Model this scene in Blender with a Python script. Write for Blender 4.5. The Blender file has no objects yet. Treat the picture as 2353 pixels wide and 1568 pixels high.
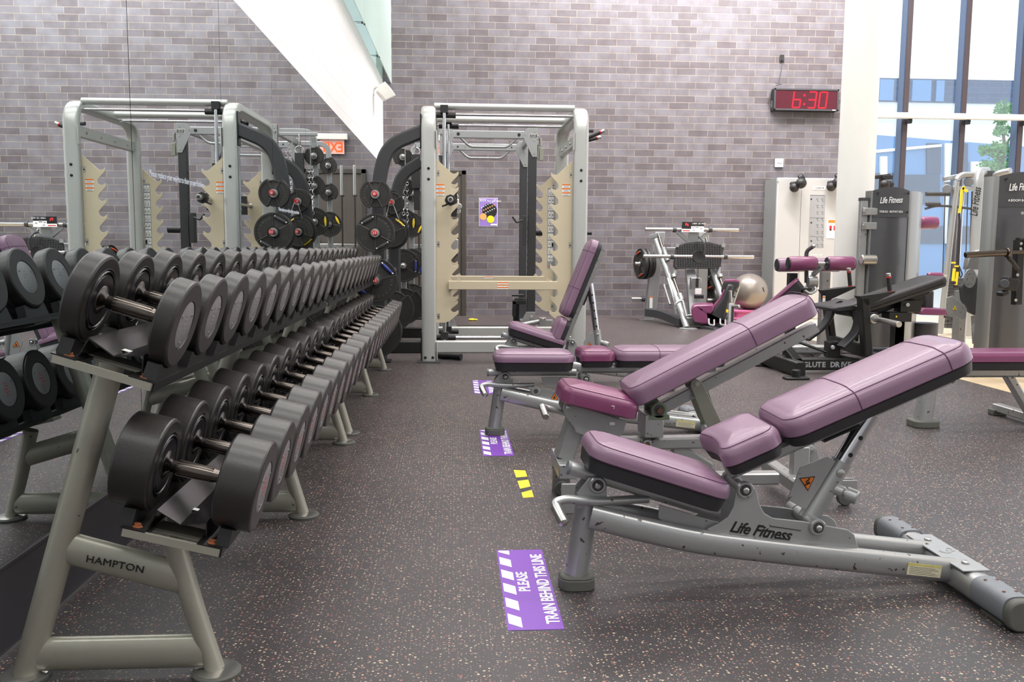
import bpy, bmesh, math, random
from mathutils import Vector, Matrix
random.seed(7)
C = bpy.context.scene.collection
PI = math.pi
V = Vector

# ------------------------------------------------------------------ camera
FPX, VPX, VPY, EYE = 2040.0, 1043.0, 564.0, 1.07      # lens in pixels, where depth lines meet, eye height
_d = V(((VPX-1176.5)/FPX, -(VPY-784.0)/FPX, 1.0)).normalized()      # world +Y seen by the camera (right, up, forward)
_u = V((0, 1, 0)); _u = (_u - _d*_u.dot(_d)).normalized()
_x = V((_d.y*_u.z-_d.z*_u.y, _d.z*_u.x-_d.x*_u.z, _d.x*_u.y-_d.y*_u.x))
if _x.x < 0: _x = -_x
RIGHT = V((_x.x, _d.x, _u.x)); UP = V((_x.y, _d.y, _u.y)); FWD = V((_x.z, _d.z, _u.z))
cam = bpy.data.objects.new('camera', bpy.data.cameras.new('camera')); C.objects.link(cam)
cam.data.sensor_width = 36.0; cam.data.lens = 36.0*FPX/2353.0; cam.data.clip_end = 300
m = Matrix.Identity(4)
for i in range(3):
    m[i][0] = RIGHT[i]; m[i][1] = UP[i]; m[i][2] = -FWD[i]
m[2][3] = EYE
cam.matrix_world = m
bpy.context.scene.camera = cam

def ray(px, py):
    return RIGHT*((px-1176.5)/FPX) - UP*((py-784.0)/FPX) + FWD
def at(px, py, Y):            # survey of the photograph: point seen at (px,py) standing at depth Y
    r = ray(px, py); return V((0, 0, EYE)) + r*(Y/r.y)
def fl(px, py, z=0.0):        # point of the floor (or of height z) seen at (px,py)
    r = ray(px, py); return V((0, 0, EYE)) + r*((z-EYE)/r.z)
def xz(px, py, Y):
    p = at(px, py, Y); return (p.x, p.z)

# ------------------------------------------------------------------ light
W = bpy.data.worlds.new('sky'); bpy.context.scene.world = W; W.use_nodes = True
nt = W.node_tree; nt.nodes.clear()
o = nt.nodes.new('ShaderNodeOutputWorld'); bg = nt.nodes.new('ShaderNodeBackground')
tc = nt.nodes.new('ShaderNodeTexCoord'); sp = nt.nodes.new('ShaderNodeSeparateXYZ')
nz = nt.nodes.new('ShaderNodeTexNoise'); nz.inputs['Scale'].default_value = 3.0; nz.inputs['Detail'].default_value = 6
cr = nt.nodes.new('ShaderNodeValToRGB')
cr.color_ramp.elements[0].position = 0.40; cr.color_ramp.elements[0].color = (0.80, 0.90, 1.0, 1)
cr.color_ramp.elements[1].position = 0.58; cr.color_ramp.elements[1].color = (1.0, 1.0, 1.0, 1)
nt.links.new(tc.outputs['Generated'], nz.inputs['Vector'])
nt.links.new(nz.outputs['Fac'], cr.inputs['Fac']); nt.links.new(cr.outputs['Color'], bg.inputs['Color'])
bg.inputs['Strength'].default_value = 1.25
nt.links.new(bg.outputs['Background'], o.inputs['Surface'])

def area(name, loc, size, energy, color, target):
    l = bpy.data.lights.new(name, 'AREA'); l.shape = 'RECTANGLE'; l.size, l.size_y = size
    l.energy = energy; l.color = color
    ob = bpy.data.objects.new(name, l); C.objects.link(ob); ob.location = loc
    ob.rotation_euler = (V(target)-V(loc)).to_track_quat('-Z', 'Y').to_euler()
    return ob
for i, yy in enumerate((-1.0, 2.5, 6.0, 9.5)):
    area('ceiling_light', (2.6, yy, 7.2), (7.0, 0.8), 205, (1.0, 0.985, 0.97), (2.6, yy, 0))
area('wall_washer_light', (3.0, 11.6, 7.3), (9.0, 0.5), 1000, (1.0, 0.98, 0.99), (4.2, 13.6, 5.2))
sc = bpy.context.scene
sc.view_settings.view_transform = 'Standard'; sc.view_settings.look = 'None'
sc.view_settings.gamma = 1.0; sc.view_settings.use_curve_mapping = False
sc.view_settings.exposure = 0.47

# ------------------------------------------------------------------ materials
def srgb(r, g, b):
    f = lambda c: ((c/255)/12.92 if c/255 <= 0.04045 else (((c/255)+0.055)/1.055)**2.4)
    return (f(r), f(g), f(b), 1.0)
MATS = {}
def mat(name, col, rough=0.5, metal=0.0, var=0.06, scale=30.0, bump=0.0, coat=0.0, spec=0.5, chips=None, emis=0.0):
    """painted / metal / plastic surface with a little procedural unevenness (and chipped paint when asked)"""
    mt = bpy.data.materials.new(name); mt.use_nodes = True; n = mt.node_tree.nodes; L = mt.node_tree.links
    b = n['Principled BSDF']; c = srgb(*col)
    tc = n.new('ShaderNodeTexCoord'); nz = n.new('ShaderNodeTexNoise')
    nz.inputs['Scale'].default_value = scale; nz.inputs['Detail'].default_value = 4
    L.new(tc.outputs['Object'], nz.inputs['Vector'])
    mx = n.new('ShaderNodeMix'); mx.data_type = 'RGBA'
    mx.inputs['A'].default_value = tuple(max(0, v*(1-var)) for v in c[:3])+(1,)
    mx.inputs['B'].default_value = tuple(min(1, v*(1+var)) for v in c[:3])+(1,)
    L.new(nz.outputs['Fac'], mx.inputs['Factor']); out = mx.outputs['Result']
    if chips:
        n2 = n.new('ShaderNodeTexNoise'); n2.inputs['Scale'].default_value = chips[1]; n2.inputs['Detail'].default_value = 3
        L.new(tc.outputs['Object'], n2.inputs['Vector'])
        r = n.new('ShaderNodeValToRGB'); r.color_ramp.elements[0].position = chips[2]; r.color_ramp.elements[1].position = chips[2]+0.015
        L.new(n2.outputs['Fac'], r.inputs['Fac'])
        m2 = n.new('ShaderNodeMix'); m2.data_type = 'RGBA'; L.new(r.outputs['Color'], m2.inputs['Factor'])
        L.new(out, m2.inputs['A']); m2.inputs['B'].default_value = srgb(*chips[0]); out = m2.outputs['Result']
    L.new(out, b.inputs['Base Color'])
    b.inputs['Roughness'].default_value = rough; b.inputs['Metallic'].default_value = metal
    b.inputs['Coat Weight'].default_value = coat; b.inputs['Specular IOR Level'].default_value = spec
    if bump:
        bp = n.new('ShaderNodeBump'); bp.inputs['Strength'].default_value = bump; bp.inputs['Distance'].default_value = 0.002
        n3 = n.new('ShaderNodeTexNoise'); n3.inputs['Scale'].default_value = scale*8; L.new(tc.outputs['Object'], n3.inputs['Vector'])
        L.new(n3.outputs['Fac'], bp.inputs['Height']); L.new(bp.outputs['Normal'], b.inputs['Normal'])
    if emis:
        L.new(out, b.inputs['Emission Color']); b.inputs['Emission Strength'].default_value = emis
    MATS[name] = mt; return mt
M = {}
M['silver'] = mat('silver_powder_coat', (164, 165, 165), 0.36, 0.55, 0.04, 60)
M['bench_silver'] = mat('chipped_silver_paint', (172, 172, 172), 0.34, 0.6, 0.05, 60, chips=((92, 84, 76), 42, 0.675))
M['bench_plate'] = mat('silver_plate_paint', (168, 168, 168), 0.38, 0.5, 0.05, 40, chips=((120, 112, 104), 30, 0.70))
M['smith_silver'] = mat('pale_silver_powder_coat', (190, 190, 186), 0.30, 0.35, 0.03, 40)
M['rack_olive'] = mat('grey_green_rack_paint', (164, 160, 147), 0.36, 0.35, 0.05, 40, chips=((88, 86, 78), 26, 0.72))
M['dark_grey'] = mat('dark_grey_metal', (70, 70, 73), 0.5, 0.2, 0.06)
M['black'] = mat('black_metal', (25, 24, 24), 0.42, 0.1, 0.15)
M['black_gloss'] = mat('glossy_black_sheet', (36, 34, 35), 0.16, 0.1, 0.2, 20)
M['black_pl'] = mat('black_plastic', (31, 29, 30), 0.5, 0.0, 0.15)
M['rubber'] = mat('dumbbell_rubber', (43, 39, 38), 0.36, 0.0, 0.10, 16, bump=0.15)
M['rubber_in'] = mat('dumbbell_inner_rubber', (28, 26, 30), 0.28, 0.0, 0.10, 20)
M['chrome'] = mat('chrome', (205, 205, 208), 0.14, 1.0, 0.03)
M['chrome_dark'] = mat('worn_dark_chrome', (96, 89, 84), 0.22, 1.0, 0.12, 50)
M['steel'] = mat('brushed_steel', (190, 188, 184), 0.28, 0.9, 0.05)
M['zinc'] = mat('zinc_steel', (150, 150, 138), 0.42, 0.7, 0.15, 18)
M['rust'] = mat('rusty_bolt', (112, 78, 60), 0.6, 0.5, 0.3, 60)
M['copper'] = mat('copper_bolt', (176, 110, 72), 0.45, 0.5, 0.2, 60)
M['green_cast'] = mat('green_cast_bearing', (112, 124, 102), 0.5, 0.3, 0.15, 50)
M['mauve'] = mat('mauve_vinyl', (134, 103, 126), 0.33, 0.0, 0.05, 12, bump=0.12, coat=0.1)
M['magenta'] = mat('magenta_vinyl', (124, 62, 98), 0.28, 0.0, 0.06, 12, bump=0.10, coat=0.15)
M['seam'] = mat('dark_purple_thread', (92, 52, 84), 0.7)
M['pad_black'] = mat('black_pad_base', (44, 43, 46), 0.5, 0.0, 0.08, 30, bump=0.2)
M['grey_pl'] = mat('grey_plastic', (120, 123, 129), 0.5, 0.0, 0.05, 60, bump=0.2)
M['foot_rubber'] = mat('grey_rubber_foot', (92, 92, 86), 0.62, 0.0, 0.12, 30)
M['white'] = mat('white_paint', (232, 230, 226), 0.5, 0.0, 0.02, 8)
M['white_pl'] = mat('white_plastic', (225, 222, 215), 0.45, 0.0, 0.03)
M['column'] = mat('white_column_paint', (236, 233, 228), 0.55, 0.0, 0.02, 6)
M['ink'] = mat('black_ink', (22, 20, 20), 0.6)
M['white_ink'] = mat('white_ink', (228, 228, 228), 0.5)
M['grey_ink'] = mat('grey_ink', (150, 150, 152), 0.5)
M['cap'] = mat('silver_end_cap', (140, 136, 138), 0.38, 0.3, 0.12, 90)
M['red'] = mat('red_plastic', (196, 40, 42), 0.4)
M['orange'] = mat('orange_sticker', (232, 122, 34), 0.5)
M['yellow'] = mat('yellow_tape', (246, 212, 38), 0.5, 0.0, 0.06)
M['yellow_worn'] = mat('worn_yellow_label', (206, 196, 120), 0.6, 0.0, 0.25, 120)
M['label_white'] = mat('worn_white_label', (214, 206, 178), 0.6, 0.0, 0.12, 150)
M['paper'] = mat('paper_white', (236, 234, 230), 0.6)
M['sticker'] = mat('purple_floor_vinyl', (124, 66, 176), 0.35, 0.0, 0.04, 40)
M['poster'] = mat('lilac_poster', (150, 122, 196), 0.4, 0.0, 0.03, 20)
M['beige'] = mat('beige_hook_plate', (204, 190, 163), 0.45, 0.0, 0.03, 30)
M['frame_arm'] = mat('charcoal_arm', (58, 58, 60), 0.4, 0.1, 0.06, 80, bump=0.15)
M['plate'] = mat('cast_black_plate', (52, 50, 48), 0.42, 0.2, 0.14, 50, bump=0.3)
M['plate_in'] = mat('cast_plate_recess', (38, 36, 35), 0.5, 0.2, 0.14, 50, bump=0.4)
M['plate_edge'] = mat('worn_plate_lettering', (92, 88, 84), 0.4, 0.4, 0.15, 60)
M['blue_pl'] = mat('blue_grip', (44, 58, 140), 0.4)
M['ball'] = mat('silver_ball', (140, 131, 124), 0.28, 0.4, 0.04, 4)
M['pink'] = mat('pink_step', (184, 88, 134), 0.4)
M['orange_grip'] = mat('orange_grip', (216, 84, 40), 0.4)
M['board'] = mat('black_baseboard', (62, 58, 62), 0.5, 0.0, 0.08, 12)
M['door'] = mat('dark_brown_door', (84, 76, 70), 0.5, 0.0, 0.04, 10)
M['door_frame'] = mat('dark_door_frame', (66, 60, 54), 0.5, 0.0, 0.04, 10)
M['tower'] = mat('dark_tower_shroud', (92, 92, 95), 0.22, 0.5, 0.05, 6)
M['tower_side'] = mat('silver_tower_side', (152, 151, 150), 0.28, 0.6, 0.03, 10)
M['mullion'] = mat('blue_lit_mullion', (62, 76, 100), 0.4, 0.2, 0.05)  # mullion sides: the blue light on them is put into the colour
M['mullion_face'] = mat('brown_mullion_face', (66, 56, 58), 0.5, 0.1, 0.05)
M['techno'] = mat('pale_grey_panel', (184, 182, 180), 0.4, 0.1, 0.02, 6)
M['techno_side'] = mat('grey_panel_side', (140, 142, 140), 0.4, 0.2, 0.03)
M['leaf'] = mat('tree_leaf', (96, 160, 88), 0.6, 0.0, 0.25, 20)
M['bark'] = mat('tree_bark', (110, 96, 84), 0.8, 0.0, 0.2)
M['ext_blue'] = mat('blue_facade', (104, 150, 200), 0.35, 0.0, 0.12, 1.5)
M['ext_dark'] = mat('dark_facade', (58, 80, 108), 0.4, 0.0, 0.12, 1.0)
M['ext_white'] = mat('white_facade', (242, 242, 240), 0.6, 0.0, 0.02, 1)
M['ext_ground'] = mat('exterior_paving', (190, 190, 186), 0.8, 0.0, 0.06, 2)
M['led'] = mat('red_led', (255, 14, 34), 0.4, emis=1.5)
M['led_off'] = mat('clock_face', (74, 22, 34), 0.3, 0.0, 0.05)
M['exit_red'] = mat('exit_sign_panel', (236, 184, 172), 0.3)
M['exit_on'] = mat('exit_letters', (255, 70, 10), 0.4, emis=1.1)
M['flesh'] = mat('poster_orange', (226, 168, 96), 0.5)
M['lime'] = mat('poster_yellow', (232, 220, 30), 0.5)
M['rear'] = mat('unseen_wall_paint', (176, 180, 186), 0.7, 0.0, 0.04, 2)

def node_mat(name):
    mt = bpy.data.materials.new(name); mt.use_nodes = True
    return mt, mt.node_tree.nodes, mt.node_tree.links, mt.node_tree.nodes['Principled BSDF']
def ramp(n, L, src, stops):
    r = n.new('ShaderNodeValToRGB'); e = r.color_ramp.elements
    while len(e) < len(stops): e.new(0.5)
    for k, (p, c) in enumerate(stops): e[k].position = p; e[k].color = c if len(c) == 4 else c+(1,)
    L.new(src, r.inputs['Fac']); return r.outputs['Color']
def mix(n, L, f, a, b, mode='MIX'):
    x = n.new('ShaderNodeMix'); x.data_type = 'RGBA'; x.blend_type = mode
    for s, v in (('Factor', f), ('A', a), ('B', b)):
        if hasattr(v, 'links'): L.new(v, x.inputs[s])
        elif s == 'Factor': x.inputs[s].default_value = v
        else: x.inputs[s].default_value = v
    return x.outputs['Result']

# speckled rubber floor
mt, n, L, b = node_mat('speckled_rubber_floor')
tc = n.new('ShaderNodeTexCoord'); base = n.new('ShaderNodeTexNoise'); base.inputs['Scale'].default_value = 1.6; base.inputs['Detail'].default_value = 5
L.new(tc.outputs['Object'], base.inputs['Vector'])
col = ramp(n, L, base.outputs['Fac'], [(0.3, srgb(57, 53, 55)), (0.7, srgb(69, 64, 66))])
fine = n.new('ShaderNodeTexNoise'); fine.inputs['Scale'].default_value = 260; L.new(tc.outputs['Object'], fine.inputs['Vector'])
col = mix(n, L, 0.16, col, ramp(n, L, fine.outputs['Fac'], [(0.35, srgb(32, 30, 32)), (0.7, srgb(94, 88, 91))]))
for sc_, thr, seed in ((88, 0.32, 0.0), (68, 0.17, 3.1), (125, 0.3, 5.7)):
    mp = n.new('ShaderNodeMapping'); mp.inputs['Location'].default_value = (seed, seed*2, 0); L.new(tc.outputs['Object'], mp.inputs['Vector'])
    vo = n.new('ShaderNodeTexVoronoi'); vo.voronoi_dimensions = '2D'; vo.inputs['Scale'].default_value = sc_; L.new(mp.outputs['Vector'], vo.inputs['Vector'])
    sepc = n.new('ShaderNodeSeparateColor'); L.new(vo.outputs['Color'], sepc.inputs['Color'])
    # a speck only in some cells, its size random per cell
    lim = n.new('ShaderNodeMath'); lim.operation = 'MULTIPLY_ADD'; L.new(sepc.outputs['Red'], lim.inputs[0]); lim.inputs[1].default_value = 0.62 if sc_ < 100 else 0.8; lim.inputs[2].default_value = -0.36 if sc_ < 100 else -0.56
    cmp_ = n.new('ShaderNodeMath'); cmp_.operation = 'LESS_THAN'; L.new(vo.outputs['Distance'], cmp_.inputs[0]); L.new(lim.outputs[0], cmp_.inputs[1])
    sc2 = ramp(n, L, sepc.outputs['Green'], [(0.0, srgb(196, 178, 150)), (0.40, srgb(176, 158, 134)), (0.60, srgb(168, 92, 78)), (0.85, srgb(120, 110, 112))])
    col = mix(n, L, cmp_.outputs[0], col, sc2)
L.new(col, b.inputs['Base Color']); b.inputs['Roughness'].default_value = 0.42; b.inputs['Specular IOR Level'].default_value = 0.45
bp = n.new('ShaderNodeBump'); bp.inputs['Strength'].default_value = 0.35; bp.inputs['Distance'].default_value = 0.002; L.new(fine.outputs['Fac'], bp.inputs['Height']); L.new(bp.outputs['Normal'], b.inputs['Normal'])
M['floor'] = mt

# wood floor
mt, n, L, b = node_mat('pale_maple_floor')
tc = n.new('ShaderNodeTexCoord'); mp = n.new('ShaderNodeMapping'); mp.inputs['Rotation'].default_value = (0, 0, PI/2); L.new(tc.outputs['Object'], mp.inputs['Vector'])
br = n.new('ShaderNodeTexBrick'); L.new(mp.outputs['Vector'], br.inputs['Vector'])
for k, v in (('Scale', 1.0), ('Brick Width', 1.2), ('Row Height', 0.09), ('Mortar Size', 0.0012)): br.inputs[k].default_value = v
br.inputs['Color1'].default_value = srgb(222, 200, 168); br.inputs['Color2'].default_value = srgb(208, 184, 150); br.inputs['Mortar'].default_value = srgb(150, 124, 96)
L.new(br.outputs['Color'], b.inputs['Base Color']); b.inputs['Roughness'].default_value = 0.3
M['wood'] = mt

# grey-purple brick
def brick_mat(name, c1, c2, mort, axis_rot, wscale=1.0, c3=None, shift=(0, 0, 0)):
    mt, n, L, b = node_mat(name)
    tc = n.new('ShaderNodeTexCoord'); mp = n.new('ShaderNodeMapping'); mp.inputs['Rotation'].default_value = axis_rot; mp.inputs['Location'].default_value = shift
    L.new(tc.outputs['Object'], mp.inputs['Vector'])
    br = n.new('ShaderNodeTexBrick'); L.new(mp.outputs['Vector'], br.inputs['Vector'])
    br.offset = 0.32; br.offset_frequency = 2
    for k, v in (('Scale', 1.0), ('Brick Width', 0.305*wscale), ('Row Height', 0.1016*wscale), ('Mortar Size', 0.0042*wscale), ('Mortar Smooth', 0.1), ('Bias', -0.35)): br.inputs[k].default_value = v
    br.inputs['Color1'].default_value = srgb(*c1); br.inputs['Color2'].default_value = srgb(*c2); br.inputs['Mortar'].default_value = srgb(*mort)
    nz = n.new('ShaderNodeTexNoise'); nz.inputs['Scale'].default_value = 5.0; nz.inputs['Detail'].default_value = 8; L.new(tc.outputs['Object'], nz.inputs['Vector'])
    col = mix(n, L, 0.5, br.outputs['Color'], ramp(n, L, nz.outputs['Fac'], [(0.38, (0.60, 0.55, 0.54, 1)), (0.60, (1.0, 1.02, 1.06, 1))]), 'MULTIPLY')
    L.new(col, b.inputs['Base Color']); b.inputs['Roughness'].default_value = 0.5
    bp = n.new('ShaderNodeBump'); bp.inputs['Strength'].default_value = 0.5; bp.inputs['Distance'].default_value = 0.004; bp.invert = True
    L.new(br.outputs['Fac'], bp.inputs['Height']); L.new(bp.outputs['Normal'], b.inputs['Normal'])
    return mt
M['brick'] = brick_mat('ironspot_brick', (114, 109, 114), (84, 72, 74), (146, 134, 122), (PI/2, 0, 0))
M['ext_brick'] = brick_mat('blue_grey_brick', (58, 84, 122), (42, 66, 102), (82, 106, 140), (PI/2, 0, 0), 2.6)
# painted block wall with faint joints
mt, n, L, b = node_mat('white_painted_block')
tc = n.new('ShaderNodeTexCoord'); mp = n.new('ShaderNodeMapping'); mp.inputs['Rotation'].default_value = (0, PI/2, PI/2); L.new(tc.outputs['Object'], mp.inputs['Vector'])
sx = n.new('ShaderNodeSeparateXYZ'); L.new(tc.outputs['Object'], sx.inputs['Vector']); cx = n.new('ShaderNodeCombineXYZ')
L.new(sx.outputs['Y'], cx.inputs['X']); L.new(sx.outputs['Z'], cx.inputs['Y'])
br = n.new('ShaderNodeTexBrick'); L.new(cx.outputs['Vector'], br.inputs['Vector'])
for k, v in (('Scale', 1.0), ('Brick Width', 0.8), ('Row Height', 0.2), ('Mortar Size', 0.003)): br.inputs[k].default_value = v
br.inputs['Color1'].default_value = srgb(240, 238, 237); br.inputs['Color2'].default_value = srgb(236, 234, 233); br.inputs['Mortar'].default_value = srgb(222, 218, 216)
L.new(br.outputs['Color'], b.inputs['Base Color']); b.inputs['Roughness'].default_value = 0.6
M['block'] = mt
# mirror, glass
mt, n, L, b = node_mat('mirror_glass'); nz = n.new('ShaderNodeTexNoise'); nz.inputs['Scale'].default_value = 0.6
col = ramp(n, L, nz.outputs['Fac'], [(0.3, (0.66, 0.72, 0.73, 1)), (0.7, (0.69, 0.75, 0.76, 1))]); L.new(col, b.inputs['Base Color'])
b.inputs['Metallic'].default_value = 1.0; b.inputs['Roughness'].default_value = 0.0; M['mirror'] = mt
def glass(name, tint, refl, mixf, tcol=(1, 1, 1, 1)):
    mt = bpy.data.materials.new(name); mt.use_nodes = True; n = mt.node_tree.nodes; L = mt.node_tree.links; n.clear()
    o = n.new('ShaderNodeOutputMaterial'); t = n.new('ShaderNodeBsdfTransparent'); g = n.new('ShaderNodeBsdfGlossy'); d = n.new('ShaderNodeBsdfDiffuse')
    t.inputs['Color'].default_value = tcol; g.inputs['Roughness'].default_value = 0.02; g.inputs['Color'].default_value = (1, 1, 1, 1)
    d.inputs['Color'].default_value = tint
    nz = n.new('ShaderNodeTexNoise'); nz.inputs['Scale'].default_value = 2.0
    mr = n.new('ShaderNodeMapRange'); mr.inputs['To Min'].default_value = mixf*0.95; mr.inputs['To Max'].default_value = mixf*1.05; L.new(nz.outputs['Fac'], mr.inputs['Value'])
    m1 = n.new('ShaderNodeMixShader'); L.new(mr.outputs['Result'], m1.inputs['Fac']); L.new(t.outputs[0], m1.inputs[1]); L.new(d.outputs[0], m1.inputs[2])
    m2 = n.new('ShaderNodeMixShader'); m2.inputs['Fac'].default_value = refl; L.new(m1.outputs[0], m2.inputs[1]); L.new(g.outputs[0], m2.inputs[2])
    L.new(m2.outputs[0], o.inputs['Surface']); return mt
M['window_glass'] = glass('window_glass', (0.6, 0.8, 1, 1), 0.07, 0.01, (0.93, 0.97, 1, 1))
M['green_glass'] = glass('frosted_green_glass', srgb(218, 230, 226), 0.04, 0.45, (0.88, 0.94, 0.92, 1))
M['etch'] = glass('etched_lettering', srgb(215, 218, 228), 0.02, 0.45)

# ------------------------------------------------------------------ mesh tools
def frame(d, up=None):
    d = d.normalized(); up = V(up) if up is not None else (V((0, 0, 1)) if abs(d.z) < 0.95 else V((0, 1, 0)))
    s = d.cross(up)
    if s.length < 1e-6: up = V((1, 0, 0)); s = d.cross(up)
    s.normalize(); return s, s.cross(d).normalized()      # side, up
def fillet(pts, r, n=6):
    pts = [V(p) for p in pts]; out = [pts[0]]
    for i in range(1, len(pts)-1):
        a, b, c = pts[i-1], pts[i], pts[i+1]
        rr = min(r, (a-b).length*0.48, (c-b).length*0.48)
        p, q = b+(a-b).normalized()*rr, b+(c-b).normalized()*rr
        for k in range(n+1):
            t = k/n; out.append(p*(1-t)**2 + b*2*t*(1-t) + q*t*t)
    out.append(pts[-1]); return out
class B:
    def __init__(s, *mats): s.v = []; s.f = []; s.mi = []; s.mats = list(mats); s.cur = 0
    def use(s, i): s.cur = i; return s
    def add(s, v, f):
        k = len(s.v); s.v += [tuple(p) for p in v]
        for q in f: s.f.append([k+i for i in q]); s.mi.append(s.cur)
        return s
    def box(s, c, size, R=None):
        R = R or Matrix.Identity(3); c = V(c); h = V(size)/2
        v = [c+R@V((x*h.x, y*h.y, z*h.z)) for x in (-1, 1) for y in (-1, 1) for z in (-1, 1)]
        return s.add(v, [(0, 1, 3, 2), (4, 6, 7, 5), (0, 4, 5, 1), (2, 3, 7, 6), (0, 2, 6, 4), (1, 5, 7, 3)])
    def sweep(s, pts, sec, up=None, close_ends=True):
        """2D section (list of (side,up)) carried along pts"""
        pts = [V(p) for p in pts]; v = []
        for i, p in enumerate(pts):
            a = pts[max(0, i-1)]; b = pts[min(len(pts)-1, i+1)]; sd, u = frame(b-a, up)
            S = sec(i/(len(pts)-1)) if callable(sec) else sec
            v += [p+sd*q[0]+u*q[1] for q in S]
        N = len(v)//len(pts); f = []
        for i in range(len(pts)-1):
            for k in range(N):
                j = (k+1) % N; f.append((i*N+k, i*N+j, (i+1)*N+j, (i+1)*N+k))
        if close_ends: f.append(tuple(range(N))[::-1]); f.append(tuple((len(pts)-1)*N+k for k in range(N)))
        return s.add(v, f)
    def tube(s, pts, r, n=12, up=None):
        if isinstance(r, (list, tuple)):
            pts = [V(p) for p in pts]; rr = r; T = len(pts)-1
            def sec(t):
                x = rr[min(T, int(round(t*T)))]; return [(x*math.cos(2*PI*k/n), x*math.sin(2*PI*k/n)) for k in range(n)]
            return s.sweep(pts, sec, up)
        return s.sweep(pts, [(r*math.cos(2*PI*k/n), r*math.sin(2*PI*k/n)) for k in range(n)], up)
    def oval(s, pts, w, h, n=16, up=None, e=2.0):
        sec = []
        for k in range(n):
            a = 2*PI*k/n; c, t = math.cos(a), math.sin(a)
            sec.append((math.copysign(abs(c)**(2/e), c)*w/2, math.copysign(abs(t)**(2/e), t)*h/2))
        return s.sweep(pts, sec, up)
    def rect(s, pts, w, h, up=None, r=0.006):
        x, y = w/2, h/2; r = min(r, x*0.9, y*0.9)
        sec = [(x-r, -y), (x, -y+r), (x, y-r), (x-r, y), (-x+r, y), (-x, y-r), (-x, -y+r), (-x+r, -y)]
        return s.sweep(pts, sec, up)
    def lathe(s, p0, axis, prof, n=24):
        p0 = V(p0); d = V(axis).normalized(); sd, u = frame(d); v = []; f = []
        for (t, r) in prof:
            v += [p0+d*t+(sd*math.cos(2*PI*k/n)+u*math.sin(2*PI*k/n))*max(r, 1e-4) for k in range(n)]
        for i in range(len(prof)-1):
            for k in range(n):
                j = (k+1) % n; f.append((i*n+k, i*n+j, (i+1)*n+j, (i+1)*n+k))
        f.append(tuple(range(n))[::-1]); f.append(tuple((len(prof)-1)*n+k for k in range(n)))
        return s.add(v, f)
    def cyl(s, a, b, r, n=20, ch=0.0):
        a = V(a); b = V(b); L_ = (b-a).length
        pr = [(0, r), (L_, r)] if not ch else [(0, r-ch), (ch, r), (L_-ch, r), (L_, r-ch)]
        return s.lathe(a, b-a, pr, n)
    def ring(s, c, axis, r, t, n=24, m_=8):
        c = V(c); sd, u = frame(V(axis)); d = V(axis).normalized(); v = []; f = []
        for k in range(n):
            a = 2*PI*k/n; e = sd*math.cos(a)+u*math.sin(a)
            for j in range(m_):
                q = 2*PI*j/m_; v.append(c+e*(r+t*math.cos(q))+d*t*math.sin(q))
        for k in range(n):
            for j in range(m_):
                f.append((k*m_+j, ((k+1) % n)*m_+j, ((k+1) % n)*m_+(j+1) % m_, k*m_+(j+1) % m_))
        return s.add(v, f)
    def prism(s, poly, off):
        """closed 3D polygon pushed along off"""
        poly = [V(p) for p in poly]; off = V(off); N = len(poly)
        f = [tuple(range(N))[::-1], tuple(range(N, 2*N))]
        f += [(k, (k+1) % N, N+(k+1) % N, N+k) for k in range(N)]
        return s.add(poly+[p+off for p in poly], f)
    def plateXZ(s, pts2, y, t):
        """side plate: outline in X,Z at depth y, thickness t"""
        return s.prism([(p[0], y, p[1]) for p in pts2], (0, t, 0))
    def sphere(s, c, r, n=20, sz=1.0):
        c = V(c); pr = []
        for i in range(n//2+1):
            a = -PI/2+PI*i/(n//2); pr.append((math.sin(a)*r*sz, math.cos(a)*r))
        return s.lathe(c, (0, 0, 1), pr, n)
    def quad(s, a, b, c, d): return s.add([a, b, c, d], [(0, 1, 2, 3)])
    def xform(s, Mx): s.v = [tuple(Mx@V(p)) for p in s.v]; return s
    def mesh(s, name, ang=35):
        me = bpy.data.meshes.new(name); me.from_pydata(s.v, [], s.f)
        bm = bmesh.new(); bm.from_mesh(me); bmesh.ops.recalc_face_normals(bm, faces=bm.faces); bm.to_mesh(me); bm.free()
        for q in s.mats: me.materials.append(M[q] if isinstance(q, str) else q)
        me.polygons.foreach_set('material_index', s.mi); me.polygons.foreach_set('use_smooth', [True]*len(me.polygons))
        me.set_sharp_from_angle(angle=math.radians(ang)); return me
    def build(s, name, parent=None, bevel=0.0, ang=35, label=None):
        ob = bpy.data.objects.new(name, s.mesh(name, ang)); C.objects.link(ob)
        if parent is not None:
            ob.parent = parent
        if bevel:
            md = ob.modifiers.new('edge', 'BEVEL'); md.width = bevel; md.segments = 2; md.limit_method = 'ANGLE'; md.angle_limit = math.radians(40)
        if label: ob['label'] = label
        return ob
def tag(o, label=None, cat=None, group=None, kind=None):
    if label: o['label'] = label
    if cat: o['category'] = cat
    if group: o['group'] = group
    if kind: o['kind'] = kind
    return o
def thing(name, label, cat, loc=(0, 0, 0), rz=0.0, group=None):
    e = bpy.data.objects.new(name, None); C.objects.link(e); e.empty_display_size = 0.1
    e.location = loc; e.rotation_euler = (0, 0, rz); return tag(e, label, cat, group)
def struct(ob): ob['kind'] = 'structure'; return ob
def kids(o): return [c for c in bpy.data.objects if c.parent == o]
def dup(root, loc, rz, label, group=None):
    def cp(o, par):
        c = o.copy(); C.objects.link(c)
        if par is not None: c.parent = par
        for k in KIDS.get(o.name, ()): cp(bpy.data.objects[k], c)
        return c
    KIDS = {}
    for q in bpy.data.objects:
        if q.parent is not None: KIDS.setdefault(q.parent.name, []).append(q.name)
    r = cp(root, None); r.location = loc; r.rotation_euler = (0, 0, rz); r['label'] = label
    if group: r['group'] = group
    return r
_txt = {}
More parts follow.
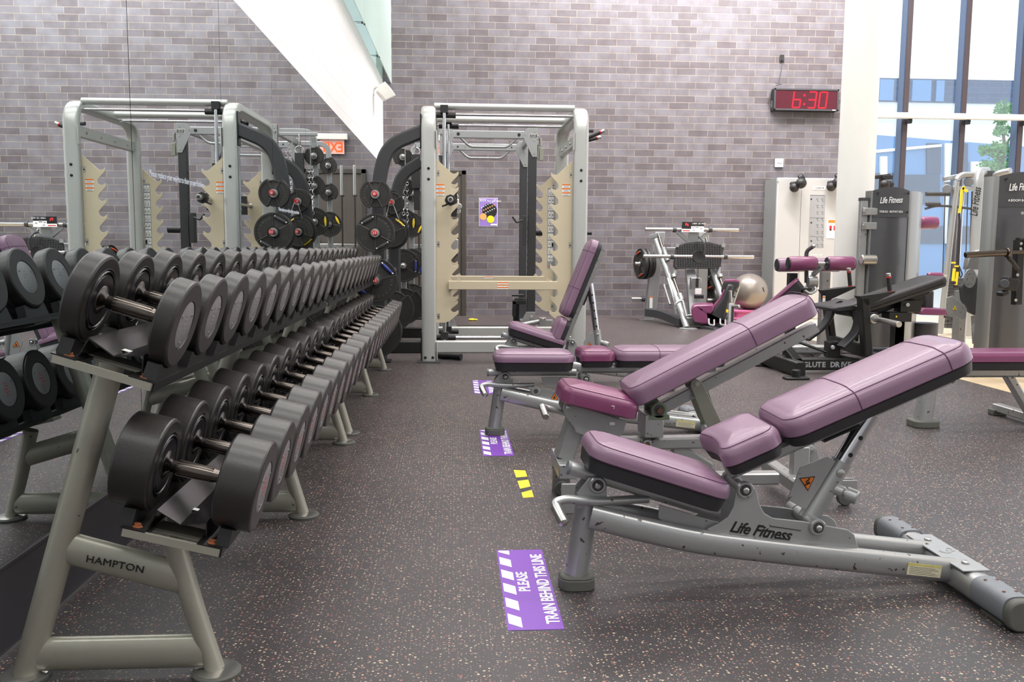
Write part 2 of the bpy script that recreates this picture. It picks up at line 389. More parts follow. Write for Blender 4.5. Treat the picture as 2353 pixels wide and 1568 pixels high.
def text(s_, size, material, name, parent, org, xd, yd, xs=1.0, bold=0.0, ext=0.0006, center=False, shear=0.0, label=None, space=1.0):
    """lettering as a thin mesh; org is the left end of the baseline, xd/yd the reading and up directions"""
    cu = bpy.data.curves.new('lettering', 'FONT'); cu.body = s_; cu.size = size; cu.extrude = ext; cu.offset = bold; cu.shear = shear; cu.space_character = space
    cu.resolution_u = 3
    if center: cu.align_x = 'CENTER'
    tmp = bpy.data.objects.new('lettering', cu); C.objects.link(tmp)
    dg = bpy.context.evaluated_depsgraph_get(); me = bpy.data.meshes.new_from_object(tmp.evaluated_get(dg)); bpy.data.objects.remove(tmp)
    xd = V(xd).normalized(); yd = V(yd); yd = (yd-xd*xd.dot(yd)).normalized(); zd = xd.cross(yd)
    Mx = Matrix(((xd.x*xs, yd.x, zd.x, org[0]), (xd.y*xs, yd.y, zd.y, org[1]), (xd.z*xs, yd.z, zd.z, org[2]), (0, 0, 0, 1)))
    me.transform(Mx); me.materials.clear(); me.materials.append(M[material])
    ob = bpy.data.objects.new(name, me); C.objects.link(ob)
    if parent is not None: ob.parent = parent
    if label: ob['label'] = label
    return ob

def outline(Lx, Wy, r, d=0.0, w1=None, cv0=0.0, cv1=0.0, n=7, m_=10):
    """rounded-rectangle plan of a pad, x from 0 to Lx, tapering from Wy to w1, ends hollowed by cv0/cv1, shrunk by d"""
    w1 = Wy if w1 is None else w1; rr = max(r-d, 0.002); pts = []
    X0, X1 = d, Lx-d
    def hw(x): return (Wy+(w1-Wy)*(x/Lx))/2-d
    cs = [(X1-rr, 1, 0), (X0+rr, 1, 1), (X0+rr, -1, 2), (X1-rr, -1, 3)]
    for ci, (cx, sy, q) in enumerate(cs):
        cy = sy*(hw(cx)-rr)
        for k in range(n+1):
            a = q*PI/2+PI/2*k/n
            pts.append((cx+rr*math.cos(a), cy+rr*math.sin(a)))
        # straight part to the next corner
        nx, nsy, nq = cs[(ci+1) % 4]; a0 = (q+1)*PI/2; p = pts[-1]; ncy = nsy*(hw(nx)-rr)
        e = (nx+rr*math.cos(a0), ncy+rr*math.sin(a0))
        for k in range(1, m_): pts.append((p[0]+(e[0]-p[0])*k/m_, p[1]+(e[1]-p[1])*k/m_))
    out = []
    for x, y in pts:
        t = x/Lx; hwid = max(Wy, w1)/2; g = max(0, 1-(y/hwid)**2)
        x2 = x+cv0*g*max(0, 1-t*2.2)-cv1*g*max(0, 1-(1-t)*2.2); out.append((x2, y))
    return out
def cushion(name, parent, org, ang, Lx, Wy, Tb, Tt, top='mauve', r=0.05, w1=None, cv0=0, cv1=0, er=0.024, crown=0.006, bandx=None, inset_b=0.006, label=None):
    """upholstered pad: black base of thickness Tb, vinyl top of thickness Tt, piping and optional cross bands; org = (x,y,z) of start bottom centre, ang = tilt in XZ"""
    ca, sa = math.cos(ang), math.sin(ang); O = V(org)
    P = lambda x, y, z: O+V((x*ca-z*sa, y, x*sa+z*ca))
    ol = lambda d: outline(Lx, Wy, r, d, w1, cv0, cv1)
    b = B(top); rings = []
    N = len(ol(0))
    for (d, z) in [(0.010, Tb-0.001), (0.0, Tb+0.006)]+[(er*(1-math.cos(PI/2*k/6)), Tb+Tt-er+er*math.sin(PI/2*k/6)) for k in range(0, 7)]+[(er+0.012, Tb+Tt+crown*0.35), (er+0.03, Tb+Tt+crown*0.75), (er+0.06, Tb+Tt+crown)]:
        d = min(d, min(Wy, w1 or Wy, Lx)*0.46); rings.append([P(x, y, z) for x, y in ol(d)])
    v = [p for rg in rings for p in rg]; f = []
    for i in range(len(rings)-1):
        for k in range(N): f.append((i*N+k, i*N+(k+1) % N, (i+1)*N+(k+1) % N, (i+1)*N+k))
    f.append(tuple((len(rings)-1)*N+k for k in range(N))); f.append(tuple(range(N))[::-1]); b.add(v, f)
    pad = b.build(name, parent, ang=50, label=label)
    if Tb > 0.004:
        b = B('pad_black'); prof = [(0.030, 0.0), (0.014, 0.004), (inset_b+0.004, Tb*0.5), (inset_b, Tb-0.002), (inset_b+0.004, Tb+0.002)]
        rings = [[P(x, y, z) for x, y in ol(d)] for d, z in prof]; v = [p for rg in rings for p in rg]; f = []
        for i in range(len(rings)-1):
            for k in range(N): f.append((i*N+k, i*N+(k+1) % N, (i+1)*N+(k+1) % N, (i+1)*N+k))
        f.append(tuple((len(rings)-1)*N+k for k in range(N))); f.append(tuple(range(N))[::-1]); b.add(v, f)
        b.build('pad_base', pad, ang=50)
    # seam around the upper edge
    b = B('seam'); k45 = PI/2*0.62; d = er*(1-math.cos(k45)); z = Tb+Tt-er+er*math.sin(k45)
    ring_ = [P(x, y, z+0.0004) for x, y in ol(d)]; b.tube(ring_+[ring_[0]], 0.0014, 6)
    if bandx:
        for bx in bandx:
            pr = []; 
            for (d, z) in [(0.0, Tb+0.006)]+[(er*(1-math.cos(PI/2*k/6)), Tb+Tt-er+er*math.sin(PI/2*k/6)) for k in range(0, 7)]+[(er+0.03, Tb+Tt+crown*0.75), (er+0.06, Tb+Tt+crown)]:
                hw = (Wy+((w1 or Wy)-Wy)*bx/Lx)/2-d; pr.append((hw, z))
            path = [P(bx, h_, z) for h_, z in pr]+[P(bx, -h_, z) for h_, z in reversed(pr)]
            b.tube(path, 0.0022, 6, up=V((ca, 0, sa)))
    b.build('seam', pad)
    return pad
# ================================================================== the setting
WX = lambda y, off=0.0: -1.195+0.0113*y+off          # the left wall runs slightly askew
YB = 13.6                                            # brick wall
b = B('white'); b.box((6.2, 5.0, 7.62), (15.6, 17.4, 0.12)); struct(b.build('ceiling'))  # out of view, added to block sky light from above
b = B('rear'); b.box((6.2, -3.55, 3.75), (15.6, 0.2, 7.7)); struct(b.build('wall_rear_unseen'))  # unseen wall behind the camera, added to cut low ambient light
b = B('floor'); b.box((1.4, 5.0, -0.05), (5.52, 17.4, 0.1)); struct(b.build('floor'))
b = B('wood'); b.box((9.18, 5.0, -0.052), (10.0, 17.4, 0.1)); struct(b.build('floor_wood'))
b = B('brick'); b.box((2.5, YB+0.15, 3.7), (7.3, 0.3, 7.6)); struct(b.build('wall_back'))
def leftslab(name, z0, z1, mt, off=0.0, th=0.2, y0=-3.5, y1=YB, zs=0.0):
    b = B(mt); a, c = (WX(y0, off), y0), (WX(y1, off), y1)
    p = [(a[0], a[1], z0), (c[0], c[1], z0), (c[0], c[1], z1-zs), (a[0], a[1], z1)]
    b.prism(p, (-th, 0, 0)); return b.build(name)
struct(leftslab('wall_left', 0.0, 3.50, 'block', -0.012))
struct(leftslab('wall_left_upper', 3.50, 7.5, 'green_glass', -0.012, 0.012))
struct(leftslab('wall_left_gallery', 3.50, 7.56, 'white', -0.9, 0.1))
struct(leftslab('floor_gallery', 3.36, 3.50, 'white', -0.22, 0.9))
struct(leftslab('baseboard_left', 0.0, 0.226, 'board', 0.004, 0.015))
b = B('steel'); b.prism([(WX(-3.5, 0.009), -3.5, 0), (WX(YB, 0.009), YB, 0), (WX(YB, 0.009), YB, 0.006), (WX(-3.5, 0.009), -3.5, 0.006)], (-0.02, 0, 0)); struct(b.build('trim_1'))
b = B('board'); b.prism([(WX(-3.5, 0.006), -3.5, 0.226), (WX(YB, 0.006), YB, 0.226), (WX(YB, 0.006), YB, 0.234), (WX(-3.5, 0.006), -3.5, 0.234)], (-0.018, 0, 0)); struct(b.build('trim_2'))
# mirror panels
seams = [-3.4, -1.3, -0.2, 0.97, 2.15, 3.335, 4.55, 5.73, 6.9, 8.05, 9.2, 10.35, 11.6, YB-0.02]
names = ['behind the camera', 'beside the camera', 'beside the camera', 'at the left edge of the photo', 'above the nearest rack end', 'carrying the frosted lettering nearest the camera',
         'behind the middle of the first dumbbell rack', 'behind the junction of the two dumbbell racks', 'behind the second dumbbell rack', 'showing the mirrored exit sign', 'beyond the dumbbell racks', 'next to last before the brick wall', 'touching the brick wall']
for k in range(len(seams)-1):
    y0, y1 = seams[k]+0.0025, seams[k+1]-0.0025
    if y1 < 0.9: continue
    zt = lambda y: 2.385-0.0118*y
    b = B('mirror'); b.prism([(WX(y0), y0, 0.23), (WX(y1), y1, 0.23), (WX(y1), y1, zt(y1)), (WX(y0), y0, zt(y0))], (-0.006, 0, 0))
    tag(b.build('wall_mirror'), 'tall frameless wall mirror panel '+names[k], 'mirror', 'mirror panels on the left wall')
# etched lettering on the glass
for (y, z, s_, where) in ((3.50, 1.325, 0.034, 'nearer'), (5.87, 1.285, 0.034, 'farther')):
    t = text('Please replace your weights to their proper holders', s_, 'etch', 'mirror_lettering', None, (WX(y, 0.0015), y, z), (0.0113, 1, 0), (0, 0, 1), 1.0, 0.0006, 0.0002)
    tag(t, 'frosted reminder lettering stuck on the mirror, the %s of two lines' % where, 'lettering', 'frosted lines on the mirror')
# green glass screen hanging in front of the wall top
gy = [6.6, 8.3, 10.0, 11.7, YB-0.01]
for k in range(len(gy)-1):
    y0, y1 = gy[k]+0.008, gy[k+1]-0.008
    t = thing('glass_screen', 'frosted green glass screen panel high over the mirrors, '+('reaching the brick wall' if k == 3 else 'panel %s from the brick wall' % ['fourth', 'third', 'second'][k]), 'glass panel', (WX(y0, 0.12), y0, 3.45), group='green glass screen panels')
    b = B('green_glass'); b.prism([(0, 0, 0), (WX(y1)-WX(y0), y1-y0, 0), (WX(y1)-WX(y0), y1-y0, 3.6), (0, 0, 3.6)], (-0.012, 0, 0)); b.build('pane', t)
    for q in (0.02, y1-y0-0.02):
        b = B('dark_grey'); b.box((-0.006, q, 0.0), (0.018, 0.03, 0.016)); b.cyl((-0.09, q, 0.012), (0, q, 0.012), 0.003, 6); b.build('clip', t)
# round white column
cc = at(1967, 400, 9.3); CX, CY = cc.x, 9.3
b = B('column'); b.lathe((CX, CY, 0), (0, 0, 1), [(0, 0.187), (3.5, 0.187), (7.4, 0.187)], 48); struct(b.build('column'))
# door in the brick wall
dx0, dx1 = at(925, 450, YB).x, at(1071, 450, YB).x; dz = at(1000, 391, YB).z
b = B('door_frame'); b.box((dx0+0.035, YB-0.01, dz/2), (0.07, 0.08, dz)); b.box((dx1-0.035, YB-0.01, dz/2), (0.07, 0.08, dz)); b.box(((dx0+dx1)/2, YB-0.01, dz-0.035), (dx1-dx0, 0.08, 0.07)); fr = struct(b.build('trim_3', bevel=0.006))
b = B('door'); b.box(((dx0+dx1)/2, YB-0.005, (dz-0.07)/2), (dx1-dx0-0.14, 0.05, dz-0.075)); d1 = struct(b.build('door_1'))
b = B('steel'); b.box((dx1-0.18, YB-0.08, 1.05), (0.12, 0.09, 0.22)); b.box(((dx0+dx1)/2, YB-0.09, 1.05), (0.7, 0.03, 0.06)); b.build('push_bar', d1, bevel=0.006)
b = B('paper', 'red'); b.box((dx1-0.135, YB-0.032, 1.66), (0.05, 0.004, 0.22)); b.use(1).box((dx1-0.135, YB-0.035, 1.74), (0.03, 0.003, 0.02)); tag(b.build('door_notice'), 'small white notice with red mark on the dark door', 'notice')
# ------------------------------------------------------------------ window wall and what stands outside
def mull(px): return at(px, 300, YB).x
mx = [mull(2078), mull(2211), mull(2344), mull(2477), mull(2610)]; mx = [mx[0]-(mx[1]-mx[0])]+mx
for k, x in enumerate(mx):
    b = B('mullion', 'mullion_face'); b.box((x-0.005, YB+0.09, 3.7), (0.085, 0.16, 7.6)); b.use(1).box((x+0.005, YB+0.004, 3.7), (0.075, 0.02, 7.6)); struct(b.build('trim_%d' % (10+k)))
for k in range(len(mx)-1):
    b = B('window_glass'); b.box(((mx[k]+mx[k+1])/2, YB+0.12, 3.7), (mx[k+1]-mx[k]-0.085, 0.012, 7.6)); struct(b.build('window_%d' % (k+1)))
tz = at(2200, 268, YB-0.12).z
b = B('white'); b.rect([(mx[0]+0.22, YB-0.12, tz), (mx[-1], YB-0.12, tz)], 0.10, 0.085, r=0.01); struct(b.build('trim_20'))
for k, x in enumerate(mx[1:-1]):
    b = B('black'); b.box((x+0.03, YB-0.07, tz-0.075), (0.06, 0.08, 0.07)); b.cyl((x+0.05, YB-0.115, tz-0.065), (x+0.05, YB-0.10, tz-0.065), 0.014, 10); b.build('bracket', bpy.data.objects['trim_%d' % (11+k)])
b = B('ext_ground'); b.box((20, 60, -0.2), (160, 92, 0.3)); struct(b.build('ground_outside'))
def zat(px, py, Y): return at(px, py, Y).z
YA = 46.0; xa0, xa1 = at(1900, 200, YA).x, at(2349, 200, YA).x+1.0
t = thing('office_building', 'long low building seen far outside, blue-grey brick band over white wall', 'building', (xa0, YA, 0))
b = B('ext_brick'); b.box(((xa1-xa0)/2, 3, (zat(2180, 182, YA)+zat(2180, 236, YA))/2), (xa1-xa0, 6, zat(2180, 182, YA)-zat(2180, 236, YA))); b.build('brick_parapet', t)
b = B('ext_white'); b.box(((xa1-xa0)/2, 3, zat(2180, 236, YA)/2), (xa1-xa0-0.3, 5.8, zat(2180, 236, YA))); b.build('wall', t)
b = B('ext_blue');
for (p0, p1) in ((2020, 2052), (2095, 2138), (2150, 2168)): b.box((at(p0, 200, YA).x-xa0+(at(p1, 200, YA).x-at(p0, 200, YA).x)/2, -0.05, (zat(2180, 186, YA)+zat(2180, 234, YA))/2), (at(p1, 200, YA).x-at(p0, 200, YA).x, 0.1, zat(2180, 186, YA)-zat(2180, 234, YA)))
b.build('window_band', t)
YC = 30.0
p0, p1, p2 = at(1960, 306, YC), at(2175, 323, YC), at(2420, 342, YC)
t = thing('annex_building', 'pale blue glazed building with sloping roof edge seen outside the window', 'building', (p0.x, YC, 0))
b = B('ext_blue'); b.prism([(0, 0, 0), (p2.x-p0.x, 0, 0), (p2.x-p0.x, 0, p2.z), (0, 0, p0.z)], (0, 6, 0)); b.build('facade', t)
b = B('ext_white'); w = [at(2010, 345, YC), at(2160, 332, YC), at(2160, 338, YC), at(2010, 352, YC)]; b.prism([(p.x-p0.x, -0.12, p.z) for p in w], (0, 0.1, 0))
for (q0, q1, ya, yb) in ((2168, 2198, 330, 560), (2228, 2330, 372, 410), (2020, 2036, 360, 430)):
    c = [at(q0, yb, YC), at(q1, yb, YC), at(q1, ya, YC), at(q0, ya, YC)]; b.prism([(p.x-p0.x, -0.10, p.z) for p in c], (0, 0.09, 0))
b.build('white_panel', t)
b = B('ext_dark')
for (q0, q1, ya, yb) in ((2076, 2158, 402, 470), (2000, 2076, 398, 470), (2128, 2160, 330, 400), (2200, 2222, 330, 470), (2060, 2074, 330, 400), (2000, 2360, 520, 560)):
    c = [at(q0, yb, YC), at(q1, yb, YC), at(q1, ya, YC), at(q0, ya, YC)]; b.prism([(p.x-p0.x, -0.06, p.z) for p in c], (0, 0.055, 0))
b.build('dark_glazing', t)
# slender tree outside
YT = 22.0; tb = at(2300, 420, YT)
t = thing('slender_tree', 'young slender green tree outside the right-hand windows', 'tree', (tb.x, YT, 0))
b = B('bark'); tr = [V((0, 0, 0)), V((0.05, 0, 2.0))]+[V((at(px, py, YT).x-tb.x, 0, at(px, py, YT).z)) for px, py in ((2298, 400), (2308, 330), (2303, 290), (2310, 245))]
b.tube(tr, [0.09, 0.07, 0.055, 0.04, 0.03, 0.01], 8)
rnd = random.Random(3); clumps = [(2308, 252, 24), (2300, 275, 15), (2302, 300, 20), (2285, 345, 20), (2260, 345, 13), (2305, 345, 26), (2312, 375, 26), (2272, 385, 26), (2300, 410, 34), (2262, 420, 26), (2298, 455, 34), (2330, 430, 26), (2296, 500, 30), (2330, 300, 10)]
for px, py, r in clumps[3:]:
    p = at(px, py, YT); q = V((p.x-tb.x, 0, p.z)); s0 = V((0.05, 0, q.z-0.5)); b.tube([s0, (s0+q)/2+V((0, 0, 0.05)), q], [0.025, 0.015, 0.006], 6)
b.build('trunk', t)
b = B('leaf')
for px, py, r in clumps:
    c = at(px, py, YT); R_ = r/FPX*YT
    for k in range(int(r*9)):
        d = V((rnd.gauss(0, 1), rnd.gauss(0, 1), rnd.gauss(0, 0.8))); d = d.normalized()*R_*(rnd.random()**0.6)
        p = V((c.x-tb.x, 0, c.z))+d; u1 = V((rnd.gauss(0, 1), rnd.gauss(0, 1), rnd.gauss(0, 1))).normalized()*0.055; u2 = u1.cross(V((rnd.random(), rnd.random(), rnd.random()))).normalized()*0.028
        b.quad(p-u1, p+u2, p+u1, p-u2)
b.build('foliage', t)

# ================================================================== dumbbell racks
TU, TL = math.radians(17.3), math.radians(13.8)       # tilt of upper and lower tier, front lower
def axisvec(t): return V((math.cos(t), 0, -math.sin(t)))
def normvec(t): return V((math.sin(t), 0, math.cos(t)))
UP_C, LO_C = V((-0.750, 0, 0.915)), V((-0.618, 0, 0.526))      # dumbbell centres (x,z)
UP_R, LO_R = 0.106, 0.112
def make_dumbbell(heavy):
    R_ = LO_R if heavy else UP_R; hw = 0.093 if heavy else 0.047; hh = 0.073 if heavy else 0.077   # head width, half handle
    t = thing('dumbbell', '', 'dumbbell')
    for s in (-1, 1):
        b = B('rubber', 'rubber_in'); x0 = s*hh; ch = 0.0065
        b.lathe((x0, 0, 0), (s, 0, 0), [(0, R_*0.70), (0, R_-ch*1.1), (ch*0.4, R_-ch*0.3), (ch, R_), (hw-ch, R_), (hw-ch*0.4, R_-ch*0.3), (hw, R_-ch*1.1), (hw, R_*0.56), (hw-0.005, R_*0.545), (hw-0.005, 0)], 40)
        b.use(1); b.lathe((x0-s*0.002, 0, 0), (s, 0, 0), [(0.002, R_*0.72), (0.001, R_*0.70), (0.006, R_*0.66), (0.006, R_*0.60), (0.0, R_*0.57), (0.0, 0.0)], 40)
        b.ring((x0, 0, 0), (1, 0, 0), R_*0.64, 0.0032, 32, 6)
        hd = b.build('head', t, ang=26)
        b = B('cap', 'red'); b.lathe((x0+s*(hw-0.006), 0, 0), (s, 0, 0), [(0, R_*0.54), (0.004, R_*0.54), (0.005, R_*0.52), (0.005, 0)], 32)
        for q in range(3): b.cyl((x0+s*(hw-0.002), R_*0.42*math.cos(q*2.09+0.5), R_*0.42*math.sin(q*2.09+0.5)), (x0+s*(hw+0.001), R_*0.42*math.cos(q*2.09+0.5), R_*0.42*math.sin(q*2.09+0.5)), 0.004, 8)
        if heavy: b.use(1)
        else: b.use(0)
        for q in range(5):
            zz = -0.022+0.011*q; b.box((x0+s*(hw-0.0008), (q % 2-0.5)*0.006, zz), (0.0012, 0.026-abs(q-2)*0.007, 0.0035))
        b.build('end_cap', hd, ang=50)
    b = B('chrome_dark'); pr = []
    for k in range(0, 13):
        u = -1+2*k/12; pr.append((hh*(u+1), 0.0135+0.004*(1-u*u) if abs(u) < 0.85 else 0.0135))
    b.lathe((-hh, 0, 0), (1, 0, 0), [(0, 0.036), (0.004, 0.034), (0.009, 0.021), (0.016, 0.0145)]+[(2*hh*k/12, 0.0150+0.0035*(1-((k-6)/6)**2)) for k in range(3, 10)]+[(2*hh-0.016, 0.0145), (2*hh-0.009, 0.021), (2*hh-0.004, 0.034), (2*hh, 0.036)], 24)
    for k in range(14):                                  # long grooves of the grip
        a = 2*PI*k/14; r0 = 0.0180
        b.box((0, r0*math.cos(a), r0*math.sin(a)), (hh*1.15, 0.0022, 0.0022), Matrix.Rotation(a, 3, 'X'))
    b.build('handle', t, ang=50)
    return t
ORD = ['first', 'second', 'third', 'fourth', 'fifth', 'sixth', 'seventh', 'eighth', 'ninth', 'tenth', 'eleventh']
racks_y = (2.13, 4.97)
protos = {}
for tier in (0, 1):
    heavy = tier == 1
    for ri, y0 in enumerate(racks_y):
        for k in range(11):
            y = y0+0.2495*k; c = LO_C if heavy else UP_C; th = TL if heavy else TU
            lab = '%s black dumbbell, %s tier of the %s rack, %s from its camera end' % ('thick heavy' if heavy else 'slim', 'lower' if heavy else 'upper', 'nearer' if ri == 0 else 'farther', ORD[k])
            grp = ('heavy dumbbells on the lower tier' if heavy else 'slim dumbbells on the upper tier')
            if tier not in protos:
                protos[tier] = make_dumbbell(heavy); o = protos[tier]; o['label'] = lab; o['group'] = grp
                o.location = (c.x, y, c.z)
            else: o = dup(protos[tier], (c.x, y, c.z), 0, lab, grp)
            o.rotation_euler = (rnd.uniform(-0.0, 0.0), th, 0)
def make_rack(yf, lab):
    """rack 2.7 m long; yf = depth of the first A-frame"""
    t = thing('dumbbell_rack', lab, 'dumbbell rack', (-0.8, yf, 0), group='two-tier dumbbell racks')
    O = V((-0.8, 0, 0)); ys = (0.0, 1.30, 2.60)
    for fy in ys:
        P = lambda x, z: V((x, fy, z))-O
        b = B('rack_olive'); b.tube([P(-1.052, 0.012), P(-0.815, 0.792)], 0.032, 20); b.build('rear_leg', t)
        b = B('rack_olive'); b.tube([P(-0.596, 0.012), P(-0.640, 0.165), P(-0.688, 0.352)], [0.024, 0.025, 0.027], 20); b.build('front_leg', t)
        b = B('rack_olive'); b.oval([P(-1.03, 0.062), P(-0.62, 0.062)], 0.046, 0.086, 20); b.build('lower_crossbar', t)
        b = B('rack_olive'); b.oval([P(-0.950, 0.335), P(-0.668, 0.250)], 0.046, 0.080, 20); ub = b.build('upper_crossbar', t)
        if fy == 0:
            a = at(196, 1291, yf-0.023)-V((-0.8, yf, 0)); c2 = at(322, 1316, yf-0.023)-V((-0.8, yf, 0)); a.y = c2.y = -0.0240
            text('HAMPTON', 0.0250, 'ink', 'lettering', ub, a, c2-a, (0, 0, 1), 1.12, 0.0, 0.0010, space=1.04)
        for x in (-1.056, -0.592):
            b = B('steel', 'foot_rubber'); b.use(1).lathe(P(x, 0), (0, 0, 1), [(0, 0.059), (0.008, 0.060), (0.012, 0.057)], 28); b.use(0).lathe(P(x, 0.011), (0, 0, 1), [(0, 0.054), (0.003, 0.054), (0.006, 0.040), (0.006, 0)], 28); b.build('foot', t)
        # head plates carrying the trays
        for (cx, cz, th, hl) in ((-0.806, 0.789, TU, 0.115), (-0.682, 0.372, TL, 0.110)):
            a = axisvec(th); b = B('rack_olive'); b.rect([P(cx, cz)-a*hl, P(cx, cz)+a*hl], 0.07, 0.012); b.build('head_plate', t, bevel=0.002)
    # trays: black angle rails, ridge cover, saddles
    for (C0, R_, th, nm, tilt, xh) in ((UP_C, UP_R, TU, 'upper', 0, 0.098), (LO_C, LO_R, TL, 'lower', 0, 0.112)):
        a, nn = axisvec(th), normvec(th); base = C0-nn*(R_+0.028)-O; L0, L1 = -0.125, 2.66
        for yy in (L0, L1-0.01):
            b = B('rack_olive'); b.prism([base-a*0.112+V((0, yy, 0)), base+a*0.112+V((0, yy, 0)), base+a*0.112+V((0, yy, 0))-nn*0.018, base-a*0.112+V((0, yy, 0))-nn*0.018], (0, 0.010, 0)); b.build('end_strip', t)
        b = B('black')
        for s in (-1, 1):
            e = base+a*(s*0.085); b.prism([e-a*0.028+V((0, L0+0.01, 0)), e+a*0.028+V((0, L0+0.01, 0)), e+a*0.028-nn*0.008+V((0, L0+0.01, 0)), e-a*0.028-nn*0.008+V((0, L0+0.01, 0))], (0, L1-L0-0.02, 0))
            e2 = base+a*(s*0.112); b.prism([e2+V((0, L0+0.01, 0)), e2+a*0.004+V((0, L0+0.01, 0)), e2+a*0.004-nn*0.022+V((0, L0+0.01, 0)), e2-nn*0.022+V((0, L0+0.01, 0))], (0, L1-L0-0.02, 0))
        b.build(nm+'_rail', t)
        b = B('black_gloss'); q = [(-0.072, 0.0), (-0.058, 0.054), (0.006, 0.030), (0.070, 0.052), (0.080, 0.0), (0.077, 0.0), (0.068, 0.048), (0.006, 0.027), (-0.056, 0.050), (-0.069, 0.0)]
        if nm == 'lower': q = [(x*0.92, z*0.92) for x, z in q]
        b.prism([base+a*x+nn*z+V((0, L0+0.03, 0)) for x, z in q], (0, L1-L0-0.06, 0)); b.build(nm+'_ridge_cover', t)
        for s in (-1, 1):
            for y in (-0.1, 2.63):
                b = B('black'); p = base+a*(s*0.088)+V((0, y, 0)); b.prism([p+a*x_+V((0, y_, 0)) for x_, y_ in ((-0.030, -0.024), (0.026, -0.024), (0.026, 0.034), (-0.030, 0.034))], nn*0.003); b.build('saddle_foot', t)
                b = B('copper'); p = base+a*(s*0.088)+V((0, y, 0)); b.lathe(p, nn, [(0, 0.013), (0.004, 0.013), (0.005, 0.009), (0.010, 0.009), (0.011, 0)], 6); b.build('bolt', t)
        # saddle mesh, one front and one back under every dumbbell
        sad = B('black_pl'); w = 0.030; n_ = 9; top = []
        for k in range(n_+1):
            ang = -0.52+1.04*k/n_; top.append((R_*1.0*math.sin(ang), R_+0.026-(R_+0.0015)*math.cos(ang)))
        yy = [-0.092, -0.092]+[]; poly = [(-0.078, 0.0), (-0.070, top[0][1]+0.003), (-0.058, top[0][1]+0.003)]+top+[(0.058, top[-1][1]+0.003), (0.070, top[-1][1]+0.003), (0.078, 0.0)]
        sad.prism([(-w/2, y, z) for y, z in poly], (w, 0, 0)); me = sad.mesh('saddle')
        for k in range(11):
            for s in (-1, 1):
                o = bpy.data.objects.new('saddle', me); C.objects.link(o); o.parent = t
                p = base+a*(s*xh)+V((0, 2.13-2.162+0.2495*k, 0)) if True else None
                o.location = p; o.rotation_euler = (0, th, 0)
    return t
YF1 = 2.162
r1 = make_rack(YF1, 'two-tier grey-green dumbbell rack nearest the camera, in front of the mirror')
r2 = make_rack(YF1+2.84, 'two-tier grey-green dumbbell rack beyond the first, its end by the plate tree')
for ri, y in ((0, 2.12), (1, 4.96)):
    pass
# small tray labels
a = axisvec(TL); nn = normvec(TL)
for (C0, R_, th, y, w, lab) in ((LO_C, LO_R, TL, 2.17, 0.018, 'small white sticker on the lower ridge cover at the rack end'), (UP_C, UP_R, TU, 2.13, 0.026, 'worn pale sticker on the upper ridge cover at the rack end')):
    a, nn = axisvec(th), normvec(th); p = C0-V((-0.8, YF1, 0))-nn*(R_+0.028)+a*0.012+nn*(0.0335 if th == TU else 0.031); b = B('paper')
    b.prism([p-a*w/2+V((0, y, 0)), p+a*w/2+V((0, y, 0)), p+a*w/2+V((0, y+w*0.9, 0)), p-a*w/2+V((0, y+w*0.9, 0))], nn*0.0006); b.build('small_sticker', r1, label=lab)
# ================================================================== benches
def rot2(ang, s, p):      # along / perpendicular -> (x,z)
    return (s*math.cos(ang)-p*math.sin(ang), s*math.sin(ang)+p*math.cos(ang))
def tri_sticker(name, parent, c, size, y, flip=False, ang=0.0, facing=-1):
    """orange warning triangle with a black border and a small falling figure, facing the camera side"""
    s = -1 if flip else 1; R_ = lambda x, z: (c[0]+x*math.cos(ang)-z*math.sin(ang), c[1]+x*math.sin(ang)+z*math.cos(ang))
    b = B('ink', 'orange')
    for i, (k, t) in enumerate(((1.0, 0.0006), (0.84, 0.0010))):
        b.use(i); pts = [R_(math.sin(a)*size*k, s*math.cos(a)*size*k) for a in (0, 2.094, 4.189)]
        b.prism([(p[0], y, p[1]) for p in pts], (0, facing*t, 0))
    b.use(0); w = size*0.07
    for (x0, z0, x1, z1) in ((-0.30, -0.30, 0.28, -0.12), (-0.05, -0.22, -0.12, 0.10), (-0.12, 0.10, 0.16, 0.22), (-0.05, -0.22, 0.18, 0.04)):
        a_, b_ = R_(x0*size, z0*size), R_(x1*size, z1*size); b.tube([(a_[0], y+facing*0.0014, a_[1]), (b_[0], y+facing*0.0014, b_[1])], w, 5)
    b.sphere((R_(0.2*size, 0.32*size)[0], y+facing*0.001, R_(0.2*size, 0.32*size)[1]), w*1.3, 8)
    return b.build(name, parent)
def pivot_boss(t, x, z, half, r=0.027):
    for s in (-1, 1):
        b = B('bench_silver', 'dark_grey', 'steel'); y = s*half
        b.lathe((x, y-s*0.012, z), (0, s, 0), [(0, r), (0.010, r), (0.014, r-0.003), (0.014, r*0.66), (0.008, r*0.62)], 28)
        b.use(1); b.lathe((x, y-s*0.006, z), (0, s, 0), [(0, r*0.60), (0.009, r*0.60), (0.009, 0.0)], 24)
        b.use(2); b.lathe((x, y+s*0.001, z), (0, s, 0), [(0, r*0.36), (0.006, r*0.36), (0.009, r*0.2), (0.009, 0)], 18); b.build('pivot_boss', t)
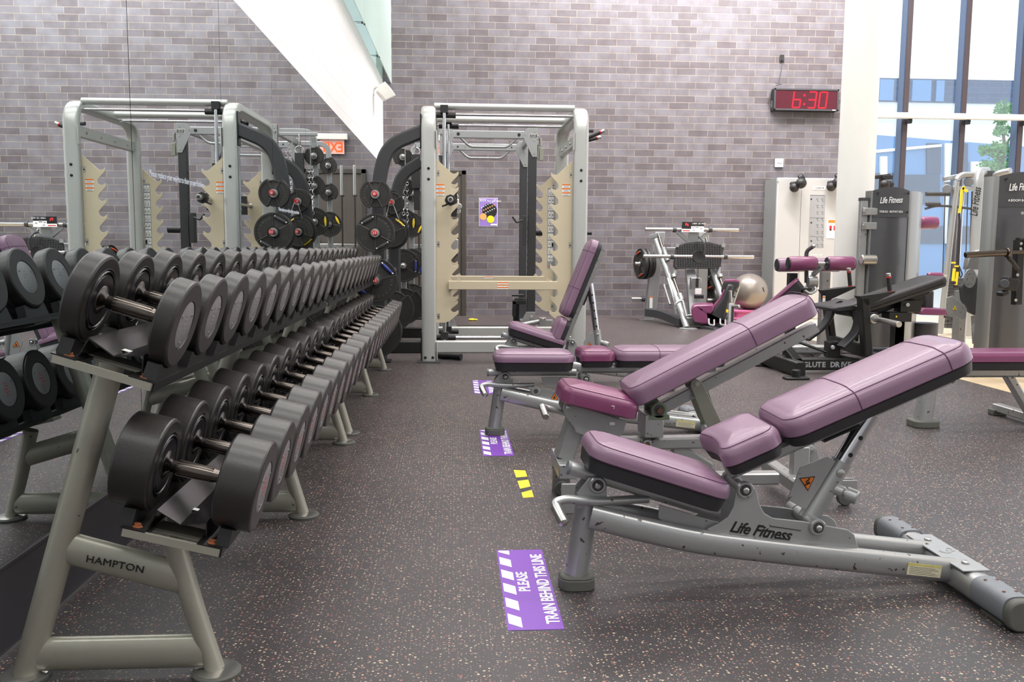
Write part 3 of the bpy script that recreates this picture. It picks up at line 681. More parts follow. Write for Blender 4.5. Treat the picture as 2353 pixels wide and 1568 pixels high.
def lf_bench(X0, Yc, seat_a, back_a, label, hp_top='mauve', seat_top='mauve', back_top='mauve', num='3', rz=0.0):
    t = thing('adjustable_bench', label, 'weight bench', (X0, Yc, 0), rz, group='adjustable incline benches')
    # front leg and rubber foot
    b = B('bench_silver'); b.oval([(-0.004, 0, 0.03), (0.012, 0, 0.14), (0.034, 0, 0.298)], 0.086, 0.074, 20, up=(1, 0, 0)); b.build('front_leg', t)
    b = B('foot_rubber'); pr = outline(0.112, 0.10, 0.035)
    for (z0, z1, g0, g1) in ((0.0, 0.036, 1.0, 1.0), (0.036, 0.046, 1.0, 0.86)):
        lo = [(-0.056+x*g0-0.056*(g0-1), y*g0, z0) for x, y in pr]; hi = [(-0.056+x*g1-0.056*(g1-1), y*g1, z1) for x, y in pr]; N = len(pr)
        b.add(lo+hi, [(k, (k+1) % N, N+(k+1) % N, N+k) for k in range(N)]+[tuple(range(N)), tuple(range(N, 2*N))])
    b.build('rubber_foot', t, bevel=0.004)
    # twin main beams
    for s in (-1, 1):
        pts = fillet([(0.035, s*0.050, 0.242), (0.17, s*0.075, 0.212), (0.36, s*0.082, 0.168), (0.62, s*0.082, 0.132), (1.185, s*0.082, 0.062)], 0.15, 5)
        b = B('bench_silver'); b.oval(pts, 0.050, 0.076, 20, e=2.6); mb = b.build('main_beam', t)
        if s < 0:
            b = B('label_white', 'yellow_worn', 'ink'); c = V((1.075, -0.082-0.0255, 0.074)); d = V((1, 0, -0.124)).normalized(); u = V((0.124, 0, 1)).normalized()
            b.prism([c-d*0.055-u*0.019, c+d*0.055-u*0.019, c+d*0.055+u*0.011, c-d*0.055+u*0.011], (0, -0.0012, 0)); b.use(1).prism([c-d*0.055+u*0.011, c+d*0.055+u*0.011, c+d*0.055+u*0.019, c-d*0.055+u*0.019], (0, -0.0014, 0))
            b.use(2)
            for q in range(5): b.prism([c-d*0.048+u*(-0.014+q*0.005), c+d*(0.046-(q % 3)*0.01)+u*(-0.014+q*0.005), c+d*(0.046-(q % 3)*0.01)+u*(-0.0132+q*0.005), c-d*0.048+u*(-0.0132+q*0.005)], (0, -0.0016, 0))
            b.build('warning_label', mb)
            for x in (0.385, 0.62, 0.86):
                pass
    # side plates rising to the seat/back hinge
    for s in (-1, 1):
        out = [(0.395, 0.150), (0.395, 0.205), (0.43, 0.222), (0.458, 0.242), (0.474, 0.275), (0.482, 0.335), (0.495, 0.352), (0.520, 0.350), (0.534, 0.338), (0.546, 0.320), (0.556, 0.280), (0.572, 0.252), (0.600, 0.236), (0.70, 0.224), (0.84, 0.196), (0.862, 0.180), (0.880, 0.130), (0.885, 0.095), (0.62, 0.12)]
        b = B('bench_plate'); b.plateXZ(out, s*0.070-0.004, 0.008); sp_ = b.build('side_plate', t, bevel=0.002)
        if s < 0:
            text('Life Fitness', 0.050, 'ink', 'lettering', sp_, (0.462, -0.0748, 0.196), (1, 0, -0.165), (0.35, 0, 1), 0.93, 0.0010, 0.0005, shear=0.35, space=0.95)
            b = B('ink'); b.tube([(0.590, -0.0752, 0.212), (0.690, -0.0752, 0.196)], 0.0014, 5); b.build('logo_stroke', sp_)
    for (x, w) in ((0.45, 0.05), (0.68, 0.05), (0.85, 0.05)):
        b = B('bench_silver'); b.box((x, -0.082, 0.172-0.11*(x-0.4)), (w, 0.045, 0.004), Matrix.Rotation(0.12, 3, 'Y')); b.build('weld_tab', t)
    pivot_boss(t, 0.508, 0.328, 0.080)
    pivot_boss(t, 0.740, 0.208, 0.086, 0.026)
    b = B('bench_silver'); b.cyl((0.740, -0.075, 0.208), (0.740, 0.130, 0.208), 0.024, 20); b.build('lower_crossbar', t)
    b = B('bench_silver'); b.cyl((0.508, -0.07, 0.328), (0.508, 0.07, 0.328), 0.018, 16); b.build('hinge_tube', t)
    # front bracket with hinge
    for s in (-1, 1):
        b = B('bench_plate'); b.plateXZ([(-0.008, 0.262), (-0.003, 0.318), (0.030, 0.360), (0.072, 0.362), (0.084, 0.345), (0.086, 0.298), (0.074, 0.272)], s*0.034-0.003, 0.006); b.build('front_bracket', t, bevel=0.0015)
    pivot_boss(t, 0.056, 0.338, 0.044, 0.027)
    # seat adjusting handle
    hp = fillet([(0.22, -0.015, 0.286), (0.05, -0.05, 0.288), (-0.045, -0.050, 0.298), (-0.082, -0.060, 0.290), (-0.060, -0.130, 0.252)], 0.03, 6)
    b = B('bench_silver'); b.tube(hp, 0.0140, 14); hd = b.build('seat_handle', t)
    b = B('steel'); p = V((-0.060, -0.130, 0.252)); d = V((0.022, -0.07, -0.038)).normalized(); b.lathe(p-d*0.062, d, [(0, 0.0175), (0.060, 0.0175), (0.068, 0.015), (0.073, 0.008), (0.074, 0)], 18); b.build('grip', hd)
    # seat
    fp = V((0.056, 0, 0.338)); u = V((math.cos(seat_a), 0, math.sin(seat_a))); n_ = V((-math.sin(seat_a), 0, math.cos(seat_a)))
    b = B('bench_silver'); b.oval([fp+u*-0.092+n_*0.018, fp+u*0.405+n_*0.018], 0.050, 0.040, 18, e=2.8); b.build('seat_rail', t)
    b = B('grey_pl'); b.oval([fp+u*-0.101+n_*0.018, fp+u*-0.091+n_*0.018], 0.052, 0.043, 18, e=2.6); b.build('rail_cap', t)
    cushion('seat', t, fp+u*-0.068+n_*0.040, seat_a, 0.452, 0.262, 0.046, 0.054, seat_top, r=0.062, w1=0.300, er=0.034, crown=0.010)
    # ratchet plate under the seat with its sticker
    q = lambda s, p: (fp+u*s+n_*p)
    b = B('bench_plate'); b.prism([q(0.20, 0.0)+V((0, -0.055, 0)), q(0.40, 0.0)+V((0, -0.055, 0)), q(0.40, -0.09)+V((0, -0.055, 0)), q(0.33, -0.10)+V((0, -0.055, 0)), q(0.30, -0.055)+V((0, -0.055, 0)), q(0.25, -0.06)+V((0, -0.055, 0)), q(0.21, -0.04)+V((0, -0.055, 0))], (0, 0.006, 0)); b.build('ratchet_plate', t, bevel=0.001)
    if seat_a > -0.1:
        b = B('bench_plate'); b.plateXZ([(0.185, 0.285), (0.20, 0.240), (0.40, 0.17), (0.46, 0.20), (0.30, 0.275)], -0.078, 0.006); rp = b.build('seat_strut', t, bevel=0.001)
        tri_sticker('warning_triangle', rp, (0.33, 0.225), 0.026, -0.0785)
        b = B('bench_silver', 'dark_grey'); b.lathe((0.225, -0.072, 0.262), (0, -1, 0), [(0, 0.026), (0.014, 0.026), (0.018, 0.022), (0.018, 0.014)], 24); b.use(1).lathe((0.225, -0.085, 0.262), (0, -1, 0), [(0, 0.014), (0.006, 0.013), (0.006, 0)], 18); b.build('pivot_boss', t)
    # backrest group
    mp_ = V((0.508, 0, 0.328)); u = V((math.cos(back_a), 0, math.sin(back_a))); n_ = V((-math.sin(back_a), 0, math.cos(back_a)))
    rail = B('bench_silver'); rail.rect([mp_+u*-0.015+n_*0.048, mp_+u*0.745+n_*0.048], 0.062, 0.044, r=0.012); rl = rail.build('back_rail', t)
    b = B('grey_pl'); b.rect([mp_+u*0.744+n_*0.048, mp_+u*0.753+n_*0.048], 0.064, 0.046, r=0.012); b.build('rail_cap', rl)
    b = B('black_pl'); b.rect([mp_+u*0.30+n_*0.020, mp_+u*0.42+n_*0.020], 0.045, 0.012); b.build('bumper', rl)
    for s in (0.30, 0.62):
        b = B('steel'); b.cyl(mp_+u*s+n_*0.048+V((0, -0.030, 0)), mp_+u*s+n_*0.048+V((0, -0.036, 0)), 0.009, 12); b.build('bolt', rl)
    cushion('lower_back_pad', t, mp_+u*-0.058+n_*0.070, back_a, 0.215, 0.292, 0.034, 0.064, hp_top, r=0.056, cv0=0.034, er=0.034, crown=0.008)
    cushion('backrest', t, mp_+u*0.166+n_*0.070, back_a, 0.622, 0.300, 0.036, 0.064, back_top, r=0.062, er=0.034, crown=0.009, bandx=(0.235, 0.531), cv1=-0.012)
    # telescopic support with its sleeve, pin and warning plate
    lo = V((0.740, 0, 0.208)); hi = mp_+u*0.475+n_*0.035; d = (hi-lo); Lg = d.length; d.normalize(); sd = V((0, 1, 0)).cross(d).normalized()
    sl = min(0.215, Lg*0.62)
    b = B('bench_silver'); b.cyl(lo, lo+d*sl, 0.032, 24); slv = b.build('support_sleeve', t)
    b = B('chrome', 'black'); b.cyl(lo+d*(sl-0.02), hi, 0.0270, 24); b.use(1)
    k = sl+0.03; side = V((0, -1, 0))
    while k < Lg-0.05: b.cyl(lo+d*k+side*0.020, lo+d*k+side*0.0278, 0.0075, 12); k += 0.062
    b.build('support_tube', t)
    b = B('steel', 'bench_silver'); c = lo+d*(sl-0.035); b.lathe(c+side*0.026, side, [(0, 0.013), (0.008, 0.013), (0.010, 0.009), (0.010, 0)], 18)
    pd = (V((0.75, -0.62, -0.25))).normalized(); c = lo+d*(sl*0.58); b.use(1); b.lathe(c, pd, [(0.0, 0.018), (0.052, 0.018), (0.056, 0.014), (0.060, 0.014), (0.062, 0.023), (0.094, 0.023), (0.098, 0.019), (0.098, 0)], 24); b.build('pull_pin', slv)
    e = lambda s_, p_: lo+d*s_-sd*p_*(1 if sd.x > 0 else -1)
    yy = -0.020
    pl = [e(0.025, 0.03), e(0.025, 0.100), e(0.135, 0.118), e(0.205, 0.06), e(0.205, 0.028)] if Lg > 0.22 else [e(0.02, 0.03), e(0.02, 0.09), e(0.10, 0.09), e(0.14, 0.028)]
    b = B('bench_plate'); b.prism([p+V((0, yy, 0)) for p in pl], (0, 0.005, 0)); gp = b.build('guard_plate', slv, bevel=0.001)
    cc_ = e(0.105 if Lg > 0.22 else 0.06, 0.074); tri_sticker('warning_triangle', gp, (cc_.x, cc_.z), 0.030, yy-0.001, flip=(Lg > 0.22 and back_a < 0.7), ang=0.1)
    # rear stabiliser
    b = B('bench_silver'); b.oval([(1.205, -0.385, 0.048), (1.205, 0.385, 0.048)], 0.086, 0.084, 24, e=2.6); st = b.build('rear_crossbar', t)
    b = B('bench_plate', 'steel', 'grey_ink'); b.box((1.205, 0, 0.0925), (0.088, 0.34, 0.006)); b.use(1)
    for y in (-0.11, 0.11): b.lathe((1.205, y, 0.095), (0, 0, 1), [(0, 0.012), (0.006, 0.012), (0.008, 0.008), (0.008, 0)], 16)
    pt = b.build('top_plate', st, bevel=0.002)
    if num: text(num, 0.085, 'grey_ink', 'number', pt, (1.178, 0.005, 0.0962), (0.55, -0.85, 0), (0.85, 0.55, 0), 1.0, 0.001, 0.0004)
    for s in (-1, 1):
        b = B('grey_pl'); b.oval([(1.205, s*0.215, 0.052), (1.205, s*0.375, 0.052)], 0.092, 0.086, 24, e=2.9); g = b.build('foot_cover', st)
        b = B('rust')
        for (x, y) in ((-0.018, 0.245), (0.018, 0.245), (-0.018, 0.335), (0.018, 0.335)): b.cyl((1.205+x, s*y, 0.094), (1.205+x, s*y, 0.0955), 0.005, 10)
        b.build('screw', g)
        b = B('foot_rubber'); b.oval([(1.205, s*0.374, 0.047), (1.205, s*0.405, 0.047)], 0.092, 0.092, 24, e=2.6); b.build('end_cap', st, bevel=0.006)
        b = B('foot_rubber'); b.box((1.205, s*0.30, 0.004), (0.06, 0.10, 0.008)); b.build('rubber_pad', st)
    return t
lf_bench(0.386, 2.69, math.radians(-17.5), math.radians(23.5), 'mauve adjustable bench nearest the camera with number 3 on its rear crossbar')
lf_bench(0.232, 4.97, 0.0, 0.0, 'mauve bench set flat with magenta lower back pad, standing on a purple floor sign', hp_top='magenta', num='')
lf_bench(0.405, 6.85, math.radians(-17.5), math.radians(68.5), 'mauve bench with backrest raised nearly upright in front of the smith machine', num='')

# older decline style bench with magenta seat, behind the nearest one
def old_bench():
    Yc = 3.62; O = V((0.45, Yc, 0)); Yn = Yc-0.075
    t = thing('incline_bench', 'older grey bench with magenta seat and long mauve backrest between two benches', 'weight bench', O)
    P = lambda px, py, dy=0.0, Y=Yn: at(px, py, Y)+V((0, dy, 0))-O
    def X(px, py, Y=Yn): p = at(px, py, Y)-O; return (p.x, p.z)
    # seat
    a0, a1 = X(1296, 928, Yc-0.14), X(1462, 968, Yc-0.14); ang = math.atan2(a1[1]-a0[1], a1[0]-a0[0]); Ls = math.hypot(a1[0]-a0[0], a1[1]-a0[1])+0.02
    cushion('seat', t, (a0[0]-0.012, 0, a0[1]), ang, Ls, 0.27, 0.001, 0.078, 'magenta', r=0.05, er=0.034, crown=0.012)
    b = B('paper'); q = P(1405, 933, -0.001, Yc-0.137); b.tube([q, q+V((0.012, 0, -0.002)), q+V((0.010, 0, -0.012))], 0.0014, 5); b.build('tear', bpy.data.objects[kids(t)[0].name])
    # seat side plates
    pl = [X(1297, 924), X(1440, 968), X(1434, 990), X(1413, 1023), X(1385, 1018), X(1345, 1003), X(1322, 993), X(1320, 985), X(1300, 958), X(1293, 942)]
    for y in (-0.075, 0.069):
        b = B('bench_plate'); b.plateXZ(pl, y, 0.006); sp_ = b.build('seat_side_plate', t, bevel=0.002)
        if y < 0:
            b = B('steel', 'ink', 'paper'); q = P(1305, 938, -0.001); b.lathe(q, (0, -1, 0), [(0, 0.011), (0.006, 0.011), (0.008, 0.007), (0.008, 0)], 14); b.use(1); q = P(1393, 999, -0.0005); b.lathe(q, (0, -1, 0), [(0, 0.010), (0.001, 0.010), (0.001, 0)], 14)
            b.use(2); q = P(1407, 974, -0.0005); b.box(q, (0.020, 0.001, 0.012)); b.build('bolt', sp_)
    # front post with base box and wheels
    b = B('bench_silver'); b.rect([P(1336, 950, 0.075), P(1300, 1060, 0.075)], 0.10, 0.075, up=(1, 0, 0), r=0.008); b.build('front_post', t)
    b = B('bench_silver'); q0 = X(1268, 1060), X(1322, 1060); b.box(((q0[0][0]+q0[1][0])/2+0.01, 0.0, X(1300, 1075)[1]), (0.075, 0.30, 0.060)); b.build('front_crossbar', t, bevel=0.004)
    for s in (-1, 1):
        b = B('bench_silver'); b.box((X(1306, 1100)[0], s*0.165, 0.062), (0.080, 0.014, 0.124)); b.build('front_foot', t, bevel=0.003)
        b = B('foot_rubber', 'steel'); c = V((X(1290, 1100)[0]+0.022, s*0.10, 0.030)); b.cyl(c-V((0, 0.014, 0)), c+V((0, 0.014, 0)), 0.030, 24, 0.004); b.use(1).cyl(c-V((0, 0.02, 0)), c+V((0, 0.02, 0)), 0.008, 10); b.build('caster_wheel', t)
    # pop-up handle
    b = B('bench_silver'); b.tube(fillet([P(1325, 965, 0.06), P(1252, 940, 0.06), P(1248, 944, -0.02)], 0.02, 5), 0.011, 12); h = b.build('handle', t)
    b = B('steel'); q = P(1247, 942, 0.0); b.cyl(q+V((0, 0.03, 0.008)), q+V((0.006, -0.07, -0.016)), 0.0145, 16, 0.003); b.build('grip', h)
    # beam
    pts = fillet([P(1330, 985, 0.075), P(1400, 1020, 0.075), P(1440, 1028, 0.075), P(1700, 1022, 0.075), P(1760, 1020, 0.075)], 0.08, 6)
    b = B('bench_silver'); b.rect(pts, 0.07, 0.050, r=0.008); b.build('main_beam', t)
    b = B('rust', 'bench_silver'); q = P(1491, 1024, 0.034); b.use(1).lathe(q, (0, -1, 0), [(0, 0.017), (0.010, 0.017), (0.012, 0.013), (0.012, 0.012)], 20); b.use(0).lathe(q, (0, -1, 0), [(0, 0.010), (0.016, 0.010), (0.016, 0)], 6); b.build('bolt', t)
    # upright carrying the bearing
    b = B('bench_silver'); x0, z0 = X(1503, 1007); x1, z1 = X(1503, 955); b.box((x0, 0, (z0+z1)/2), (0.078, 0.15, z1-z0)); b.build('bearing_post', t, bevel=0.004)
    for s in (-1, 1):
        b = B('green_cast', 'dark_grey', 'rust'); c = V((X(1515, 943)[0], s*0.062, X(1515, 943)[1]))
        b.lathe(c-V((0, 0.014, 0)), (0, 1, 0), [(0, 0.026), (0, 0.032), (0.028, 0.032), (0.028, 0.026)], 28); b.box(c+V((0, 0, -0.032)), (0.086, 0.028, 0.018)); b.box(c+V((0, 0, -0.018)), (0.062, 0.026, 0.03))
        b.use(1); b.cyl(c+V((0, s*0.010, 0)), c+V((0, s*0.018, 0)), 0.022, 24); b.use(2); b.cyl(c+V((0, s*0.01, 0)), c+V((0, s*0.030, 0)), 0.0125, 6); b.build('pillow_bearing', t)
    # back rail and pad
    a0, a1 = X(1530, 935, Yc-0.02), X(1882, 752, Yc-0.02); ang = math.atan2(a1[1]-a0[1], a1[0]-a0[0])
    b = B('bench_silver'); b.rect([(a0[0]-0.05, 0, a0[1]-0.05*math.tan(ang)), (a1[0]-0.01, 0, a1[1])], 0.055, 0.048, r=0.004); b.build('back_rail', t)
    c0, c1 = X(1470, 941, Yc-0.14), X(1884, 728, Yc-0.14); Lb = math.hypot(c1[0]-c0[0], c1[1]-c0[1])
    cushion('backrest', t, (c0[0]-0.01, 0, c0[1]), math.atan2(c1[1]-c0[1], c1[0]-c0[0]), Lb+0.02, 0.275, 0.001, 0.085, 'mauve', r=0.055, er=0.032, crown=0.01, bandx=(0.548, 0.828), cv1=-0.012)
    # adjusting arms
    for y in (-0.055, 0.045):
        b = B('zinc'); b.plateXZ([X(1592, 878), X(1602, 872), X(1616, 880), X(1655, 960), X(1668, 990), X(1640, 1000), X(1622, 972), X(1590, 890)], y, 0.006); ar = b.build('adjusting_arm', t, bevel=0.0015)
        if y < 0: b = B('steel'); b.lathe(P(1605, 884, 0.02), (0, -1, 0), [(0, 0.011), (0.007, 0.011), (0.007, 0)], 6); b.build('bolt', ar)
    b = B('zinc'); b.prism([P(1632, 895, 0.05), P(1665, 985, 0.05), P(1650, 1000, 0.05)], (0, 0.004, 0)); b.build('notched_plate', t)
    b = B('bench_silver'); b.cyl(P(1620, 988, 0.02), P(1650, 985, 0.14), 0.012, 12); b.build('latch_bar', t)
    # lower links and rear frame
    b = B('bench_silver'); b.rect([P(1560, 1035, 0.075), P(1640, 1085, 0.075)], 0.05, 0.05, r=0.006); b.build('brace', t)
    b = B('bench_silver'); z = X(1740, 1098, Yc)[1]; b.rect([(X(1655, 1095)[0], 0, z), (X(1800, 1095)[0], 0, z)], 0.06, 0.05, r=0.006); b.build('lower_beam', t)
    b = B('bench_silver'); xr = X(1830, 1100)[0]; b.rect([(xr, -0.26, 0.085), (xr, 0.26, 0.085)], 0.06, 0.055, r=0.006); rc = b.build('rear_crossbar', t)
    b = B('paper', 'orange'); b.box((xr, -0.12, 0.1135), (0.035, 0.08, 0.0012)); b.use(1).box((xr+0.012, -0.12, 0.1141), (0.010, 0.08, 0.0012)); b.build('safety_label', rc)
    b = B('bench_plate'); b.plateXZ([X(1862, 1100), X(1848, 1035), X(1856, 1022), X(1885, 1015), X(1898, 1035), X(1915, 1100), X(1905, 1125), X(1870, 1125)], 0.03, 0.008); b.build('rear_plate', t, bevel=0.002)
    b = B('bench_plate', 'steel'); q = P(1881, 1044, 0.09); b.lathe(q, (0, -1, 0), [(0, 0.020), (0.014, 0.020), (0.016, 0.016), (0.016, 0.012)], 20); b.use(1).lathe(q, (0, -1, 0), [(0, 0.010), (0.020, 0.010), (0.022, 0)], 14); b.build('pivot_bolt', t)
    b = B('bench_silver'); b.box((xr+0.04, -0.0, 0.15), (0.07, 0.05, 0.16)); b.build('rear_post', t, bevel=0.004)
    for s in (-1, 1):
        w = X(1937, 1118, Yc-0.1); b = B('bench_silver'); b.box((w[0]+0.005, s*0.10-0.018, w[1]+0.006), (0.095, 0.006, 0.05)); b.box((w[0]+0.005, s*0.10+0.018, w[1]+0.006), (0.095, 0.006, 0.05)); b.box((w[0]-0.055, s*0.10, w[1]+0.006), (0.06, 0.042, 0.05)); b.build('wheel_fork', t, bevel=0.002)
        b = B('foot_rubber', 'steel'); c = V((w[0]+0.01, s*0.10, 0.034)); b.cyl(c-V((0, 0.013, 0)), c+V((0, 0.013, 0)), 0.034, 26, 0.005); b.use(1).cyl(c-V((0, 0.024, 0)), c+V((0, 0.024, 0)), 0.006, 10); b.build('wheel', t)
    return t
old_bench()
# flat bench of the bench press station at the right edge
def press_bench():
    Yc = 5.12; O = V((fl(2135, 985).x, Yc, 0)); t = thing('press_bench', 'long magenta topped bench at the right edge beside the wood floor', 'weight bench', O)
    p = at(2172, 832, Yc-0.15)-O; z1 = (at(2200, 835, Yc-0.15)-O).z
    cushion('pad', t, (p.x-0.05, 0, z1-0.045), 0.0, 1.25, 0.29, 0.045, 0.058, 'magenta', r=0.05, er=0.026)
    b = B('bench_silver'); b.rect([(p.x-0.08, 0, z1-0.075), (p.x+1.2, 0, z1-0.075)], 0.08, 0.055, r=0.012); b.build('main_rail', t)
    b = B('bench_silver'); b.oval([(-0.005, 0, 0.03), (0.012, 0, 0.2), (0.045, 0, z1-0.07)], 0.12, 0.085, 20, up=(1, 0, 0), e=2.8); lg = b.build('front_leg', t)
    b = B('foot_rubber'); pr = outline(0.165, 0.15, 0.045); b.prism([(x-0.085, y, 0.0) for x, y in pr], (0, 0, 0.042)); b.build('rubber_foot', t, bevel=0.006)
    b = B('steel', 'bench_silver'); q = V((0.018, -0.058, 0.27)); b.lathe(q, (0, -1, 0), [(0, 0.034), (0.004, 0.036), (0.008, 0.034), (0.008, 0.029), (0.005, 0.028), (0.005, 0)], 28); b.tube([q+V((-0.012, -0.007, 0.012)), q+V((-0.006, -0.007, -0.012)), q+V((0.006, -0.007, -0.010))], 0.003, 6); b.tube([q+V((0.016, -0.007, 0.014)), q+V((-0.002, -0.007, 0.010)), q+V((-0.004, -0.007, -0.004))], 0.003, 6); b.build('maker_badge', lg)
    b = B('bench_silver'); b.rect([(0.50, 0, z1-0.08), (0.68, 0, 0.06)], 0.06, 0.05, r=0.01); b.rect([(0.68, -0.35, 0.05), (0.68, 0.35, 0.05)], 0.06, 0.05); b.build('rear_frame', t)
    b = B('foot_rubber');
    for s in (-1, 1): b.box((0.68, s*0.34, 0.02), (0.09, 0.07, 0.04))
    b.build('rear_foot', t, bevel=0.006)
press_bench()

# ------------------------------------------------------------------ floor signs and tape
def floor_sign(y0, y1, x0, x1, where):
    t = thing('floor_sign', 'purple PLEASE TRAIN BEHIND THIS LINE floor sticker '+where, 'floor sign', (x0, y0, 0), group='purple floor signs')
    w, h = x1-x0, y1-y0
    b = B('sticker'); b.box((w/2, h/2, 0.0006), (w, h, 0.0012)); b.build('sheet', t)
    # white slanted bars along the left side
    b = B('white_ink'); k = -0.6; n_ = 5.5
    for i in range(7):
        a = h*(i-0.62)/5.55; bt = a+h*0.105; sh = -h*0.048
        pts = [(w*0.035, a-sh*0), (w*0.27, a+sh), (w*0.27, bt+sh), (w*0.035, bt)]
        pts = [(x, min(max(y, 0.008), h-0.008)) for x, y in pts]
        if abs(pts[0][1]-pts[3][1]) < 0.002 and abs(pts[1][1]-pts[2][1]) < 0.002: continue
        b.prism([(x, y, 0.0013) for x, y in pts], (0, 0, 0.0004))
    b.build('slanted_bars', t)
    text('PLEASE', 0.050, 'white_ink', 'line_one', t, (w*0.545, h*0.42, 0.0016), (0, 1, 0), (-1, 0, 0), 1.08, 0.0012, 0.0002, space=0.98)
    text('TRAIN BEHIND THIS LINE', 0.054, 'white_ink', 'line_two', t, (w*0.945, h*0.055, 0.0016), (0, 1, 0), (-1, 0, 0), 0.965, 0.0013, 0.0002, space=0.96)
floor_sign(2.375, 3.032, 0.150, 0.310, 'nearest the camera beside the front bench')
floor_sign(4.444, 5.090, 0.148, 0.308, 'half under the foot of the flat bench')
floor_sign(6.361, 7.006, 0.146, 0.306, 'farthest away near the upright bench')
b = B('yellow', 'pad_black')
Tp = [fl(px, py) for px, py in ((1179, 1077), (1207, 1082), (1227, 1143), (1202, 1145))]
def lerp4(u, v_): return (Tp[0]*(1-u)+Tp[1]*u)*(1-v_)+(Tp[3]*(1-u)+Tp[2]*u)*v_
segs = [(0.0, 0.06, 1), (0.06, 0.34, 0), (0.34, 0.46, 1), (0.46, 0.72, 0), (0.72, 0.84, 1), (0.84, 1.0, 0)]
for v0, v1, mi in segs:
    b.use(mi); b.prism([lerp4(0, v0)+V((0, 0, 0.0002)), lerp4(1, max(0, v0-0.09)), lerp4(1, v1-0.09 if v1 < 1 else 1), lerp4(0, v1)], (0, 0, 0.0010))
tag(b.build('floor_tape'), 'torn strip of yellow and black hazard tape on the floor by a purple sign', 'tape')
# ================================================================== weight plates
_fc = {}
def char_mesh(ch, size, bold):
    k = (ch, size, bold)
    if k not in _fc:
        cu = bpy.data.curves.new('lettering', 'FONT'); cu.body = ch; cu.size = size; cu.extrude = 0.0006; cu.offset = bold; cu.align_x = 'CENTER'; cu.resolution_u = 2
        tmp = bpy.data.objects.new('lettering', cu); C.objects.link(tmp)
        me = bpy.data.meshes.new_from_object(tmp.evaluated_get(bpy.context.evaluated_depsgraph_get())); bpy.data.objects.remove(tmp)
        _fc[k] = ([v.co.copy() for v in me.vertices], [tuple(p.vertices) for p in me.polygons]); bpy.data.meshes.remove(me)
    return _fc[k]
def letters(b, s_, size, org, xd, yd, xs=1.0, bold=0.0, adv=0.62):
    """a word laid into an existing mesh"""
    xd = V(xd).normalized(); yd = V(yd).normalized(); zd = xd.cross(yd); x = 0
    for ch in s_:
        if ch != ' ':
            vs, fs = char_mesh(ch, size, bold); o = V(org)+xd*(x+size*adv*0.5)*1.0
            b.add([o+xd*v.x*xs+yd*v.y+zd*v.z for v in vs], fs)
        x += size*adv*(0.62 if ch in 'I1l.' else 1.0)*xs
    return b
def arc_letters(b, s_, size, c, r, a0, step, inward=False):
    """letters round a plate that faces the camera (-Y); angles measured in the X-Z plane"""
    for i, ch in enumerate(s_):
        a = a0+step*i; rad = V((math.cos(a), 0, math.sin(a))); up_ = -rad if inward else rad; xd = V((up_.z, 0, -up_.x))
        vs, fs = char_mesh(ch, size, 0.001); o = V(c)+rad*r; zd = xd.cross(up_)
        b.add([o+xd*v.x+up_*(v.y-size*0.35)+zd*v.z for v in vs], fs)
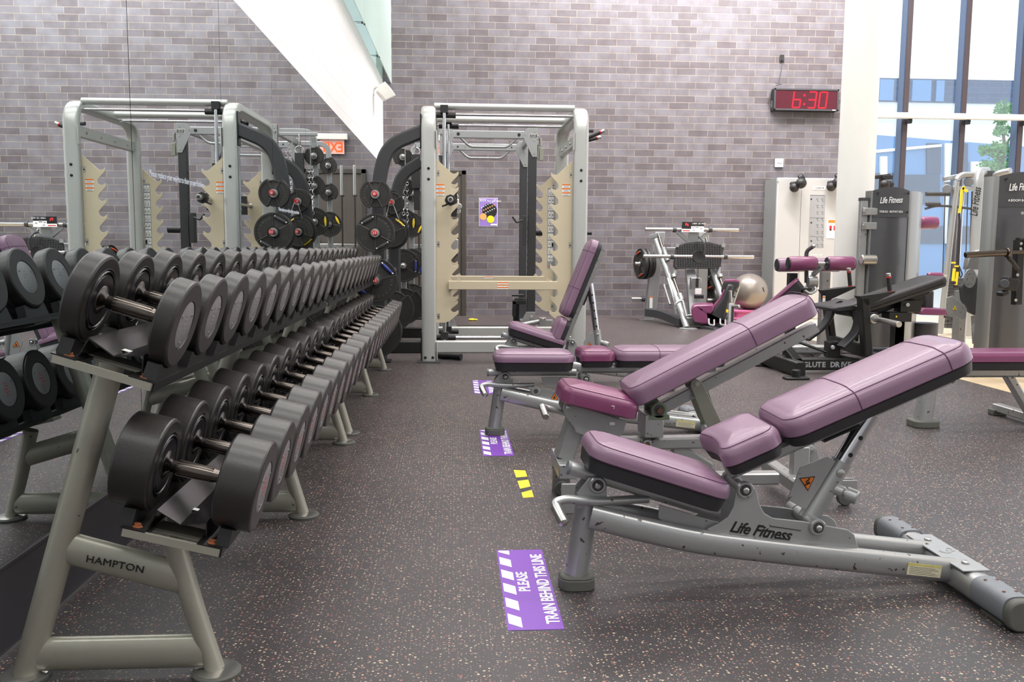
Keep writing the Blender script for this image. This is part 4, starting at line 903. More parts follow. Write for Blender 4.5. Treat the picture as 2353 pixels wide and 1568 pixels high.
def make_plate(R_, th, label, style='fan', grip='dark_grey', num='10', group='cast weight plates', rot=0.0):
    """iron plate facing -Y; local origin at the bore, front face at y = 0"""
    t = thing('weight_plate', label, 'weight plate', group=group)
    b = B('plate', 'plate_in', 'steel'); gaps = []
    secs = [(math.radians(118)+rot, math.radians(246)+rot), (math.radians(-62)+rot, math.radians(66)+rot)] if style == 'fan' else [(math.radians(-28)+rot, math.radians(88)+rot), (math.radians(152)+rot, math.radians(268)+rot)]
    n = 72
    def inside(a):
        for s0, s1 in secs:
            if s0 <= a <= s1 or s0 <= a+2*PI <= s1 or s0 <= a-2*PI <= s1: return True
        return False
    v = []; f = []
    for k in range(n):                                    # rim: full radius on the fans, cut back between them
        a = 2*PI*k/n; ins = inside(a); ro = R_ if ins else (R_*0.86 if style == 'fan' else R_*0.985); e = V((math.cos(a), 0, math.sin(a)))
        prof = [(R_*0.30, 0.004), (R_*0.32, -0.001), (R_*0.34, 0.005), (ro-0.016, 0.005), (ro-0.013, 0.0), (ro-0.002, 0.0), (ro, 0.003), (ro, th-0.003), (ro-0.003, th), (0.026, th), (0.026, -0.006), (0.042, -0.006), (0.044, 0.003)] if ins else \
               [(R_*0.30, 0.010), (R_*0.32, 0.010), (R_*0.34, 0.011), (ro-0.016, 0.011), (ro-0.013, 0.004), (ro-0.002, 0.004), (ro, 0.007), (ro, th-0.003), (ro-0.003, th), (0.026, th), (0.026, -0.006), (0.042, -0.006), (0.044, 0.003)]
        v += [e*r+V((0, y, 0)) for r, y in prof]
    m_ = 13
    for k in range(n):
        for j in range(m_): f.append((k*m_+j, ((k+1) % n)*m_+j, ((k+1) % n)*m_+(j+1) % m_, k*m_+(j+1) % m_))
    b.add(v, f)
    b.use(2); b.lathe((0, -0.008, 0), (0, 1, 0), [(0, 0.0265), (0, 0.0360), (0.003, 0.0375), (0.010, 0.0375), (0.010, 0.0265)], 28)
    b.build('disc', t)
    b = B('plate_edge')
    for s0, s1 in secs:                                   # raised edges of the fans
        for a in (s0, s1): e = V((math.cos(a), 0, math.sin(a))); b.tube([e*R_*0.33, e*(R_-0.012)], 0.0028, 6)
        b.tube([V((math.cos(s0+(s1-s0)*k/14), 0, math.sin(s0+(s1-s0)*k/14)))*(R_-0.014) for k in range(15)], 0.0018, 5)
    for k in range(30):
        a = 2*PI*k/30; b.box(V((math.cos(a), 0, math.sin(a)))*R_*0.27+V((0, 0.001, 0)), (0.003, 0.002, 0.003))
    s0 = secs[0][0] if style == 'fan' else secs[0][1]
    arc_letters(b, 'HAMPTON', R_*0.17, (0, 0.004, 0), R_*0.72, (secs[0][1]-0.30) if style == 'fan' else secs[0][1]-0.25, -0.27)
    letters(b, num, R_*0.22, V((-R_*0.12, 0.009, R_*0.62)) if style == 'fan' else V((-R_*0.72, 0.004, -R_*0.35)), (1, 0, 0), (0, 0, 1))
    b.build('raised_lettering', t)
    if style != 'fan':
        for a in ((math.radians(120)+rot), (math.radians(300)+rot)):
            e = V((math.cos(a), 0, math.sin(a))); s = V((-e.z, 0, e.x)); c = e*R_*0.74+V((0, 0.002, 0)); hl = R_*0.36
            b = B('plate_in'); b.prism([c+s*hl*0.9+e*0.028+V((0, -0.0, 0)), c-s*hl*0.9+e*0.028, c-s*hl*0.7-e*0.022, c+s*hl*0.7-e*0.022], (0, th*0.8, 0)); b.build('grip_opening', t)
            b = B(grip, 'steel'); c = c+V((0, -0.004, 0)); b.tube([c-s*hl*0.8, c-s*hl*0.4, c, c+s*hl*0.4, c+s*hl*0.8], [0.009, 0.0125, 0.014, 0.0125, 0.009], 12); b.use(1)
            for q in (-1, 1): b.cyl(c+s*hl*0.80*q, c+s*hl*0.98*q, 0.010, 12)
            b.build('grip', t)
    return t
PROTO = {}
def put_plate(R_, th, loc, label, style='fan', grip='dark_grey', num='10', rz=0.0, ry=0.0, group='plates on the pegs'):
    key = (R_, th, style, grip, num)
    if key not in PROTO: o = PROTO[key] = make_plate(R_, th, label, style, grip, num, group); o.location = loc
    else: o = dup(PROTO[key], loc, rz, label, group)
    o.rotation_euler = (0, ry, rz); o['group'] = group; return o

# ================================================================== smith machine
Y0, Y1 = 8.15, 9.58
XL, XR = at(985, 500, Y0-0.04).x, at(1334, 500, Y0-0.04).x
ZT = at(985, 236, Y0).z
SO = V((XL, Y0, 0))
sm = thing('smith_machine', 'pale silver smith machine with beige hook plates and black storage arms', 'smith machine', SO)
for X_, nm in ((XL, 0), (XR, 1)):
    x = X_-XL
    pts = fillet([(x, 0, 0.012), (x, 0, ZT-0.045), (x, Y1-Y0, ZT-0.045), (x, Y1-Y0, 0.012)], 0.20, 8)
    # section carried in the Y-Z plane so that its wide side always faces the front
    v = []; f = []; n = 24; P3 = [V(p) for p in pts]
    for i, p in enumerate(P3):
        a_, c_ = P3[max(0, i-1)], P3[min(len(P3)-1, i+1)]; d = (c_-a_).normalized(); nn = V((1, 0, 0)).cross(d).normalized()
        for k in range(n):
            a = 2*PI*k/n; v.append(p+V((1, 0, 0))*0.067*math.copysign(abs(math.cos(a))**0.5, math.cos(a))+nn*0.043*math.copysign(abs(math.sin(a))**0.5, math.sin(a)))
    for i in range(len(P3)-1):
        for k in range(n): f.append((i*n+k, i*n+(k+1) % n, (i+1)*n+(k+1) % n, (i+1)*n+k))
    f += [tuple(range(n))[::-1], tuple((len(P3)-1)*n+k for k in range(n))]
    b = B('smith_silver'); b.add(v, f); fr = b.build('side_frame', sm)
    b = B('dark_grey', 'black')
    for yy in (0, Y1-Y0):
        bb = B('dark_grey'); bb.box((x, yy, 0.006), (0.21, 0.17, 0.012)); bb.build('floor_plate', sm, bevel=0.003)
    b.use(1)
    for zz in (0.045, 1.66, 1.70+0.055):
        for dx in ((-0.034, 0.034) if zz < 0.1 else (0.0,)): b.lathe((x+dx, -0.043, zz), (0, -1, 0), [(0, 0.013), (0.006, 0.012), (0.009, 0.007), (0.009, 0)], 14)
    b.build('bolt', fr)
    b = B('smith_silver'); b.rect([(x, 0.03, 2.06), (x, Y1-Y0-0.03, 2.06)], 0.05, 0.10); sb = b.build('side_brace', sm)
    b = B('steel')
    for k in range(4): b.lathe((x+(-0.026 if nm else 0.026), 0.25+0.32*k, 2.06), (-1 if nm else 1, 0, 0), [(0, 0.014), (0.008, 0.012), (0.008, 0)], 12)
    b.build('bolt', sb)
    s = -1 if nm else 1
    for (z0, z1) in ((1.93, 2.09), (0.02, 0.19)):
        b = B('smith_silver'); b.rect([(x+s*0.072, -0.03, z0), (x+s*0.072, -0.03, z1)], 0.012, 0.05, up=(0, 1, 0)); b.build('flange', sm, bevel=0.003)
w = XR-XL
def xbar(nm, px, py, Y, r, mt, x0=0.05, x1=None, parent=sm, oval=None):
    z = at(px, py, Y).z; b = B(mt); x1 = w-0.05 if x1 is None else x1
    if oval: b.rect([(x0, Y-Y0, z), (x1, Y-Y0, z)], oval[0], oval[1], r=0.012)
    else: b.cyl((x0, Y-Y0, z), (x1, Y-Y0, z), r, 20)
    return b.build(nm, parent)
xbar('top_tube', 1150, 247, Y0+0.12, 0.031, 'smith_silver'); xbar('top_tube', 1150, 276, Y0+0.85, 0.031, 'smith_silver')
xbar('guide_rail', 1150, 265, Y0+0.10, 0.0125, 'chrome'); xbar('guide_rail', 1150, 290, Y0+0.95, 0.0125, 'chrome')
xbar('base_beam', 1100, 797, Y0, 0, 'smith_silver', oval=(0.07, 0.115)); xbar('base_beam', 1100, 763, Y1, 0, 'smith_silver', oval=(0.07, 0.115))
xbar('guide_rail', 1100, 776, Y0+0.12, 0.014, 'chrome')
for (y_, zt_, zb_) in ((Y0+0.10, (265, 776), 0), (Y0+0.95, (290, 762), 0)):
    zt = at(1025, zt_[0], y_).z; zb = at(1025, zt_[1], y_).z; xr = (at(1021 if y_ < Y0+0.5 else 1030, 400, y_).x)-XL
    b = B('chrome'); b.cyl((xr, y_-Y0-0.035, zb-0.03), (xr, y_-Y0-0.035, zt+0.04), 0.0165, 18); b.build('guide_rod', sm)
    for z_, nm in ((zt, 'upper_slide'), (zb, 'lower_slide')):
        b = B('black_pl'); b.cyl((xr-0.095, y_-Y0, z_), (xr+0.105, y_-Y0, z_), 0.026, 18, 0.003); b.box((xr, y_-Y0-0.03, z_+(0.05 if nm[0] == 'u' else 0.02)), (0.07, 0.05, 0.07)); b.build(nm, sm, bevel=0.002)
# sliding bar
bz = at(1035, 459, 7.85).z; bx = at(1035, 459, 7.85).x-XL
b = B('steel', 'black_pl', 'chrome_dark'); b.cyl((bx, -0.33, bz), (bx, -0.02, bz), 0.025, 20, 0.004); b.use(2).cyl((bx, -0.338, bz), (bx, -0.328, bz), 0.014, 14); b.use(1)
b.lathe((bx, -0.24, bz), (0, 1, 0), [(0, 0.040), (0.0, 0.048), (0.03, 0.052), (0.06, 0.048)], 8); b.cyl((bx-0.01, -0.21, bz-0.03), (bx-0.075, -0.21, bz-0.055), 0.008, 8)
b.build('bar_sleeve', sm)
b = B('steel'); b.cyl((bx, -0.02, bz), (bx, Y1-Y0+0.02, bz), 0.015, 16); b.cyl((bx, Y1-Y0+0.02, bz), (bx, Y1-Y0+0.33, bz), 0.025, 20, 0.004); b.build('bar', sm)
for y_ in (0.12, Y1-Y0-0.12):
    b = B('black_pl', 'steel'); b.box((bx+0.03, y_, bz), (0.06, 0.045, 0.19)); b.use(1).cyl((bx+0.075, y_-0.03, bz-0.04), (bx+0.075, y_+0.03, bz-0.04), 0.030, 18, 0.004); b.cyl((bx+0.05, y_-0.02, bz+0.05), (bx+0.05, y_+0.02, bz+0.05), 0.024, 16, 0.003); b.build('bar_carriage', sm, bevel=0.003)
# beige hook plates
def hook_outline():
    Yh = Y0+0.02; q = [(997, 365)]; T0 = 394.0
    q += [(1031, 396.5), (1035, 399), (1040, 399), (1044, 397)]
    for k in range(10):
        T = T0+35.45*k; q += [(1046.5, T), (1048, T+1.5), (1048, T+8)]
        if k < 9:
            N = T+35.45; q += [(1034, N-12.5), (1030.5, N-8), (1030, N-2.5), (1032, N+2), (1036, N+4.5), (1040, N+4.5), (1044, N+2.5)]
    q += [(1041, 727), (1028, 738), (1018, 742), (997, 742)]
    return [xz(px, py, Yh) for px, py in q]
HO = hook_outline(); hx0 = HO[0][0]
for side in (0, 1):
    for yy, nm in ((0.02, 'near'), (Y1-Y0+0.03, 'far')):
        base_x = (XL+0.069) if side == 0 else (XR-0.069); s = 1 if side == 0 else -1
        out = [(base_x-XL+s*(x-hx0), z) for x, z in HO]
        b = B('beige'); b.plateXZ(out, yy, 0.009); hp_ = b.build('hook_plate', sm, bevel=0.0015)
        b = B('beige'); b.box((base_x-XL+s*0.004, yy+0.03, (HO[0][1]+HO[-1][1])/2), (0.006, 0.05, HO[0][1]-HO[-1][1]-0.05)); b.build('hook_flange', hp_)
        for zc in (1.72, 1.08, 0.42):
            b = B('steel', 'ink'); b.box((base_x-XL+s*0.018, yy-0.0015, zc), (0.022, 0.002, 0.050)); b.use(1).cyl((base_x-XL+s*0.016, yy-0.003, zc-0.004), (base_x-XL+s*0.016, yy-0.001, zc-0.004), 0.007, 8); b.build('slot_clip', hp_)
        if nm == 'near':
            px = 1012 if side == 0 else 1301; c = at(px, 436, Y0+0.015); b = B('paper', 'orange', 'grey_ink')
            b.box((c.x-XL, yy-0.001, c.z), (0.072, 0.001, 0.105)); 
            for q in range(3):
                b.use(1).box((c.x-XL, yy-0.0018, c.z+0.045-0.037*q), (0.072, 0.001, 0.013)); b.use(2)
                for r_ in range(3): b.box((c.x-XL, yy-0.0018, c.z+0.032-0.037*q-0.006*r_), (0.052-0.008*(r_ % 2), 0.001, 0.0022))
            b.build('warning_label', hp_)
        elif side == 1:
            c0, c1 = at(1258, 432, Y0+1.45), at(1273.5, 618, Y0+1.45); cx_ = (c0.x+c1.x)/2-XL; b = B('grey_ink', 'paper', 'ink', 'red'); b.box((cx_, yy-0.001, (c0.z+c1.z)/2), (0.072, 0.001, c0.z-c1.z))
            for q in range(10):
                zc = c0.z-0.050-0.078*q
                for dx in (-0.016, 0.016): b.use(1).box((cx_+dx, yy-0.002, zc), (0.026, 0.001, 0.062))
                b.use(2)
                for dx in (-0.016, 0.016): b.box((cx_+dx, yy-0.003, zc+0.004*(q % 3-1)), (0.004, 0.001, 0.034)); b.box((cx_+dx+0.003, yy-0.003, zc-0.016+0.01*(q % 2)), (0.016, 0.001, 0.005))
            b.use(3).box((cx_, yy-0.002, c1.z+0.028), (0.036, 0.001, 0.018)); b.build('exercise_chart', hp_)
# safety bars
for (yy, y0_, y1_) in ((-0.012, 646, 666), (Y1-Y0+0.0, 634.5, 652)):
    za = at(1150, y0_, Y0+yy).z; zb = at(1150, y1_, Y0+yy).z; x0 = (at(1031 if yy < 0.5 else 1036, 650, Y0+yy)).x-XL; x1 = (at(1280 if yy < 0.5 else 1249, 650, Y0+yy)).x-XL
    b = B('beige'); b.rect([(x0, yy, (za+zb)/2), (x1, yy, (za+zb)/2)], 0.05, za-zb, r=0.005); sb = b.build('safety_bar', sm)
    for x in (x0+0.09, x1-0.09):
        b = B('beige'); b.prism([(x-0.022, yy-0.02, za), (x+0.022, yy-0.02, za), (x+0.010, yy-0.02, za+0.022), (x-0.004, yy-0.02, za+0.030)], (0, 0.01, 0)); b.build('catch_pin', sb)
    b = B('paper', 'orange'); xm = (x0+x1)/2-0.005
    if yy < 0.5:
        for cx_ in (xm, ): 
            b.use(0).box((cx_, yy-0.026, (za+zb)/2), (0.105, 0.001, 0.066)); b.use(1)
            for q in (0.026, 0.004, -0.018): b.box((cx_, yy-0.0268, (za+zb)/2+q), (0.105, 0.001, 0.009))
    else: b.use(0).box((xm-0.09, yy-0.026, za-0.014), (0.1, 0.001, 0.024)); b.use(1).box((xm-0.09, yy-0.0268, za-0.008), (0.1, 0.001, 0.007))
    b.build('warning_label', sb)
# pull-up handles at the right side
for (p0, p1, Yh) in (((1344, 320), (1389, 300), Y0+0.25), ((1338, 326), (1381, 315), Y0+0.75)):
    a, c = at(p0[0], p0[1], Yh)-SO, at(p1[0], p1[1], Yh)-SO; d = (c-a).normalized()
    b = B('black_pl', 'red', 'chrome'); b.cyl(a, c-d*0.045, 0.0175, 16); b.use(1).cyl(c-d*0.047, c-d*0.037, 0.019, 16); b.use(2).cyl(c-d*0.037, c, 0.017, 16, 0.003); b.build('pull_up_handle', sm)
b = B('dark_grey'); a = at(1340, 300, Y0+0.5)-SO; b.cyl(a, a+V((0.10, 0, 0)), 0.02, 14, 0.004); b.build('side_peg', sm)
b = B('black'); a = at(1348, 536, Y0+0.7)-SO; b.cyl(a-V((0.05, 0, 0)), a+V((0.05, 0, 0)), 0.018, 12); b.build('side_peg', sm)
# black storage arms with pegs
def storage_arm(Yp, pa, pmid, pv, foot_py, lab, pegs):
    a, m1, m2, v_ = at(pa[0], pa[1], Yp)-SO, at(pmid[0], pmid[1], Yp)-SO, None, at(pv, 500, Yp)-SO
    pts = fillet([a, (v_.x+0.08, a.y, m1.z), (v_.x, a.y, m1.z-0.30), (v_.x, a.y, 0.012)], 0.25, 9)
    b = B('frame_arm'); b.rect(pts, 0.125, 0.07, up=(0, 1, 0), r=0.018)
    arm = b.build('storage_arm', sm)
    b = B('black'); b.box((v_.x, a.y, 0.008), (0.20, 0.16, 0.016)); b.build('floor_plate', arm, bevel=0.003)
    b = B('black'); b.rect([(v_.x+0.05, a.y, 0.135), (-0.07, a.y, 0.135)], 0.07, 0.11); b.build('lower_beam', arm, bevel=0.003)
    for z_ in (0.13, a.z): b = B('black'); b.box((-0.070, a.y, z_), (0.012, 0.09, 0.30)); b.build('mount_plate', arm, bevel=0.003)
    for (py, Ye, num) in pegs:
        c = at(pv, py, Yp); z = c.z; L_ = Yp-Ye
        b = B('steel', 'red', 'paper'); b.cyl((v_.x, a.y-0.03, z), (v_.x, Ye-Y0, z), 0.024, 18); b.use(1); b.cyl((v_.x, Ye-Y0, z), (v_.x, Ye-Y0-0.018, z), 0.0235, 20, 0.004); pg = b.build('storage_peg', arm)
        if num: bb = B('white_ink'); letters(bb, num, 0.030, V((v_.x-0.017, Ye-Y0-0.0195, z-0.011)), (1, 0, 0), (0, 0, 1), 1.0, 0.0003, 0.60); bb.build('weight_number', pg)
    return v_.x+XL
def pz(py, Yp, pv): return at(pv, py, Yp).z
YA1, YA2 = Y0+0.02, Y1-0.05
xa = storage_arm(YA1, (972, 302), (905, 335), 871, 828, '', [(452, 7.72, '10'), (537, 7.68, '25'), (640, 7.66, '35'), (752, 7.66, '')])
xb = storage_arm(YA2, (968, 372), (925, 400), 906, 815, '', [(470, 9.02, '5'), (536, 9.0, '10'), (620, 9.0, '35'), (705, 9.0, '')])
def zq(px, py, Y): return at(px, py, Y).z
# plates (front tree then rear tree)
P_ = 'cast plates on the storage arms'
put_plate(0.132, 0.030, (xa, 7.79, pz(452, YA1, 871)), 'small fan-shaped iron plate topmost on the near storage arm', 'fan', num='10', group=P_)
put_plate(0.132, 0.030, (xa, 7.83, pz(452, YA1, 871)), 'small iron plate directly behind the topmost near-arm plate', 'fan', num='10', group=P_)
put_plate(0.168, 0.034, (xa, 7.75, pz(537, YA1, 871)), 'iron plate with two dark grips, second from top on near arm', 'grip', 'dark_grey', '25', group=P_)
put_plate(0.168, 0.034, (xa, 7.80, pz(537, YA1, 871)), 'iron plate behind the near arm plate with dark grips', 'grip', 'dark_grey', '25', group=P_)
put_plate(0.195, 0.036, (xa, 7.73, pz(640, YA1, 871)), 'large 35 pound iron plate with blue grip on near arm', 'grip', 'blue_pl', '35', ry=math.radians(75), group=P_)
put_plate(0.224, 0.040, (xa, 7.73, pz(752, YA1, 871)), 'largest iron plate, lowest on the near storage arm beside dumbbells', 'fan', num='45', ry=0.5, group=P_)
put_plate(0.224, 0.040, (xa, 7.78, pz(752, YA1, 871)), 'large iron plate behind the lowest near-arm plate', 'fan', num='45', ry=0.9, group=P_)
put_plate(0.120, 0.028, (xb, 9.08, pz(470, YA2, 906)), 'small iron plate topmost on the far storage arm', 'fan', num='5', ry=0.6, group=P_)
put_plate(0.130, 0.028, (xb, 9.115, pz(470, YA2, 906)), 'slightly larger iron plate behind the topmost far-arm plate', 'fan', num='10', ry=0.9, group=P_)
put_plate(0.150, 0.030, (xb, 9.08, pz(536, YA2, 906)), 'iron plate second from top on the far storage arm', 'fan', num='10', ry=0.8, group=P_)
put_plate(0.175, 0.032, (xb, 9.12, pz(536, YA2, 906)), 'iron plate with yellow grips behind, second from top on far arm', 'grip', 'yellow', '25', ry=1.2, group=P_)
put_plate(0.224, 0.040, (xb+0.0, 9.08, pz(705, YA2, 906)), 'largest iron plate lowest on the far storage arm', 'fan', num='45', ry=0.4, group=P_)
# black foam roller and its strap beside the machine
a, c = fl(1008, 826), fl(1060, 829)
b = B('black_pl', 'pad_black'); a = V((a.x, a.y+0.05, 0.030)); c = V((c.x, c.y+0.03, 0.030)); d = (c-a).normalized(); L_ = (c-a).length
b.lathe(a, d, [(0, 0.018), (0, 0.028), (L_*0.3, 0.030), (L_*0.6, 0.028), (L_, 0.030), (L_, 0.019)], 20); tag(b.build('bar_pad'), 'rolled black foam bar pad lying at the foot of the smith machine', 'bar pad')
# spring collar hanging on the far arm peg
b = B('chrome'); c = V((xb, 9.03, pz(470, YA2, 906))); b.tube(fillet([c+V((-0.05, 0, -0.17)), c+V((-0.02, -0.02, -0.04)), c+V((0.0, -0.02, 0.03)), c+V((0.03, -0.02, -0.04)), c+V((0.085, 0, -0.19))], 0.02, 4), 0.004, 8); tag(b.build('spring_collar'), 'chrome spring collar hanging from the far storage arm peg', 'spring collar')

# ================================================================== power rack behind
YR0, YR1 = 10.4, 11.72
RX0, RX1 = at(1021, 400, YR0).x, at(1223, 400, YR0).x; RO = V((RX0, YR0, 0)); rw = RX1-RX0
pr_ = thing('power_rack', 'dark power rack with silver top brackets standing behind the smith machine', 'power rack', RO)
zt = at(1220, 295, YR0).z
for yy in (0, YR1-YR0):
    for x in (0, rw):
        b = B('frame_arm', 'ink'); b.rect([(x, yy, 0.02), (x, yy, zt-0.02)], 0.098, 0.075, up=(0, 1, 0), r=0.006); b.use(1)
        for k in range(22): b.box((x-(0.050 if x > 0 else -0.050), yy+0.0, zt-0.55-0.075*k), (0.003, 0.03, 0.022))
        up_ = b.build('upright', pr_)
        if yy == 0 and x > 0:
            bb = B('ink')
            for k in range(1, 9): letters(bb, str(k), 0.03, V((x-0.035, yy-0.039, zt-0.52-0.15*k)), (1, 0, 0), (0, 0, 1))
            bb.build('numbers', up_)
        s = 1 if x > 0 else -1
        out = [(x+s*0.052, zt), (x-s*0.060, zt), (x-s*0.120, zt-0.065), (x-s*0.120, zt-0.090), (x-s*0.005, zt-0.33), (x+s*0.052, zt-0.33)]
        b = B('silver'); b.plateXZ(out, yy-0.048, 0.008); bk = b.build('top_bracket', pr_, bevel=0.002)
        b = B('steel')
        for (q, z_) in ((0.02, -0.04), (0.02, -0.14), (0.02, -0.29), (-0.085, -0.075)): b.lathe((x+s*q, yy-0.049, zt+z_), (0, -1, 0), [(0, 0.011), (0.006, 0.010), (0.006, 0)], 12)
        b.build('bolt', bk)
        if yy == 0:
            b = B('ink', 'paper'); cx_ = x+s*0.005; b.use(1).box((cx_, yy-0.0495, zt-0.09), (0.092, 0.002, 0.048)); b.use(0).box((cx_, yy-0.051, zt-0.09), (0.084, 0.002, 0.040)); bd = b.build('maker_plate', bk)
            bb = B('white_ink'); letters(bb, 'HAMMER', 0.020, V((cx_-0.037, yy-0.053, zt-0.087)), (1, 0, 0), (0, 0, 1), 0.95, 0.0002, 0.62); letters(bb, 'STRENGTH', 0.016, V((cx_-0.038, yy-0.053, zt-0.105)), (1, 0, 0), (0, 0, 1), 0.85, 0.0002, 0.62); bb.build('lettering', bd)
    b = B('silver', 'ink'); b.rect([(0.10, yy-0.02, zt-0.082), (rw-0.10, yy-0.02, zt-0.082)], 0.05, 0.085, r=0.006); b.use(1)
    for x in (0.16, rw-0.16): b.cyl((x, yy-0.052, zt-0.082), (x, yy-0.04, zt-0.082), 0.018 if yy == 0 else 0.010, 14)
    cb = b.build('crossbeam', pr_)
    b = B('silver'); b.tube(fillet([(0.18, yy-0.02, zt-0.11), (0.29, yy-0.02, zt-0.22), (rw-0.29, yy-0.02, zt-0.22), (rw-0.18, yy-0.02, zt-0.11)], 0.05, 5), 0.015, 12); b.build('pull_up_bar', pr_)
    b = B('steel')
    if yy > 0:
        for k in range(5): b.lathe((0.26+0.13*k, yy-0.046, zt-0.082), (0, -1, 0), [(0, 0.011), (0.005, 0.010), (0.005, 0)], 10)
        b.build('bolt', cb)
for x in (0, rw):
    b = B('silver'); b.rect([(x, 0, zt-0.05), (x, YR1-YR0, zt-0.05)], 0.05, 0.08); b.build('side_rail', pr_)
    b = B('silver'); b.rect([(x, 0.0, 0.06), (x, YR1-YR0, 0.06)], 0.08, 0.10); b.build('base_rail', pr_)
    s = 1 if x > 0 else -1
    b = B('bench_plate', 'steel'); b.plateXZ([(x+s*0.045, 0.02), (x-s*0.20, 0.02), (x-s*0.06, 0.30), (x+s*0.045, 0.30)], -0.055, 0.008); b.use(1)
    for z_ in (0.07, 0.24): b.lathe((x+s*0.0, -0.056, z_), (0, -1, 0), [(0, 0.016), (0.006, 0.014), (0.006, 0)], 12)
    b.build('gusset', pr_, bevel=0.002)
b = B('frame_arm', 'steel'); p = at(1140, 741, YR0-0.05)-RO; b.box((rw/2+0.02, -0.02, 0.075), (rw-0.05, 0.06, 0.085)); b.use(1).box((rw/2+0.02, -0.035, 0.120), (rw-0.05, 0.10, 0.006)); pf = b.build('front_beam', pr_)
bb = B('white_ink'); letters(bb, 'HAMMER STRENGTH', 0.052, V((rw/2-0.20, -0.0515, 0.052)), (1, 0, 0), (0, 0, 1), 0.85, 0.0012, 0.60); bb.build('lettering', pf)
b = B('black'); b.box((rw/2, 0.66, 0.012), (rw+0.1, 1.2, 0.024)); b.build('floor_platform', pr_)
# bolted attachments of the rack
b = B('bench_silver', 'steel'); a, c = at(1196, 748, YR0-0.25)-RO, at(1246, 738, YR0-0.25)-RO; b.cyl(a, c, 0.028, 16, 0.004); b.box(c+V((0.0, 0, -0.01)), (0.075, 0.10, 0.10)); b.box(c+V((0.07, 0, -0.02)), (0.09, 0.07, 0.07)); b.use(1).cyl(c+V((0, -0.056, 0.02)), c+V((0, -0.05, 0.02)), 0.016, 12); b.build('landmine_arm', pr_, bevel=0.003)
b = B('black', 'black_pl')
a = at(1178, 693, YR1)-RO; c = at(1208, 727, YR1)-RO; b.box(((a.x+c.x)/2, a.y, a.z-0.01), (c.x-a.x, 0.08, 0.05)); b.box((a.x+0.02, a.y, (a.z+c.z)/2), (0.045, 0.08, a.z-c.z)); b.use(1).box(((a.x+c.x)/2+0.06, a.y+0.12, (a.z+c.z)/2-0.03), (0.26, 0.05, 0.28)); b.build('checker_step', pr_, bevel=0.003)
b = B('black_pl'); a = at(1176, 679, YR0)-RO; b.cyl(a, a+V((0.14, 0, 0)), 0.013, 10); a = at(1182, 688, YR0)-RO; b.cyl(a, a+V((0.13, 0, 0)), 0.013, 10); b.build('storage_pin', pr_)
b = B('frame_arm', 'black_pl'); a = at(1196, 530, YR0)-RO; b.box((a.x+0.045, 0, a.z), (0.05, 0.11, 0.34)); b.tube(fillet([(a.x+0.02, -0.05, a.z+0.12), (a.x-0.05, -0.05, a.z+0.09), (a.x-0.10, -0.05, a.z+0.16)], 0.02), 0.012, 10); b.use(1).cyl((rw+0.04, 0, a.z-0.02), (rw+0.20, 0, a.z-0.02), 0.040, 16, 0.006); b.build('hook_carriage', pr_, bevel=0.003)
b = B('zinc'); a = at(1242, 322, YR0)-RO; b.ring((a.x-0.03, 0, a.z+0.03), (0, 1, 0), 0.016, 0.006); b.cyl((a.x-0.0, 0, a.z+0.02), (a.x, 0, a.z-0.07), 0.016, 10); b.box((a.x+0.01, 0, a.z-0.16), (0.045, 0.03, 0.14)); b.cyl((a.x-0.02, 0, a.z-0.05), (a.x-0.03, 0, a.z-0.22), 0.014, 10); b.build('cable_clip', pr_, bevel=0.004)
# storage wing on the left of the power rack
for (yy, px) in ((0.0, 927), (YR1-YR0-0.1, 946)):
    xx = at(px, 450, YR0+yy).x-RX0
    b = B('silver'); b.rect(fillet([(-0.08, yy, zt-0.075), (xx+0.02, yy, zt-0.075), (xx, yy, zt-0.30), (xx, yy, 0.02)], 0.22, 7), 0.062, 0.060, r=0.006, up=(0, 1, 0)); st = b.build('storage_post', pr_)
    b = B('steel')
    for k in range(12): b.lathe((xx+0.0, yy-0.032, zt-0.42-0.15*k), (0, -1, 0), [(0, 0.010), (0.005, 0.009), (0.005, 0)], 10)
    b.build('bolt', st)
    for (py, L_) in ((363, 0.18), (431, 0.18), (512, 0.20), (610, 0.22), (700, 0.22)):
        z = at(927, py, YR0).z; b = B('steel'); b.cyl((xx, yy-0.03, z), (xx, yy-L_, z), 0.024, 16, 0.006); b.lathe((xx, yy-L_, z), (0, -1, 0), [(0, 0.014), (0.02, 0.010), (0.022, 0)], 12); b.build('storage_peg', pr_)
xs_ = at(927, 450, YR0).x; xs2 = at(946, 450, YR1-0.1).x
S_ = 'plates stored on the power rack'
rows = ((363, 0.110, 'fan', 'dark_grey', '5', 'topmost'), (431, 0.118, 'fan', 'dark_grey', '5', 'second from top'), (512, 0.160, 'grip', 'yellow', '25', 'third from top'), (610, 0.190, 'grip', 'blue_pl', '35', 'fourth from top'), (700, 0.224, 'fan', 'dark_grey', '45', 'lowest'))
for (py, R_, stl, g, nu, wh) in rows:
    z = at(927, py, YR0).z
    put_plate(R_, 0.03, (xs_, YR0-0.10, z), 'iron plate %s on the near wing post of power rack' % wh + (' with %s grips' % ('yellow' if g == 'yellow' else 'blue') if stl == 'grip' else ''), stl, g, nu, ry=0.3 if stl == 'fan' else -1.0, group=S_)
    put_plate(R_, 0.03, (xs2, YR1-0.20, z), 'iron plate %s on the far wing post of power rack' % wh + (' with %s grips' % ('yellow' if g == 'yellow' else 'blue') if stl == 'grip' else ''), stl, g, nu, ry=0.3 if stl == 'fan' else -0.6, group=S_)
